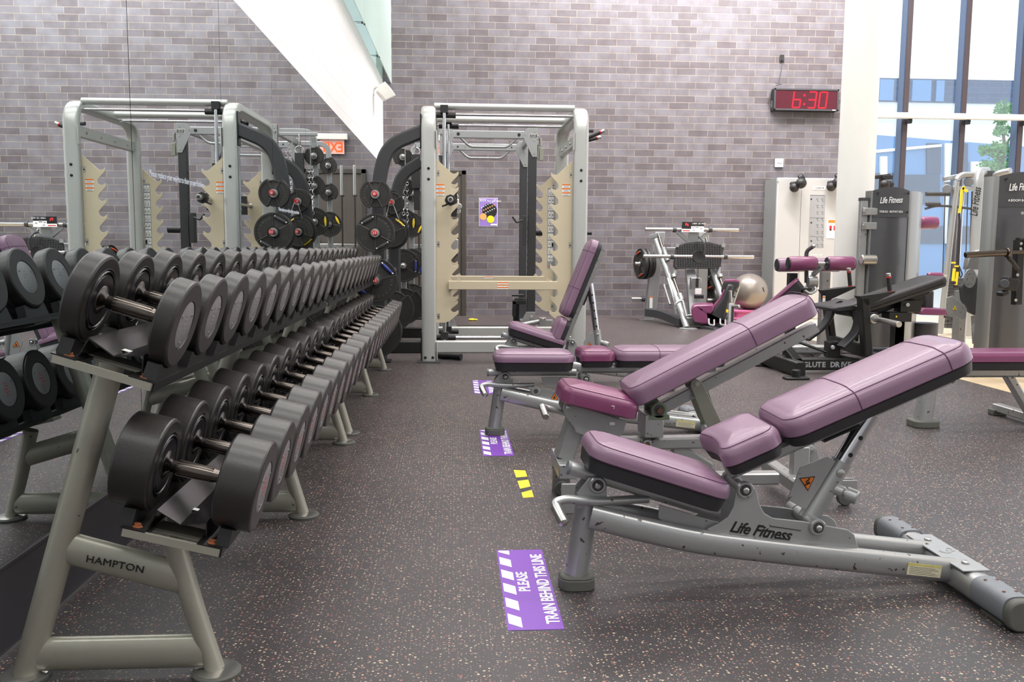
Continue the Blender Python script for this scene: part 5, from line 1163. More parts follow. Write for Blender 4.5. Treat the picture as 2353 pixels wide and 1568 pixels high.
# chains and straps hanging from the wing
hb = thing('hanging_chains', 'steel chains and black straps hanging from the power rack wing', 'chains', (RX0-0.22, YR0-0.16, 0))
for (dx, dy, ln) in ((0.0, 0.0, 21), (0.05, 0.03, 16), (-0.24, 0.0, 15), (-0.20, 0.03, 19)):
    b = B('chrome'); 
    for k in range(ln):
        z = zt-0.30-0.034*k-(0.22 if dx < -0.1 else 0); b.ring((dx, dy, z), (1, 0, 0) if k % 2 else (0, 1, 0), 0.016, 0.0042, 10, 5)
    b.build('chain', hb)
b = B('chrome', 'pad_black'); b.ring((-0.10, 0, zt-0.30), (0, 1, 0), 0.045, 0.008, 20, 6); b.cyl((-0.10, 0.0, zt-0.26), (-0.10, 0.0, zt-0.12), 0.008, 8); b.use(1).box((-0.10, 0, zt-0.52), (0.10, 0.05, 0.38)); b.box((-0.09, 0.02, zt-0.80), (0.07, 0.04, 0.30)); b.build('strap', hb, bevel=0.01)
b = B('silver'); b.rect([(0.12, 0.02, zt-0.12), (-0.30, 0.02, zt-0.12)], 0.03, 0.04); b.cyl((-0.02, 0.02, zt-0.13), (-0.02, 0.02, zt-0.30), 0.006, 8); b.cyl((-0.22, 0.02, zt-0.13), (-0.22, 0.02, zt-0.52), 0.006, 8); b.build('hanger', hb)
# barbells standing upright by the door
vb = at(820, 400, 12.9)
bs = [(-0.69, 12.9), (-0.50, 12.95)]
t = thing('bar_holder', 'low black upright bar holder standing before the dark door', 'bar holder', (-0.57, 12.98, 0))
b = B('black'); b.box((0, 0, 0.012), (0.46, 0.34, 0.024)); b.build('base', t, bevel=0.003)
for (x, y) in bs: b = B('black'); b.cyl((x+0.57, y-12.98, 0.02), (x+0.57, y-12.98, 0.14), 0.033, 16); b.build('tube', t)
for i, (x, y) in enumerate(bs):
    t = thing('barbell', 'steel barbell standing upright in the holder by the door, '+['nearer the mirror', 'farther from the mirror'][i], 'barbell', (x, y, 0.03), group='upright barbells')
    b = B('steel'); b.cyl((0, 0, 0), (0, 0, 0.40), 0.0245, 16, 0.003); b.build('lower_sleeve', t); b = B('chrome_dark'); b.cyl((0, 0, 0.40), (0, 0, 1.74), 0.014, 14); b.cyl((0, 0, 0.40), (0, 0, 0.42), 0.036, 16); b.cyl((0, 0, 1.72), (0, 0, 1.74), 0.036, 16); b.build('shaft', t)
    b = B('steel'); b.cyl((0, 0, 1.74), (0, 0, 2.16), 0.0245, 16, 0.003); b.build('upper_sleeve', t)
# exit sign above the door
ex = V((-0.278, YB, at(1000, 335, YB).z))
t = thing('exit_sign', 'glowing orange EXIT sign under a white housing above the door', 'exit sign', ex)
b = B('white_pl'); b.box((0, -0.05, 0.105), (0.46, 0.09, 0.085)); b.build('housing', t, bevel=0.006)
b = B('exit_red'); b.box((0.0, -0.05, -0.04), (0.36, 0.010, 0.21)); pn = b.build('panel', t)
text('EXIT', 0.20, 'exit_on', 'letters', pn, (0.0, -0.0565, -0.115), (1, 0, 0), (0, 0, 1), 0.80, 0.004, 0.0008, center=True)
# poster on the brick wall
p0, p1 = at(1100.5, 455, YB), at(1143, 521, YB); cx_ = (p0.x+p1.x)/2; cz = (p0.z+p1.z)/2; pw, ph = p1.x-p0.x, p0.z-p1.z
t = thing('poster', 'lilac poster with a dumbbell rack picture and two round notes on brick', 'poster', (cx_, YB-0.001, cz))
b = B('paper'); b.box((0, -0.003, 0), (pw, 0.004, ph)); b.build('border', t); b = B('poster'); b.box((0, -0.006, 0), (pw*0.95, 0.003, ph*0.97)); b.build('sheet', t)
b = B('ink', 'paper', 'flesh'); b.cyl((0.02, -0.0075, 0.05*ph), (0.02, -0.009, 0.05*ph), pw*0.40, 32)
for k in range(7):
    for r_ in range(3): b.use(1 if r_ != 1 else 2); a = V((-0.10+0.032*k, -0.0095, 0.07-0.055*r_+0.016*k)); b.box(a, (0.018, 0.002, 0.012 if r_ != 1 else 0.018), Matrix.Rotation(0.5, 3, 'Y'))
b.build('picture', t)
b = B('flesh'); b.cyl((-pw*0.27, -0.0095, -ph*0.155), (-pw*0.27, -0.011, -ph*0.155), pw*0.185, 28); b.build('orange_note', t)
b = B('lime'); b.cyl((pw*0.13, -0.0095, -ph*0.245), (pw*0.13, -0.011, -ph*0.245), pw*0.20, 28); b.build('yellow_note', t)
bb = B('paper'); letters(bb, 'Return Your Equipment', 0.038, V((-pw*0.45, -0.009, ph*0.37)), (1, 0, 0), (0, 0, 1), 0.72, 0.0006, 0.56); bb.box((-pw*0.28, -0.009, ph*0.44), (pw*0.36, 0.001, 0.008)); bb.box((pw*0.36, -0.009, ph*0.44), (pw*0.10, 0.001, 0.010)); bb.box((pw*0.30, -0.009, -ph*0.43), (pw*0.34, 0.001, 0.022)); bb.build('heading', t)
# small yellow cloth on the floor behind
c = fl(1083, 731); b = B('yellow'); b.sphere((0, 0, 0.012), 0.05, 12, 0.35); b.sphere((0.05, 0.01, 0.01), 0.035, 12, 0.35); o = b.build('cleaning_cloth'); o.location = (c.x, YR1+0.95, 0.004); tag(o, 'crumpled small yellow cloth on the floor behind the power rack', 'cloth')
# ================================================================== things on the walls
p0, p1 = at(1779, 203, YB-0.14), at(1925, 256, YB-0.14); cw, chh = p1.x-p0.x, p0.z-p1.z; cx_, cz = (p0.x+p1.x)/2, (p0.z+p1.z)/2
t = thing('digital_clock', 'large black wall clock with red digits 6:30', 'clock', (cx_, YB, cz))
b = B('black_pl'); b.box((0, -0.075, 0), (cw, 0.15, chh)); b.build('case', t, bevel=0.006)
b = B('led_off'); b.box((0, -0.151, 0), (cw-0.05, 0.004, chh-0.05)); b.build('face', t)
b = B('dark_grey');
for s in (-1, 1): b.box((0, -0.155, s*(chh/2-0.012)), (cw, 0.014, 0.024)); b.box((s*(cw/2-0.012), -0.155, 0), (0.024, 0.014, chh))
b.build('bezel', t, bevel=0.002)
SEG = {'6': 'acdefg', '3': 'abcdg', '0': 'abcdef'}
b = B('led'); dh, dw = 0.235, 0.112
def dot(x, z): b.cyl((x, -0.1545, z), (x, -0.1525, z), 0.0046, 8)
for ch, px in (('6', 1831), ('3', 1866), ('0', 1891)):
    b = B('led')
    x0 = at(px, 230, YB-0.15).x-cx_; zc = 0.0; sl = 0.0
    L_ = {'a': ((-1, 1), (1, 1)), 'b': ((1, 1), (1, 0)), 'c': ((1, 0), (1, -1)), 'd': ((-1, -1), (1, -1)), 'e': ((-1, 0), (-1, -1)), 'f': ((-1, 1), (-1, 0)), 'g': ((-1, 0), (1, 0))}
    segs_ = 'cdefg' if ch == '6' else SEG[ch]
    for sg in segs_:
        (xa_, za), (xb_, zb) = L_[sg]; n_ = 7 if xa_ != xb_ else 8
        for k in range(n_):
            u = (k+0.5)/n_; x = xa_+(xb_-xa_)*u; z = za+(zb-za)*u
            for off in (-0.0055, 0.0055):
                dx, dz = (off, 0) if xa_ == xb_ else (0, off)
                dot(x0+x*dw/2+dx+z*0.012, zc+z*dh/2+dz)
    b.build('digit', t)
b = B('led')
for z in (0.065, -0.065):
    for dx, dz in ((0, 0), (0.009, 0.009), (-0.009, 0.009), (0.009, -0.009), (-0.009, -0.009)): dot(at(1848, 230, YB-0.15).x-cx_+dx, z+dz)
b.build('colon', t)
b = B('paper'); b.box((cw/2-0.07, -0.163, -chh/2+0.014), (0.05, 0.001, 0.014)); b.build('maker_badge', t)
b = B('steel'); b.box((-cw/2-0.001, -0.06, -0.06), (0.003, 0.04, 0.10)); b.build('side_label', t)
o = at(1796, 135, YB); b = B('black_pl', 'steel'); b.box((0, -0.006, 0), (0.070, 0.012, 0.115)); b.use(1).box((0, -0.002, 0.045), (0.074, 0.006, 0.028)); b.use(0).box((0.005, -0.025, -0.025), (0.03, 0.03, 0.028)); ob = b.build('wall_outlet', bevel=0.002); ob.location = (o.x, YB, o.z); tag(ob, 'black wall outlet above the digital clock', 'outlet')
b = B('dark_grey'); a, c = at(1797, 143, YB-0.03), at(1789, 193, YB-0.05)
b.tube([a, a*0.6+c*0.4+V((0.01, 0, 0)), c, at(1781, 190, YB-0.06), at(1797, 194, YB-0.07), at(1783, 196, YB-0.07), at(1774, 205, YB-0.05), at(1765, 238, YB-0.03), at(1770, 250, YB-0.05)], 0.005, 6); b.build('power_cord').location = (0, 0, 0); pc = bpy.data.objects['power_cord']; pc.parent = t; pc.location = -V(t.location)
o = at(1789, 375, YB); b = B('white_pl', 'dark_grey', 'grey_ink'); b.box((0, -0.02, 0), (0.125, 0.04, 0.13)); b.use(1).box((0, -0.004, 0.0), (0.14, 0.008, 0.145)); ob = b.build('alarm_box', bevel=0.006); ob.location = (o.x, YB, o.z); tag(ob, 'small white alarm box on the brick wall above the pale cable machine', 'alarm')
b = B('grey_ink'); b.box((0, -0.041, -0.005), (0.08, 0.002, 0.03)); b.build('cover_strip', ob)
# loudspeaker on the left wall
sy = 12.2; o = V((WX(sy)-0.012, sy, 3.08))
t = thing('wall_speaker', 'white wall loudspeaker on a bracket below the green glass', 'loudspeaker', o)
b = B('white_pl'); b.box((0.004, -0.0, 0.04), (0.012, 0.05, 0.14)); b.tube(fillet([(0.01, 0, 0.05), (0.05, -0.04, 0.09), (0.11, -0.05, 0.05)], 0.03), 0.014, 10); b.build('bracket', t)
R3 = Matrix.Rotation(math.radians(22), 3, 'Z') @ Matrix.Rotation(math.radians(-42), 3, 'Y'); c = V((0.150, -0.06, -0.005))
b = B('white_pl'); hx, hy, hz = 0.075, 0.09, 0.115; pts = []
fr_ = [(-hy, -hz), (hy, -hz), (hy*1.2, 0), (hy, hz), (-hy, hz), (-hy*1.2, 0)]
v = [c+R3@V((hx, y, z)) for y, z in fr_]+[c+R3@V((-hx, y*0.6, z*0.7)) for y, z in fr_]; b.add(v, [(0, 1, 2, 3, 4, 5), (11, 10, 9, 8, 7, 6)]+[(k, 6+k, 6+(k+1) % 6, (k+1) % 6) for k in range(6)]); b.build('cabinet', t, bevel=0.012)
b = B('grey_pl'); v = [c+R3@V((hx+0.001, y*0.88, z*0.9)) for y, z in fr_]; b.prism(v, R3@V((0.004, 0, 0))); b.build('grille', t)

# ================================================================== linear leg press
O = fl(1500, 738); O = V((O.x, 12.6, 0))
t = thing('leg_press', 'grey leg press with ribbed foot plate and magenta seat by the brick wall', 'leg press', O)
def Q(px, py, Y): return at(px, py, Y)-O
def tubeQ(nm, pts, r, mt='silver', par=None, n=14):
    b = B(mt); b.tube([Q(*p) for p in pts], r, n); return b.build(nm, par or t)
b = B('silver', 'steel')
for (pxa, pxb, nm) in ((1516, 1488, 0), (1617, 1610, 1)):
    pl = [(pxa-10, 533), (pxa+13, 533), (pxb+20-(6 if nm else 0), 722), (pxb+14, 735), (pxb-8, 735)]
    b = B('silver'); b.prism([Q(x, y, 12.75) for x, y in pl], (0, 0.09, 0)); up_ = b.build('rear_upright', t, bevel=0.008)
    b = B('steel'); c = Q(pxb+4, 736, 12.75); b.box((c.x, c.y+0.04, 0.006), (0.28, 0.16, 0.012)); b.build('foot_plate', up_)
    if not nm: b = B('paper', 'orange'); c = Q(1496, 695, 12.74); b.box(c, (0.045, 0.002, 0.17)); b.use(1).box(c+V((0, -0.001, 0.075)), (0.045, 0.002, 0.018)); b.build('warning_label', up_)
for dx, nm in ((0, 'left'), (107, 'right')):
    tubeQ('guide_rail', [(1508+dx, 552, 12.55), (1578+dx*0.98, 754, 11.45)], 0.043)
    tubeQ('guide_rod', [(1513+dx, 540, 12.50), (1531+dx, 600, 12.25)], 0.019, 'chrome_dark'); tubeQ('guide_rod', [(1524+dx, 570, 12.3), (1534+dx, 600, 12.2)], 0.035)
    tubeQ('guide_rod', [(1546+dx, 635, 12.0), (1562+dx, 682, 11.8)], 0.020, 'chrome_dark'); tubeQ('bumper', [(1547+dx, 632, 12.0), (1549+dx, 638, 11.98)], 0.040, 'steel'); tubeQ('bumper', [(1561+dx, 676, 11.8), (1566+dx, 690, 11.75)], 0.036)
    b = B('silver'); c = Q(1581+dx*0.98, 758, 11.42); b.lathe((c.x, c.y, 0), (0, 0, 1), [(0, 0.12), (0.010, 0.12), (0.014, 0.10), (0.014, 0)], 24); b.build('foot', t)
for pts in (((1534, 640, 12.0), (1556, 712, 11.7)), ((1526, 655, 12.05), (1540, 700, 11.85))): tubeQ('safety_link', pts, 0.017)
b = B('silver'); b.tube(fillet([Q(1552, 720, 11.6), Q(1549, 700, 11.6), Q(1568, 688, 11.6), Q(1578, 728, 11.5)], 0.05), 0.017, 10); b.build('release_handle', t)
b = B('silver'); b.rect([Q(1496, 545, 12.7), Q(1515, 540, 12.6)], 0.06, 0.06); b.rect([Q(1530, 573, 12.6), Q(1605, 573, 12.6)], 0.08, 0.05); b.build('cross_tube', t)
b = B('dark_grey'); b.rect(fillet([Q(1488, 718, 12.6), Q(1520, 722, 12.3), Q(1568, 742, 11.6)], 0.3), 0.10, 0.11, up=(0, 0, 1)); b.build('base_tube', t)
b = B('silver'); b.rect([Q(1574, 738, 11.75), Q(1690, 745, 11.75)], 0.08, 0.10); b.rect([Q(1572, 728, 11.9), Q(1640, 728, 11.9)], 0.06, 0.06); b.build('front_tube', t)
for (xa_, xb_, y, Yd) in ((1482, 1697, 528, 12.15), (1478, 1732, 590, 12.05)):
    b = B('steel'); b.cyl(Q(xa_, y-1, Yd), Q(xb_, y+1, Yd), 0.0255, 20, 0.004); hb_ = b.build('weight_horn_bar', t)
    b = B('dark_grey')
    for x in ((1550, 1632) if y < 560 else (1544, 1667)): b.cyl(Q(x-4, y, Yd), Q(x+4, y, Yd), 0.038, 18, 0.004)
    b.build('collar', hb_)
b = B('silver'); 
for pp in (((1556, 533), (1585, 558)), ((1630, 533), (1600, 558))): b.rect([Q(pp[0][0], pp[0][1], 12.18), Q(pp[1][0], pp[1][1], 12.18)], 0.05, 0.05)
b.box(Q(1592, 545, 12.2), (0.12, 0.06, 0.24)); b.build('horn_support', t)
b = B('black_gloss', 'paper', 'red', 'grey_ink', 'white_ink'); c = [Q(1566, 533, 12.1), Q(1617, 534, 12.1), Q(1618, 511, 12.12), Q(1568, 510, 12.12)]; b.prism(c, (0, 0.01, 0))
def sub(u0, v0, u1, v1, off=-0.002):
    f_ = lambda u, v_: (c[0]*(1-u)+c[1]*u)*(1-v_)+(c[3]*(1-u)+c[2]*u)*v_
    b.prism([f_(u0, v0)+V((0, off, 0)), f_(u1, v0)+V((0, off, 0)), f_(u1, v1)+V((0, off, 0)), f_(u0, v1)+V((0, off, 0))], (0, 0.001, 0))
b.use(1); sub(0, 0, 1, 0.30); sub(0.42, 0.30, 1, 0.58); b.use(2); sub(0.14, 0.62, 0.20, 0.90, -0.003); sub(0.20, 0.72, 0.28, 0.84, -0.003); sub(0.24, 0.56, 0.29, 0.74, -0.003); sub(0.04, 0.08, 0.38, 0.18, -0.003); b.use(3); sub(0.46, 0.36, 0.56, 0.5, -0.003); sub(0.60, 0.42, 0.76, 0.62, -0.003); sub(0.82, 0.3, 0.92, 0.44, -0.003); sub(0.5, 0.12, 0.6, 0.24, -0.003)
sg = b.build('instruction_board', t); bb = B('white_ink'); letters(bb, 'LINEAR LEG PRESS', 0.026, c[3]*0.56+c[2]*0.44+V((0, -0.004, -0.030)), (1, 0, 0), (0, 0, 1), 0.85, 0.0004, 0.56); bb.build('lettering', sg)
pl = [(1548, 612), (1553, 618), (1650, 618), (1656, 612), (1664, 571), (1660, 564), (1630, 556), (1605, 554), (1580, 556), (1558, 563), (1554, 570)]
b = B('black_pl'); b.prism([Q(x, y, 12.0+(618-y)*0.0012) for x, y in pl], (0, 0.05, 0)); fp_ = b.build('foot_platform', t, bevel=0.008)
b = B('black')
for r_ in range(11):
    for k in range(18):
        px, py = 1556+5.7*k+0.25*(10-r_), 612-4.9*r_
        if (px-1606)**2+(py-590)**2 < 17**2 or (r_ == 10 and (k < 3 or k > 14)): continue
        q = Q(px, py, 12.0+(618-py)*0.0012); b.cyl(q+V((0, 0.001, 0)), q+V((0, -0.004, 0)), 0.0105, 6)
b.build('rubber_studs', fp_)['kind'] = 'stuff'
b = B('black_pl'); q = Q(1606, 590, 12.02); b.lathe(q, (0, -1, 0), [(0, 0.09), (0.005, 0.09), (0.007, 0.082), (0.005, 0.078), (0.005, 0)], 32); b.build('centre_disc', fp_)
b = B('dark_grey'); b.tube(fillet([Q(1606, 545, 12.05), Q(1612, 548, 11.9), Q(1619, 562, 11.85), Q(1616, 587, 11.9)], 0.06), 0.016, 10); b.build('curved_handle', t)
for px in (1555, 1661): b = B('silver'); b.box(Q(px, 564, 12.08), (0.05, 0.06, 0.05)); b.build('platform_clip', t)
tubeQ('platform_arm', [(1556, 600, 12.1), (1548, 640, 12.05)], 0.03); tubeQ('platform_arm', [(1652, 600, 12.1), (1650, 640, 12.05)], 0.03)
b = B('bench_plate'); b.prism([Q(1576, 618, 12.2), Q(1596, 618, 12.2), Q(1612, 680, 12.0), (Q(1596, 735, 12.0)), Q(1586, 735, 12.0), Q(1580, 650, 12.1)], (0, 0.09, 0)); cp_ = b.build('carriage_post', t, bevel=0.004)
b = B('chrome', 'paper', 'black_pl'); b.box(Q(1598, 652, 11.95), (0.14, 0.08, 0.16)); b.use(2).box(Q(1601, 650, 11.93), (0.04, 0.06, 0.13)); b.use(1).box(Q(1604, 670, 11.92), (0.09, 0.03, 0.08)); b.use(2).box(Q(1606, 682, 11.93), (0.12, 0.07, 0.05)); b.build('stop_mechanism', t, bevel=0.006)
b = B('steel'); b.cyl(Q(1451, 687, 12.7), Q(1476, 687, 12.7), 0.025, 16, 0.004); b.build('storage_peg', t); b = B('dark_grey'); b.cyl(Q(1474, 687, 12.7), Q(1482, 687, 12.7), 0.04, 16); b.build('peg_collar', t)
b = B('steel'); b.cyl(Q(1459, 606, 12.72), Q(1492, 606, 12.72), 0.025, 16, 0.004); b.build('storage_peg', t); b = B('steel'); b.cyl(Q(1625, 690, 12.72), Q(1655, 690, 12.72), 0.025, 16, 0.004); b.build('storage_peg', t)
# seat unit
ang = math.atan2(Q(1690, 655, 11.6).z-Q(1652, 742, 11.6).z, Q(1690, 655, 11.6).x-Q(1652, 742, 11.6).x)
s0 = Q(1662, 748, 11.6)
b = B('silver', 'ink'); b.rect([s0, Q(1694, 655, 11.6)], 0.075, 0.10, up=(0, 1, 0), r=0.02); b.use(1)
for k in range(6): q = s0*(1-(0.15+0.14*k))+Q(1694, 655, 11.6)*(0.15+0.14*k); b.cyl(q+V((0, -0.052, 0)), q+V((0, -0.049, 0)), 0.011, 10)
b.build('back_frame', t)
u = (Q(1694, 655, 11.6)-s0).normalized()
out = [(1632, 738), (1640, 742), (1662, 738), (1688, 655), (1672, 652), (1665, 670), (1655, 690), (1638, 712), (1630, 728)]
b = B('pad_black'); b.prism([Q(x, y, 11.42) for x, y in out], (0.125, 0.40, 0)); bk = b.build('backrest', t, bevel=0.03)
out = [(1629, 736), (1633, 738), (1631, 728), (1640, 712), (1657, 690), (1666, 669), (1664, 664), (1652, 688), (1634, 710), (1627, 727)]
b = B('magenta'); b.prism([Q(x, y, 11.43) for x, y in out], (0.118, 0.38, 0)); b.build('upholstery', bk, bevel=0.008)
out = [(1656, 672), (1664, 680), (1678, 682), (1698, 660), (1700, 650), (1692, 645), (1666, 645), (1660, 655)]
b = B('pad_black', 'magenta'); b.prism([Q(x, y, 11.46) for x, y in out], (0.10, 0.32, 0)); hr = b.build('headrest', t, bevel=0.02)
b = B('magenta'); b.prism([Q(1660, 653, 11.46), Q(1666, 643.5, 11.46), Q(1690, 643, 11.46), Q(1700, 647, 11.46), Q(1699, 649, 11.46), Q(1666, 648, 11.46)], (0.10, 0.32, 0)); b.build('upholstery', hr, bevel=0.005)
out = [(1588, 712), (1592, 704), (1600, 701), (1640, 700), (1640, 715), (1628, 725), (1632, 740), (1675, 738), (1674, 745), (1612, 745), (1596, 740), (1590, 730)]
b = B('magenta'); b.prism([Q(x, y, 11.40) for x, y in out], (0.12, 0.44, 0)); b.build('seat', t, bevel=0.03)
b = B('dark_grey'); b.rect([Q(1618, 750, 11.5), Q(1690, 772, 11.1)], 0.16, 0.05); b.rect([Q(1690, 772, 11.1), Q(1700, 765, 11.3)], 0.10, 0.05); b.build('seat_base', t, bevel=0.01)
b = B('bench_plate', 'black', 'yellow', 'steel'); b.rect([Q(1678, 764, 11.25), Q(1680, 698, 11.35)], 0.07, 0.06, up=(0, 1, 0)); b.use(1).rect([Q(1682, 764, 11.2), Q(1684, 702, 11.3)], 0.03, 0.02, up=(0, 1, 0)); b.use(2).box(Q(1671, 715, 11.2), (0.03, 0.003, 0.04)); b.use(3).cyl(Q(1684, 704, 11.3), Q(1699, 704, 11.2), 0.020, 12, 0.004); b.cyl(Q(1678, 668, 11.35), Q(1680, 700, 11.35), 0.020, 12); b.build('adjuster', t, bevel=0.004)
for px in (1632, 1658): b = B('bench_silver'); b.tube(fillet([Q(px-3, 733, 11.35), Q(px-3, 746, 11.3), Q(px+9, 749, 11.3), Q(px+9, 735, 11.35)], 0.02), 0.012, 8); b.build('seat_hinge', t)
# its plates
LP = 'cast plates on the leg press'
for i, dx in enumerate((0.0, 0.06, 0.12)):
    p = at(1473, 607, 12.62); put_plate(0.225 if i < 2 else 0.20, 0.045, (p.x+dx, 12.72, p.z), 'iron plate with orange grips on leg press left peg, '+['outermost', 'middle', 'innermost'][i], 'grip', 'orange_grip', '45', rz=math.radians(-78), ry=0.2, group=LP)
for i, (px, py) in enumerate(((1632, 640), (1634, 690))):
    p = at(px, py, 12.7); put_plate(0.20, 0.045, (p.x, 12.80, p.z), 'dark iron plate half hidden behind leg press rail, '+['upper', 'lower'][i], 'grip', 'orange_grip', '45', rz=math.radians(-78), ry=0.2, group=LP)
# gym ball on a pink step
c = at(1722, 672, 13.05); r = 0.27
t = thing('step_platform', 'pink low exercise step under the silver ball', 'step', (c.x, 13.05, 0)); zb = c.z-r
b = B('pink'); pr = outline(0.62, 0.40, 0.08)
b.prism([(x-0.31, y-0.2, zb-0.025+0.0) for x, y in [(x, y+0.2) for x, y in pr]], (0, 0, 0.040)); b.build('top', t, bevel=0.012)
b = B('pink'); b.prism([(x*1.06-0.33, y*1.05, 0.0) for x, y in pr], (0, 0, 0.035)); b.build('base_rim', t, bevel=0.008)
b = B('pink'); b.prism([(x*0.9-0.28, y*0.9, 0.034) for x, y in pr], (0, 0, max(0.02, zb-0.058))); b.build('skirt', t)
b = B('ball'); prf = []
for i in range(49):
    a = -PI/2+PI*i/48; rr = math.cos(a)*r; prf.append((math.sin(a)*r, rr+(0.0012 if i % 2 else 0)))
b.lathe((0, 0, 0), (0.35, 0.1, 1), prf, 48); ob = b.build('exercise_ball', ang=60); ob.location = (c.x, 13.05, c.z+0.012); tag(ob, 'large silver exercise ball resting on the pink step', 'ball')
b = B('ink'); q = V((0.45, -0.85, 0.12)).normalized(); bb_ = V((q.y*-1, q.x, 0)).normalized()
for (x0, z0, x1, z1) in ((-0.02, 0.03, 0.0, 0.04), (0.0, 0.04, 0.01, 0.0), (0.01, 0.0, 0.03, -0.03), (-0.01, 0.01, 0.015, -0.02)): b.tube([(q*(r+0.001))+bb_*x0+V((0, 0, z0)), (q*(r+0.001))+bb_*x1+V((0, 0, z1))], 0.004, 5)
b.build('logo_mark', ob)

# ================================================================== pale wall-standing cable machine
YT_ = 13.02
pL, pT = at(1780, 600, YT_), at(1850, 409, YT_); x0 = pL.x; x1 = x0+1.30; zt_ = pT.z; O = V((x0, YT_, 0))
t = thing('cable_wall_machine', 'tall pale grey cable machine panel partly behind the white column', 'cable machine', O)
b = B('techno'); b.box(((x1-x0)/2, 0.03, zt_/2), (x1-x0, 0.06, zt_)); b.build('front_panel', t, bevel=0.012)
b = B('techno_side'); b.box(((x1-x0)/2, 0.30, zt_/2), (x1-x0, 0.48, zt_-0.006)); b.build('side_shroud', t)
b = B('techno_side'); b.ring((Q(1787, 418, YT_).x+ (0)-O.x*0 if False else at(1787, 418, YT_).x-x0, -0.003, at(1787, 418, YT_).z), (0, 1, 0), 0.012, 0.004, 16); b.build('fixing', t)
for (px, py, Yh) in ((1841, 421, YT_-0.17), (1926, 419, YT_-0.15)):
    c = at(px, py, Yh)-O; b = B('black_pl'); b.sphere(c, 0.078, 20); b.sphere(c+V((-0.075, 0.06, -0.06)), 0.070, 18); b.cyl(c+V((-0.02, 0.05, 0.06)), c+V((0.05, 0.02, 0.10)), 0.06, 16, 0.02); b.cyl(c+V((-0.08, 0.18, 0.0)), c+V((-0.05, 0.05, 0.0)), 0.03, 12); b.ring(c, (1, 0, 0), 0.078, 0.004, 28); b.build('pulley_head', t)
b = B('dark_grey'); b.tube([at(1842, 437, YT_-0.2)-O, at(1839, 500, YT_-0.2)-O, at(1835, 650, YT_-0.2)-O], 0.003, 6); b.build('cable', t)
def pq(px, py, off): p = at(px, py, YT_)-O; return V((p.x, off, p.z))
b = B('grey_ink'); a, c = pq(1857, 569, -0.002), pq(1897, 448, -0.002); b.box(((a.x+c.x)/2, -0.001, (a.z+c.z)/2), (c.x-a.x, 0.004, c.z-a.z)); ch_ = b.build('exercise_chart', t)
b = B('ink')
for r_ in range(8):
    for k in range(2):
        q = pq(1878+11*k, 457+15*r_, -0.004); b.box(q, (0.035, 0.001, 0.003)); b.box(q+V((0.0, 0, -0.02)), (0.003, 0.001, 0.035), Matrix.Rotation(0.5*(r_ % 3-1), 3, 'Y')); b.box(q+V((0.012, 0, -0.035)), (0.022, 0.001, 0.003))
for py in (458, 512, 554): b.box(pq(1864, py, -0.004), (0.022, 0.001, 0.022))
for py in (448.5, 500, 543): b.box(pq(1877, py+1, -0.004), (0.22, 0.001, 0.0025))
b.build('figures', ch_)
b = B('paper'); q = pq(1882, 432.5, -0.002); b.box(q, (0.185, 0.004, 0.05)); lg = b.build('logo_plate', t); bb = B('ink'); letters(bb, 'TECHNOGYM', 0.030, q+V((-0.078, -0.003, -0.008)), (1, 0, 0), (0, 0, 1), 0.84, 0.0004, 0.66); bb.build('lettering', lg)
bb = B('paper'); letters(bb, 'KINESIS', 0.04, pq(1861, 588, -0.002), (1, 0, 0), (0, 0, 1), 0.9, 0.0004, 0.85); bb.build('lettering', t)
a, c = pq(1898, 548, -0.003), pq(1926, 505, -0.003)
nt_ = thing('paper_notice', 'white notice with orange header taped on the pale cable machine', 'notice', V((a.x, -0.004, a.z))+O)
b = B('paper'); w_, h_ = c.x-a.x, c.z-a.z; b.box((w_/2, 0, h_/2), (w_, 0.003, h_)); b.build('sheet', nt_); b = B('orange', 'red', 'ink'); b.box((w_*0.55, -0.002, h_*0.90), (w_*0.85, 0.001, h_*0.16)); b.use(1).box((w_*0.35, -0.002, h_*0.55), (w_*0.22, 0.001, h_*0.26)); b.box((w_*0.72, -0.002, h_*0.55), (w_*0.22, 0.001, h_*0.26)); b.use(2).box((w_*0.35, -0.003, h_*0.46), (w_*0.10, 0.001, h_*0.12)); b.box((w_*0.75, -0.003, h_*0.50), (w_*0.08, 0.001, h_*0.16)); b.build('print', nt_)

# ================================================================== abdominal bench with purple rollers
YH = 8.7; O = V((at(1860, 700, YH).x, YH, 0))
t = thing('decline_ab_bench', 'grey abdominal bench with four magenta foam rollers and reclined pad', 'exercise bench', O)
def Q(px, py, Y): return at(px, py, Y)-O
for (xa_, xb_, py, Yd, capl) in ((1811, 1874, 606, YH-0.12, True), (1900, 1961, 606, YH-0.12, True), (1785, 1850, 609, YH+0.22, True), (1868, 1930, 609, YH+0.22, False)):
    a, c = Q(xa_, py, Yd), Q(xb_, py, Yd); d = (c-a).normalized(); L_ = (c-a).length; R_ = 0.071
    b = B('magenta' if Yd < YH else 'mauve'); b.lathe(a, d, [(0, R_*0.82), (0.008, R_*0.94), (0.022, R_), (L_-0.022, R_), (L_-0.008, R_*0.94), (L_, R_*0.82), (L_, 0)], 32); rl = b.build('foam_roller', t)
    b = B('black_pl'); b.lathe(a-d*0.004, d, [(0, 0.0), (0, R_*0.5), (0.001, R_*0.52), (-0.002, R_*0.56), (0.0, R_*0.86), (0.006, R_*0.90), (0.012, R_*0.86)], 28); b.build('end_cap', rl); b = B('black_pl'); b.lathe(c+d*0.004, -d, [(0, 0), (0, R_*0.82), (0.006, R_*0.88), (0.012, R_*0.86)], 28); b.build('end_cap', rl)
for Yd, py in ((YH-0.12, 606), (YH+0.22, 609)): b = B('chrome'); b.cyl(Q(1815, py, Yd), Q(1955, py, Yd) if Yd < YH else Q(1925, py, Yd), 0.017, 14); b.build('roller_shaft', t)
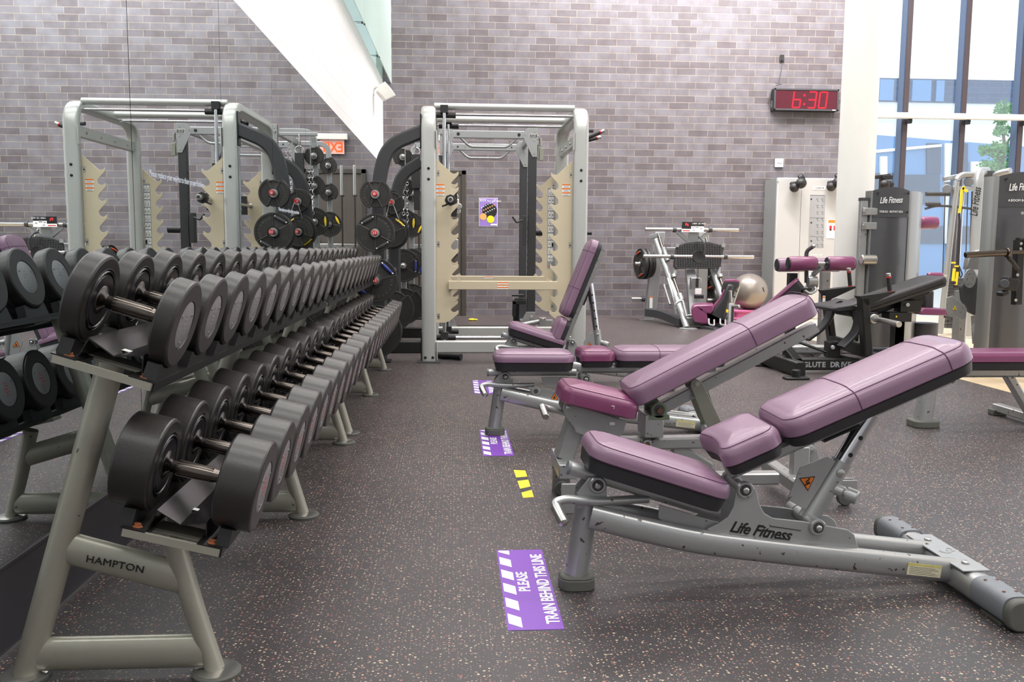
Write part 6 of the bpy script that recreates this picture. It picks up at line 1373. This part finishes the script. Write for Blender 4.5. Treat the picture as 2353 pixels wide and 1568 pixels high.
b = B('dark_grey', 'steel'); b.tube(fillet([Q(1853, 650, YH), Q(1853, 577, YH), Q(1868, 567, YH-0.04)], 0.07), 0.020, 12); b.use(1).sphere(Q(1870, 566, YH-0.05), 0.020, 14); b.build('curved_handle', t)
b = B('bench_silver'); b.rect([Q(1888, 612, YH-0.1), Q(1868, 632, YH), Q(1856, 640, YH)], 0.05, 0.05, r=0.015); b.build('roller_arm', t)
b = B('bench_silver'); b.oval([Q(1856, 648, YH-0.04), Q(1877, 648, YH-0.04)], 0.09, 0.11, 18); b.build('hub', t)
b = B('bench_silver'); b.rect([Q(1872, 652, YH), Q(1768, 745, YH)], 0.09, 0.075, r=0.015); b.build('back_rail', t)
a, c = Q(1782, 728, YH-0.13), Q(1850, 664, YH-0.13); ang = math.atan2(c.z-a.z, c.x-a.x)
cushion('backrest', t, (a.x, 0, a.z), ang, (c-a).length+0.04, 0.27, 0.085, 0.03, 'magenta', r=0.05, er=0.02, crown=0.003)
pd_ = bpy.data.objects[[k for k in kids(t) if k.name.startswith('backrest')][0].name]; Tm = Matrix.Translation((a.x, 0, a.z)); pd_.matrix_local = Tm @ Matrix.Rotation(math.radians(-20), 4, 'Z') @ Tm.inverted()
b = B('bench_silver', 'chrome'); b.tube(fillet([Q(1850, 668, YH-0.08), Q(1862, 676, YH-0.1), Q(1876, 668, YH-0.1), Q(1872, 660, YH-0.08)], 0.02), 0.014, 10); b.use(1).box(Q(1853, 668, YH-0.06), (0.09, 0.04, 0.05)); b.build('adjust_grip', t)
for (px, w_, nm) in ((1820, 20, 0), (1895, 18, 1)):
    ztop = Q(px, 628 if nm == 0 else 625, YH+0.15).z; xx = Q(px, 650, YH+0.15).x
    b = B('black' if nm == 0 else 'bench_silver'); b.rect([(xx, 0.15, 0.02), (xx, 0.15, ztop)], 0.085, 0.085, up=(0, 1, 0)); b.build('post', t)
b = B('bench_silver'); b.rect([Q(1816, 803, YH-0.3), Q(1950, 803, YH-0.3)], 0.10, 0.09, r=0.02); b.rect([(Q(1850, 790, YH).x, -0.3, 0.05), (Q(1850, 790, YH).x, 0.3, 0.05)], 0.08, 0.08, r=0.02); b.build('base_tube', t)
b = B('bench_silver', 'chrome'); b.cyl(Q(1838, 765, YH-0.15), Q(1842, 798, YH-0.2), 0.05, 18); b.cyl(Q(1922, 800, YH-0.4), Q(1936, 806, YH-0.4), 0.035, 14, 0.006); b.build('front_leg', t)

# ================================================================== black glute machine
YG0, YG1 = 7.15, 7.95; YG = 7.55; O = V((at(1900, 700, YG).x, YG, 0))
t = thing('glute_machine', 'black hip thrust machine with long padded bench and red ringed handles', 'exercise machine', O)
def QB(nm, mt, fn, par=None, bevel=0.0):
    b = B(*mt) if isinstance(mt, tuple) else B(mt); fn(b); return b.build(nm, par or t, bevel=bevel)
for (px, py) in ((1748, 841), (1829, 872)):
    f0 = fl(px, py)-O; QB('foot', 'black', lambda b: (b.box((f0.x, f0.y, 0.010), (0.20 if px > 1800 else 0.22, 0.10, 0.020)), b.cyl((f0.x, f0.y, 0.01), (f0.x, f0.y, 0.08), 0.035, 14)), bevel=0.008)
cb = QB('front_crossbeam', 'black', lambda b: b.rect([Q(1745, 816, YG1), Q(1840, 850, YG0-0.02)], 0.09, 0.125, r=0.012), bevel=0.006)
QB('maker_badge', ('grey_pl', 'white_ink'), lambda b: (b.prism([Q(1774, 824, YG1-0.30), Q(1788, 828, YG1-0.40), Q(1792, 836, YG1-0.42), Q(1790, 843, YG1-0.41), Q(1776, 838, YG1-0.31), Q(1772, 830, YG1-0.29)], (0.0, -0.006, 0)), b.use(1), letters(b, 'nautilus', 0.03, Q(1776, 834, YG1-0.34)+V((0, -0.012, 0)), Q(1790, 839, YG1-0.42)-Q(1776, 834, YG1-0.34), (0, 0, 1), 0.55, 0.0002, 0.55)), cb)
zb = Q(1880, 838, YG-0.25).z
lb = QB('long_beam', 'black', lambda b: b.rect([(Q(1838, 838, YG-0.2).x, -0.2, zb), (Q(2120, 838, YG-0.2).x, -0.2, zb)], 0.09, 0.10, r=0.01))
bb = B('grey_ink'); letters(bb, 'GLUTE DRIVE', 0.062, V((Q(1846, 843, YG-0.25).x, -0.2-0.047, zb-0.022)), (1, 0, 0), (0, 0, 1), 1.0, 0.0022, 0.64); bb.build('lettering', lb)
bb = B('grey_ink'); bb.tube([Q(1820, 781, YG), Q(1905, 812, YG-0.1), Q(1960, 826, YG-0.2)], 0.012, 8); bb.mats = ['black']; bb.build('linkage_rod', t)
QB('front_strut', 'black', lambda b: (b.rect([Q(1782, 800, YG1-0.15), Q(1803, 828, YG1-0.35)], 0.06, 0.06), b.rect([Q(1803, 826, YG1-0.4), Q(1812, 780, YG)], 0.05, 0.05), b.rect([Q(1806, 800, YG-0.1), Q(1830, 830, YG-0.2)], 0.10, 0.05)))
for (xt, yt, xb_, yb, Yd, wd) in ((1897, 672, 1912, 790, YG1, 0.062), (1983, 686, 1992, 815, YG0, 0.072)):
    up_ = QB('upright', 'black', lambda b: b.rect([Q(xt, yt, Yd), Q(xb_, yb, Yd)], wd, 0.10, up=(0, 1, 0), r=0.01))
    tip = (1967, 660) if Yd > YG else (2058, 671)
    QB('handle_arm', 'black', lambda b: b.prism([Q(xt-9, yt-5, Yd-0.05), Q(xt+9, yt+18, Yd-0.05), Q(tip[0], tip[1]+2, Yd-0.05), Q(tip[0], tip[1]-2, Yd-0.05)], (0, 0.10, 0)), up_, 0.004)
    hx_, hy_ = (1954, 660) if Yd > YG else (2045, 672)
    def hd_(b):
        a, c = Q(hx_, hy_, Yd), Q(hx_-4, hy_-44, Yd); d = (c-a).normalized(); L_ = (c-a).length
        b.cyl(a, a+d*L_*0.78, 0.018, 14); b.use(1).cyl(a, a+d*0.014, 0.021, 14); b.cyl(a+d*L_*0.76, a+d*L_*0.82, 0.021, 14); b.use(2).cyl(a+d*L_*0.82, c, 0.019, 14, 0.003)
    QB('handle_grip', ('black_pl', 'red', 'steel'), hd_, up_)
    if Yd > YG: QB('warning_label', ('paper', 'orange'), lambda b: (b.box(Q(1893, 695, Yd-0.058), (0.025, 0.002, 0.12)), b.use(1), b.box(Q(1893, 683, Yd-0.059), (0.025, 0.002, 0.012))), up_)
a, c = Q(1940, 722, YG), Q(2140, 655, YG); ang = math.atan2(c.z-a.z, c.x-a.x); Lp = (c-a).length
cushion('long_pad', t, (a.x-0.02, 0, a.z-0.02), ang, Lp+0.08, 0.42, 0.03, 0.055, 'black_pl', r=0.06, er=0.024)
QB('pad_frame', 'black', lambda b: (b.rect([a+V((0.1, 0, -0.05)), c+V((-0.05, 0, -0.05))], 0.10, 0.05),))
QB('front_seat', 'pad_black', lambda b: b.prism([Q(x, y, YG-0.25) for x, y in ((1912, 712), (1918, 706), (1960, 700), (1978, 692), (1980, 706), (1962, 716), (1925, 718))], (0, 0.50, 0)), bevel=0.012)
QB('belt_buckle', 'black_pl', lambda b: (b.ring(Q(1930, 703, YG), (0, 1, 0), 0.04, 0.010, 16), b.box(Q(1969, 778, YG0+0.1), (0.02, 0.02, 0.05))))
def band(px, Yd):
    P3 = fillet([Q(x, y, Yd) for x, y in px], 0.3, 8); return lambda b: b.rect(P3, 0.030, 0.14, up=(0, 1, 0), r=0.008)
QB('hip_belt', 'pad_black', band(((1914, 702), (1903, 735), (1883, 758), (1852, 780)), YG1-0.1))
QB('hip_belt', 'pad_black', band(((1965, 702), (1974, 735), (1966, 765), (1932, 798)), YG0+0.15))
QB('mechanism', ('black', 'steel', 'yellow'), lambda b: (b.box(Q(2085, 703, YG-0.1), (0.18, 0.12, 0.10)), b.box(Q(2060, 728, YG-0.1), (0.20, 0.14, 0.08)), b.prism([Q(2075, 690, YG), Q(2120, 676, YG), Q(2126, 690, YG), Q(2110, 722, YG), Q(2085, 712, YG)], (0, 0.02, 0)), b.box(Q(2062, 755, YG), (0.09, 0.08, 0.28)), b.use(1), b.cyl(Q(2086, 701, YG-0.18), Q(2086, 701, YG-0.2), 0.016, 12), b.use(2), b.box(Q(2109, 715, YG-0.02), (0.02, 0.004, 0.02)), b.box(Q(2060, 728, YG-0.18), (0.014, 0.004, 0.014))), bevel=0.004)
x_ = Q(2062, 760, YG).x; QB('rear_post', 'black', lambda b: (b.rect([(x_, 0, 0.05), (x_, 0, 0.50)], 0.09, 0.08, up=(0, 1, 0)), b.rect([(x_, -0.35, 0.04), (x_, 0.35, 0.04)], 0.08, 0.08)))
QB('weight_horn', ('steel', 'black'), lambda b: (b.cyl(Q(2008, 733, YG0), Q(2066, 746, YG0-0.42), 0.025, 20, 0.003), b.cyl(Q(2004, 732, YG0+0.0), Q(2010, 734, YG0-0.05), 0.042, 20, 0.006), b.use(1), b.box(Q(1999, 731, YG0+0.02), (0.10, 0.08, 0.09))))
cr_ = QB('cross_plate', 'black', lambda b: b.rect([Q(1908, 782, YG1), Q(1990, 808, YG0)], 0.05, 0.10, r=0.006))
QB('maker_badge', 'grey_pl', lambda b: b.prism([Q(1933, 786, YG+0.14), Q(1955, 793, YG-0.02), Q(1956, 802, YG-0.03), Q(1934, 796, YG+0.13)], (0, -0.01, 0)), cr_)
QB('pivot', ('black', 'steel'), lambda b: (b.box(Q(1912, 803, YG-0.1), (0.10, 0.12, 0.14)), b.use(1), b.cyl(Q(1914, 799, YG-0.18), Q(1914, 799, YG-0.16), 0.02, 14)), bevel=0.006)

# ================================================================== weight-stack towers
def tower(nm, label, Yt, xs, ytop, model, O=None):
    """xs = pixel columns: left edge, start of dark shroud, its end, right edge (at mid height)"""
    P4 = [at(x, 564, Yt) for x in xs]; O = V((P4[0].x, Yt, 0)); X = [p.x-O.x for p in P4]
    zt = at((xs[1]+xs[2])/2, ytop, Yt).z
    t = thing(nm, label, 'exercise machine', O); K = (xs[0]-1043)/2040.0
    b = B('tower'); n_ = 12; arc = [(X[1]+(X[2]-X[1])*k/n_, -0.035*math.sin(PI*k/n_)) for k in range(n_+1)]
    b.prism([(x, y, 0.08) for x, y in arc]+[(X[2]+0.2*K, 0.20, 0.08), (X[1]+0.2*K, 0.20, 0.08)], (0, 0, zt-0.36)); b.build('shroud', t)
    b = B('dark_grey'); top = [(X[1]+(X[2]-X[1])*k/n_, zt-0.04+0.055*math.sin(PI*(k+2)/(n_+4))) for k in range(n_+1)]
    v = []; f = []
    for k in range(n_+1):
        x, y = arc[k]; v += [(x, y-0.006, zt-0.28), (x, y-0.006, top[k][1]), (x+0.2*K, 0.20, top[k][1])]
    for k in range(n_): f += [(k*3, k*3+3, k*3+4, k*3+1), (k*3+1, k*3+4, k*3+5, k*3+2)]
    f += [(0, 1, 2), (n_*3, n_*3+2, n_*3+1)]; b.add(v, f); cap_ = b.build('top_cover', t)
    b = B('ink')
    for (u, z_) in ((0.1, zt-0.045), (0.92, zt-0.045), (0.92, zt-0.23)): b.cyl((X[1]+(X[2]-X[1])*u, -0.030, z_), (X[1]+(X[2]-X[1])*u, -0.045, z_), 0.010, 10)
    b.build('screw', cap_)
    text('Life Fitness', 0.085, 'white_ink', 'lettering', cap_, (X[1]+(X[2]-X[1])*0.15, -0.046, zt-0.145), (1, 0, 0.04), (0.15, 0, 1), 0.60, 0.0012, 0.0008, shear=0.3)
    bb = B('white_ink'); letters(bb, model, 0.028, V((X[1]+(X[2]-X[1])*0.15, -0.046, zt-0.235)), (1, 0, 0), (0, 0, 1), 1.0, 0.0003, 0.80 if len(model) < 12 else 0.62); bb.build('model_lettering', cap_)
    for (xa_, xb_, side) in ((X[0], X[1], -1), (X[2], X[3], 1)):
        if xb_-xa_ < 0.01: continue
        b = B('tower_side'); m_ = 8; pr = []
        for k in range(m_+1):
            u = k/m_; x = xa_+(xb_-xa_)*u; pr.append((x, (0.10*(1-u)**2 if side < 0 else 0.10*u**2)-0.006))
        b.prism([(x, y, 0.03) for x, y in pr]+[(xb_+0.34*K, 0.34, 0.03), (xa_+0.34*K, 0.34, 0.03)], (0, 0, zt-0.03-0.02)); b.build('side_panel', t)
    b = B('tower_side'); b.prism([(X[1]+0.2*K, 0.20, zt-0.05), (X[2]+0.2*K, 0.20, zt-0.05), (X[2]+0.34*K, 0.34, zt-0.08), (X[1]+0.34*K, 0.34, zt-0.08)], (0, 0, 0.03)); b.box(((X[1]+X[2])/2+0.27*K, 0.27, zt/2), (X[2]-X[1], 0.14, zt-0.16)); b.build('rear_panel', t)
    b = B('dark_grey', 'black'); cx_ = (X[0]+X[3])/2; b.prism([(cx_+0.36*math.cos(a), 0.12+0.26*math.sin(a), 0.0) for a in [2*PI*k/40 for k in range(40)]], (0, 0, 0.035)); b.build('base', t, bevel=0.008)
    return t, X, zt, O
tt, TX, tzt, O = tower('torso_rotation_machine', 'silver weight tower marked TORSO ROTATION behind the black machine', 8.62, (1993, 1999, 2083, 2120), 434, 'TORSO ROTATION')
t = tt
def Q(px, py, Y): return at(px, py, Y)-O
x_ = Q(1978, 600, 8.67).x; zz = Q(1978, 461, 8.67).z
QB('side_post', 'bench_silver', lambda b: b.rect([(x_, 0.05, 0.02), (x_, 0.05, zz)], 0.075, 0.06, up=(0, 1, 0)))
QB('post_cap', 'dark_grey', lambda b: b.box((x_, 0.05, zz+0.012), (0.08, 0.065, 0.03)))
for py in (486, 519): QB('link_arm', ('bench_silver', 'steel'), lambda b: (b.rect([(x_-0.03, -0.01, Q(1978, py, 8.62).z), (TX[1]+0.05, -0.01, Q(1978, py, 8.62).z)], 0.02, 0.07), b.use(1), b.lathe((x_-0.015, -0.02, Q(1978, py, 8.62).z), (0, -1, 0), [(0, 0.018), (0.008, 0.016), (0.008, 0)], 14)))
QB('link_tube', 'steel', lambda b: b.cyl((x_-0.04, -0.04, Q(1978, 597, 8.62).z), (TX[1]+0.05, -0.04, Q(1978, 597, 8.62).z), 0.05, 18, 0.01))
def padroll(px0, px1, py, Y, R_, par, nm='roller_pad'):
    a, c = Q(px0, py, Y), Q(px1, py, Y); d = (c-a).normalized(); L_ = (c-a).length; b = B('magenta'); b.lathe(a, d, [(0, R_*0.7), (0.012, R_*0.93), (0.03, R_), (L_-0.03, R_), (L_-0.012, R_*0.93), (L_, R_*0.7), (L_, 0)], 26); return b.build(nm, par)
padroll(2112, 2154, 512, 9.25, 0.066, t)
padroll(2131, 2166, 633, 9.3, 0.032, t); QB('roller_shaft', 'steel', lambda b: b.cyl(Q(2160, 633, 9.3), Q(2176, 633, 9.3), 0.010, 10))
x_ = Q(2158, 700, 8.6).x; zz = Q(2158, 664, 8.6).z
sp_ = QB('seat_post', 'bench_silver', lambda b: b.rect([(x_, -0.4, 0.02), (x_, -0.4, zz)], 0.125, 0.09, up=(0, 1, 0), r=0.03))
QB('post_hole', 'dark_grey', lambda b: [b.cyl((x_, -0.447, Q(2158, py, 8.6).z), (x_, -0.443, Q(2158, py, 8.6).z), 0.016, 14) for py in (679, 704)], sp_)
QB('seat_back', 'pad_black', lambda b: b.prism([Q(x, y, 8.75) for x, y in ((2126, 668), (2148, 668), (2146, 715), (2124, 714))], (0, 0.25, 0)), bevel=0.02)
QB('seat', 'magenta', lambda b: b.prism([Q(x, y, 8.62) for x, y in ((2112, 718), (2122, 708), (2176, 710), (2184, 720), (2178, 726), (2116, 724))], (0, 0.36, 0)), bevel=0.015)
QB('seat_base', 'dark_grey', lambda b: (b.cyl(Q(2125, 742, 8.9), V((Q(2125, 742, 8.9).x, Q(2125, 742, 8.9).y, 0.02)), 0.13, 24), b.tube(fillet([Q(2170, 728, 8.7), Q(2188, 730, 8.7), Q(2190, 738, 8.7), Q(2178, 738, 8.7)], 0.03), 0.012, 8)))
tt2, AX, azt, O = tower('abdominal_machine', 'silver weight tower marked ABDOMINAL at the right edge', 7.4, (2266, 2286, 2392, 2420), 400, 'ABDOMINAL')
t = tt2
QB('shroud_ridge', 'tower_side', lambda b: b.box((AX[1]-0.01, 0.02, azt/2-0.05), (0.02, 0.03, azt-0.25)))
cam_ = [Q(x, y, 8.0) for x, y in ((2222, 640), (2235, 628), (2250, 640), (2258, 675), (2254, 712), (2243, 726), (2228, 718), (2212, 690), (2208, 660))]
QB('cam', 'dark_grey', lambda b: b.prism(cam_, (0, 0.05, 0)), bevel=0.012)
hp = QB('cam_hub_plate', 'bench_plate', lambda b: b.prism([Q(2230, 640, 7.93)+V((0.055*math.cos(a), 0, 0.088*math.sin(a))) for a in [2*PI*k/28 for k in range(28)]], (0, 0.02, 0)))
QB('bolt', 'steel', lambda b: [b.lathe(Q(2230, 640, 7.92)+V((0.034*math.cos(a), 0, 0.055*math.sin(a))), (0, -1, 0), [(0, 0.009), (0.006, 0.008), (0.006, 0)], 10) for a in [2*PI*k/6 for k in range(6)]], hp)
g = QB('guard_plate', 'bench_plate', lambda b: b.prism([Q(x, y, 7.85) for x, y in ((2176, 684), (2190, 680), (2200, 688), (2204, 694), (2216, 700), (2222, 712), (2220, 732), (2212, 736), (2196, 726), (2184, 728), (2174, 716))], (0, 0.01, 0)), bevel=0.002)
QB('warning_triangle', ('yellow', 'ink'), lambda b: (b.prism([Q(x, y, 7.84) for x, y in ((2190, 712), (2199, 712), (2194.5, 703))], (0, 0.004, 0)), b.use(1), b.box(Q(2194.5, 709, 7.83), (0.005, 0.004, 0.015))), g)
QB('lever_arm', 'bench_silver', lambda b: (b.rect([Q(2238, 640, 8.1), Q(2262, 636, 8.1)], 0.07, 0.07), b.rect([Q(2243, 726, 8.05), Q(2246, 790, 8.0)], 0.07, 0.07, up=(0, 1, 0)), b.cyl(Q(2248, 755, 7.9), Q(2248, 755, 8.0), 0.06, 20)))
QB('cover_hood', 'poster' if False else 'tower_side', lambda b: b.prism([Q(x, y, 8.1) for x, y in ((2222, 620), (2226, 595), (2240, 578), (2262, 572), (2262, 620))], (0, 0.08, 0)), bevel=0.01)
# ================================================================== cable station with straps, before the windows
YK = 10.6; O = V((at(2240, 600, YK).x, YK, 0))
t = thing('cable_station', 'silver curved cable station before the windows, yellow straps hanging from it', 'cable machine', O)
x_ = Q(2188, 600, YK).x; zt2 = Q(2230, 402, YK).z
QB('curved_frame', 'silver', lambda b: b.tube(fillet([(x_-0.10, 0, 0.02), (x_+0.0, 0, zt2), (Q(2240, 400, YK).x, 0, zt2)], 0.22, 8), 0.036, 16))
col = QB('main_column', 'silver', lambda b: b.rect(fillet([V((Q(2236, 640, YK-0.3).x, -0.3, 0.02)), Q(2250, 398, YK-0.3)+V((0, 0, 0.02)), Q(2268, 394, YK+0.3)], 0.15, 6), 0.10, 0.08, up=(1, 0, 0.01) if False else (0, 1, 0), r=0.02))
a_, c_ = Q(2241, 498, YK-0.36), Q(2249, 440, YK-0.36); text('Life Fitness', 0.135, 'ink', 'lettering', col, a_+V((0.022, 0, 0)), c_-a_, (-1, 0, 0.12), 0.56, 0.002, 0.001, shear=0.3)
QB('cross_tube', 'silver', lambda b: (b.rect([Q(2188, 433, YK), Q(2290, 433, YK)], 0.04, 0.05), b.rect([Q(2168, 412, YK+0.1), Q(2200, 405, YK+0.1)], 0.05, 0.05), b.tube(fillet([Q(2262, 440, YK+0.2), Q(2285, 400, YK), Q(2322, 392, YK-0.2)], 0.1), 0.035, 14)))
QB('top_hood', 'dark_grey', lambda b: b.prism([Q(x, y, YK) for x, y in ((2255, 400), (2262, 392), (2285, 392), (2296, 402), (2280, 408), (2262, 408))], (0, 0.2, 0)), bevel=0.01)
for (px, py) in ((2176, 434), (2226, 418)): QB('pulley', 'grey_pl', lambda b: (b.cyl(Q(px, py, YK-0.02), Q(px, py, YK+0.06), 0.055, 22, 0.008), b.box(Q(px, py-8, YK+0.02), (0.05, 0.05, 0.08))))
QB('cable', 'dark_grey', lambda b: [b.cyl(Q(x, 440, YK+0.1), Q(x-8, 700, YK+0.1), 0.007 if x < 2228 else 0.012, 6) for x in (2172, 2224, 2234)])
QB('rear_bar', 'dark_grey', lambda b: b.cyl(Q(2128, 446, YK+0.4), Q(2182, 446, YK+0.4), 0.028, 12))
QB('pull_bar', 'dark_grey', lambda b: (b.tube(fillet([Q(2126, 480, YK), Q(2150, 473, YK), Q(2185, 474, YK), Q(2232, 480, YK)], 0.1), 0.015, 10), b.cyl(Q(2128, 469, YK), Q(2160, 470, YK), 0.028, 12, 0.006), b.cyl(Q(2171, 450, YK), Q(2171, 470, YK), 0.006, 6)))
QB('guide_rods', 'chrome', lambda b: [b.cyl((Q(x, 600, YK).x, 0.15, 0.05), (Q(x, 600, YK).x, 0.15, zt2-0.15), 0.012, 10) for x in (2212, 2220)])
QB('weight_stack', 'dark_grey', lambda b: [b.box((Q(2216, 600, YK).x, 0.15, 0.10+0.045*k), (0.24, 0.10, 0.040)) for k in range(14)])['kind'] = 'stuff'
ts = thing('suspension_trainer', 'yellow and black suspension straps hanging from the cable station', 'straps', Q(2215, 430, YK-0.1)+O)
O2 = Q(2215, 430, YK-0.1)+O
R_ = lambda px, py, Y=YK-0.1: at(px, py, Y)-O2
b = B('yellow'); b.rect([R_(2216, 428), R_(2210, 438), R_(2208, 470), R_(2204, 490)], 0.035, 0.006, up=(0, 1, 0)); b.rect([R_(2212, 432), R_(2220, 440), R_(2224, 438)], 0.035, 0.006, up=(0, 1, 0)); b.build('yellow_anchor', ts)
b = B('pad_black'); b.rect([R_(2204, 490), R_(2205, 505), R_(2197, 640)], 0.030, 0.008, up=(0, 1, 0)); b.rect([R_(2205, 505), R_(2205, 560), R_(2202, 640)], 0.016, 0.006, up=(0, 1, 0)); b.tube(fillet([R_(2203, 610), R_(2206, 640), R_(2212, 632), R_(2204, 612)], 0.03), 0.008, 8); b.build('black_strap', ts)
for (xa_, ya_, xb_, yb_) in ((2193, 617, 2190, 646), (2200, 625, 2196, 655)):
    b = B('yellow', 'black_pl'); b.rect([R_(xa_, ya_), R_(xb_, yb_)], 0.035, 0.020, up=(0, 1, 0)); b.box(R_(xa_-2, ya_-13), (0.04, 0.03, 0.02)); b.use(1).cyl(R_(xb_-4, yb_+4), R_(xb_+5, yb_+4), 0.018, 10); b.build('foot_cradle', ts)
# black pulley arm peeping past the column
O = V((at(2030, 420, 11.4).x, 11.4, 0)); t = thing('pulley_tower', 'dark pulley arm on a slim post just right of the white column', 'cable machine', O)
QB('pulley_arm', 'black_pl', lambda b: (b.rect([Q(2004, 408, 11.4), Q(2045, 404, 11.4)], 0.05, 0.05), b.box(Q(2036, 408, 11.4), (0.14, 0.10, 0.05))), bevel=0.015)
QB('pulley_head', 'black_pl', lambda b: (b.sphere(Q(2033, 424, 11.35), 0.065, 18), b.sphere(Q(2046, 424, 11.45), 0.05, 16)))
QB('post', 'black_pl', lambda b: b.rect([V((Q(2034, 420, 11.4).x, 0.08, 0.02)), Q(2034, 405, 11.4)+V((0, 0.08, 0))], 0.06, 0.06, up=(0, 1, 0)))

# ================================================================== barbell on its black rack at the right edge
YBB = 6.75; O = V((at(2332, 600, YBB).x, YBB, 0)); t = thing('barbell_rack', 'black perforated rack arm with hooks at the right edge', 'barbell rack', O)
xr = Q(2345, 600, YBB+0.08).x
QB('rack_arm', ('black', 'steel'), lambda b: (b.rect([Q(2342, 552, YBB+0.09), Q(2338, 640, YBB+0.09), Q(2336, 700, YBB+0.09)], 0.075, 0.06, up=(0, 1, 0), r=0.012), b.use(1), [b.lathe(Q(x, y, YBB+0.055), (0, -1, 0), [(0, 0.012), (0.004, 0.012), (0.004, 0.007)], 12) for x, y in ((2349, 490), (2346, 560), (2345, 572), (2338, 632), (2334, 690))]))
QB('rest_hook', 'black', lambda b: (b.tube(fillet([Q(2316, 592, YBB), Q(2325, 600, YBB), Q(2338, 618, YBB+0.05)], 0.04), 0.017, 10),), bevel=0.0)
QB('safety_catch', ('black', 'dark_grey'), lambda b: (b.box(Q(2318, 652, YBB), (0.10, 0.10, 0.09), Matrix.Rotation(0.3, 3, 'Y')), b.use(1), b.cyl(Q(2308, 652, YBB-0.07), Q(2308, 652, YBB-0.03), 0.035, 16), b.use(0), b.box(Q(2304, 674, YBB), (0.06, 0.08, 0.035), Matrix.Rotation(-0.4, 3, 'Y'))), bevel=0.006)
QB('rack_post', 'black', lambda b: (b.rect([(Q(2430, 600, YBB).x, 0.09, 0.02), (Q(2430, 600, YBB).x, 0.09, 1.35)], 0.09, 0.09, up=(0, 1, 0)), b.rect([Q(2338, 560, YBB+0.09), V((Q(2430, 600, YBB).x, 0.09, Q(2338, 560, YBB+0.09).z))], 0.06, 0.09)))
O3 = at(2218, 586, YBB); tb_ = thing('barbell', 'worn steel barbell resting on the black rack at the right edge', 'barbell', O3); d = (at(2316, 581, YBB)-O3).normalized()
b = B('chrome_dark'); b.cyl((0, 0, 0), d*0.335, 0.0245, 24, 0.003); b.build('sleeve', tb_); b = B('chrome_dark'); b.lathe(d*0.33, d, [(0, 0.026), (0.003, 0.038), (0.012, 0.041), (0.024, 0.038), (0.028, 0.022)], 26); b.build('collar', tb_); b = B('chrome_dark'); b.cyl(d*0.35, d*1.66, 0.0145, 18); b.build('shaft', tb_)
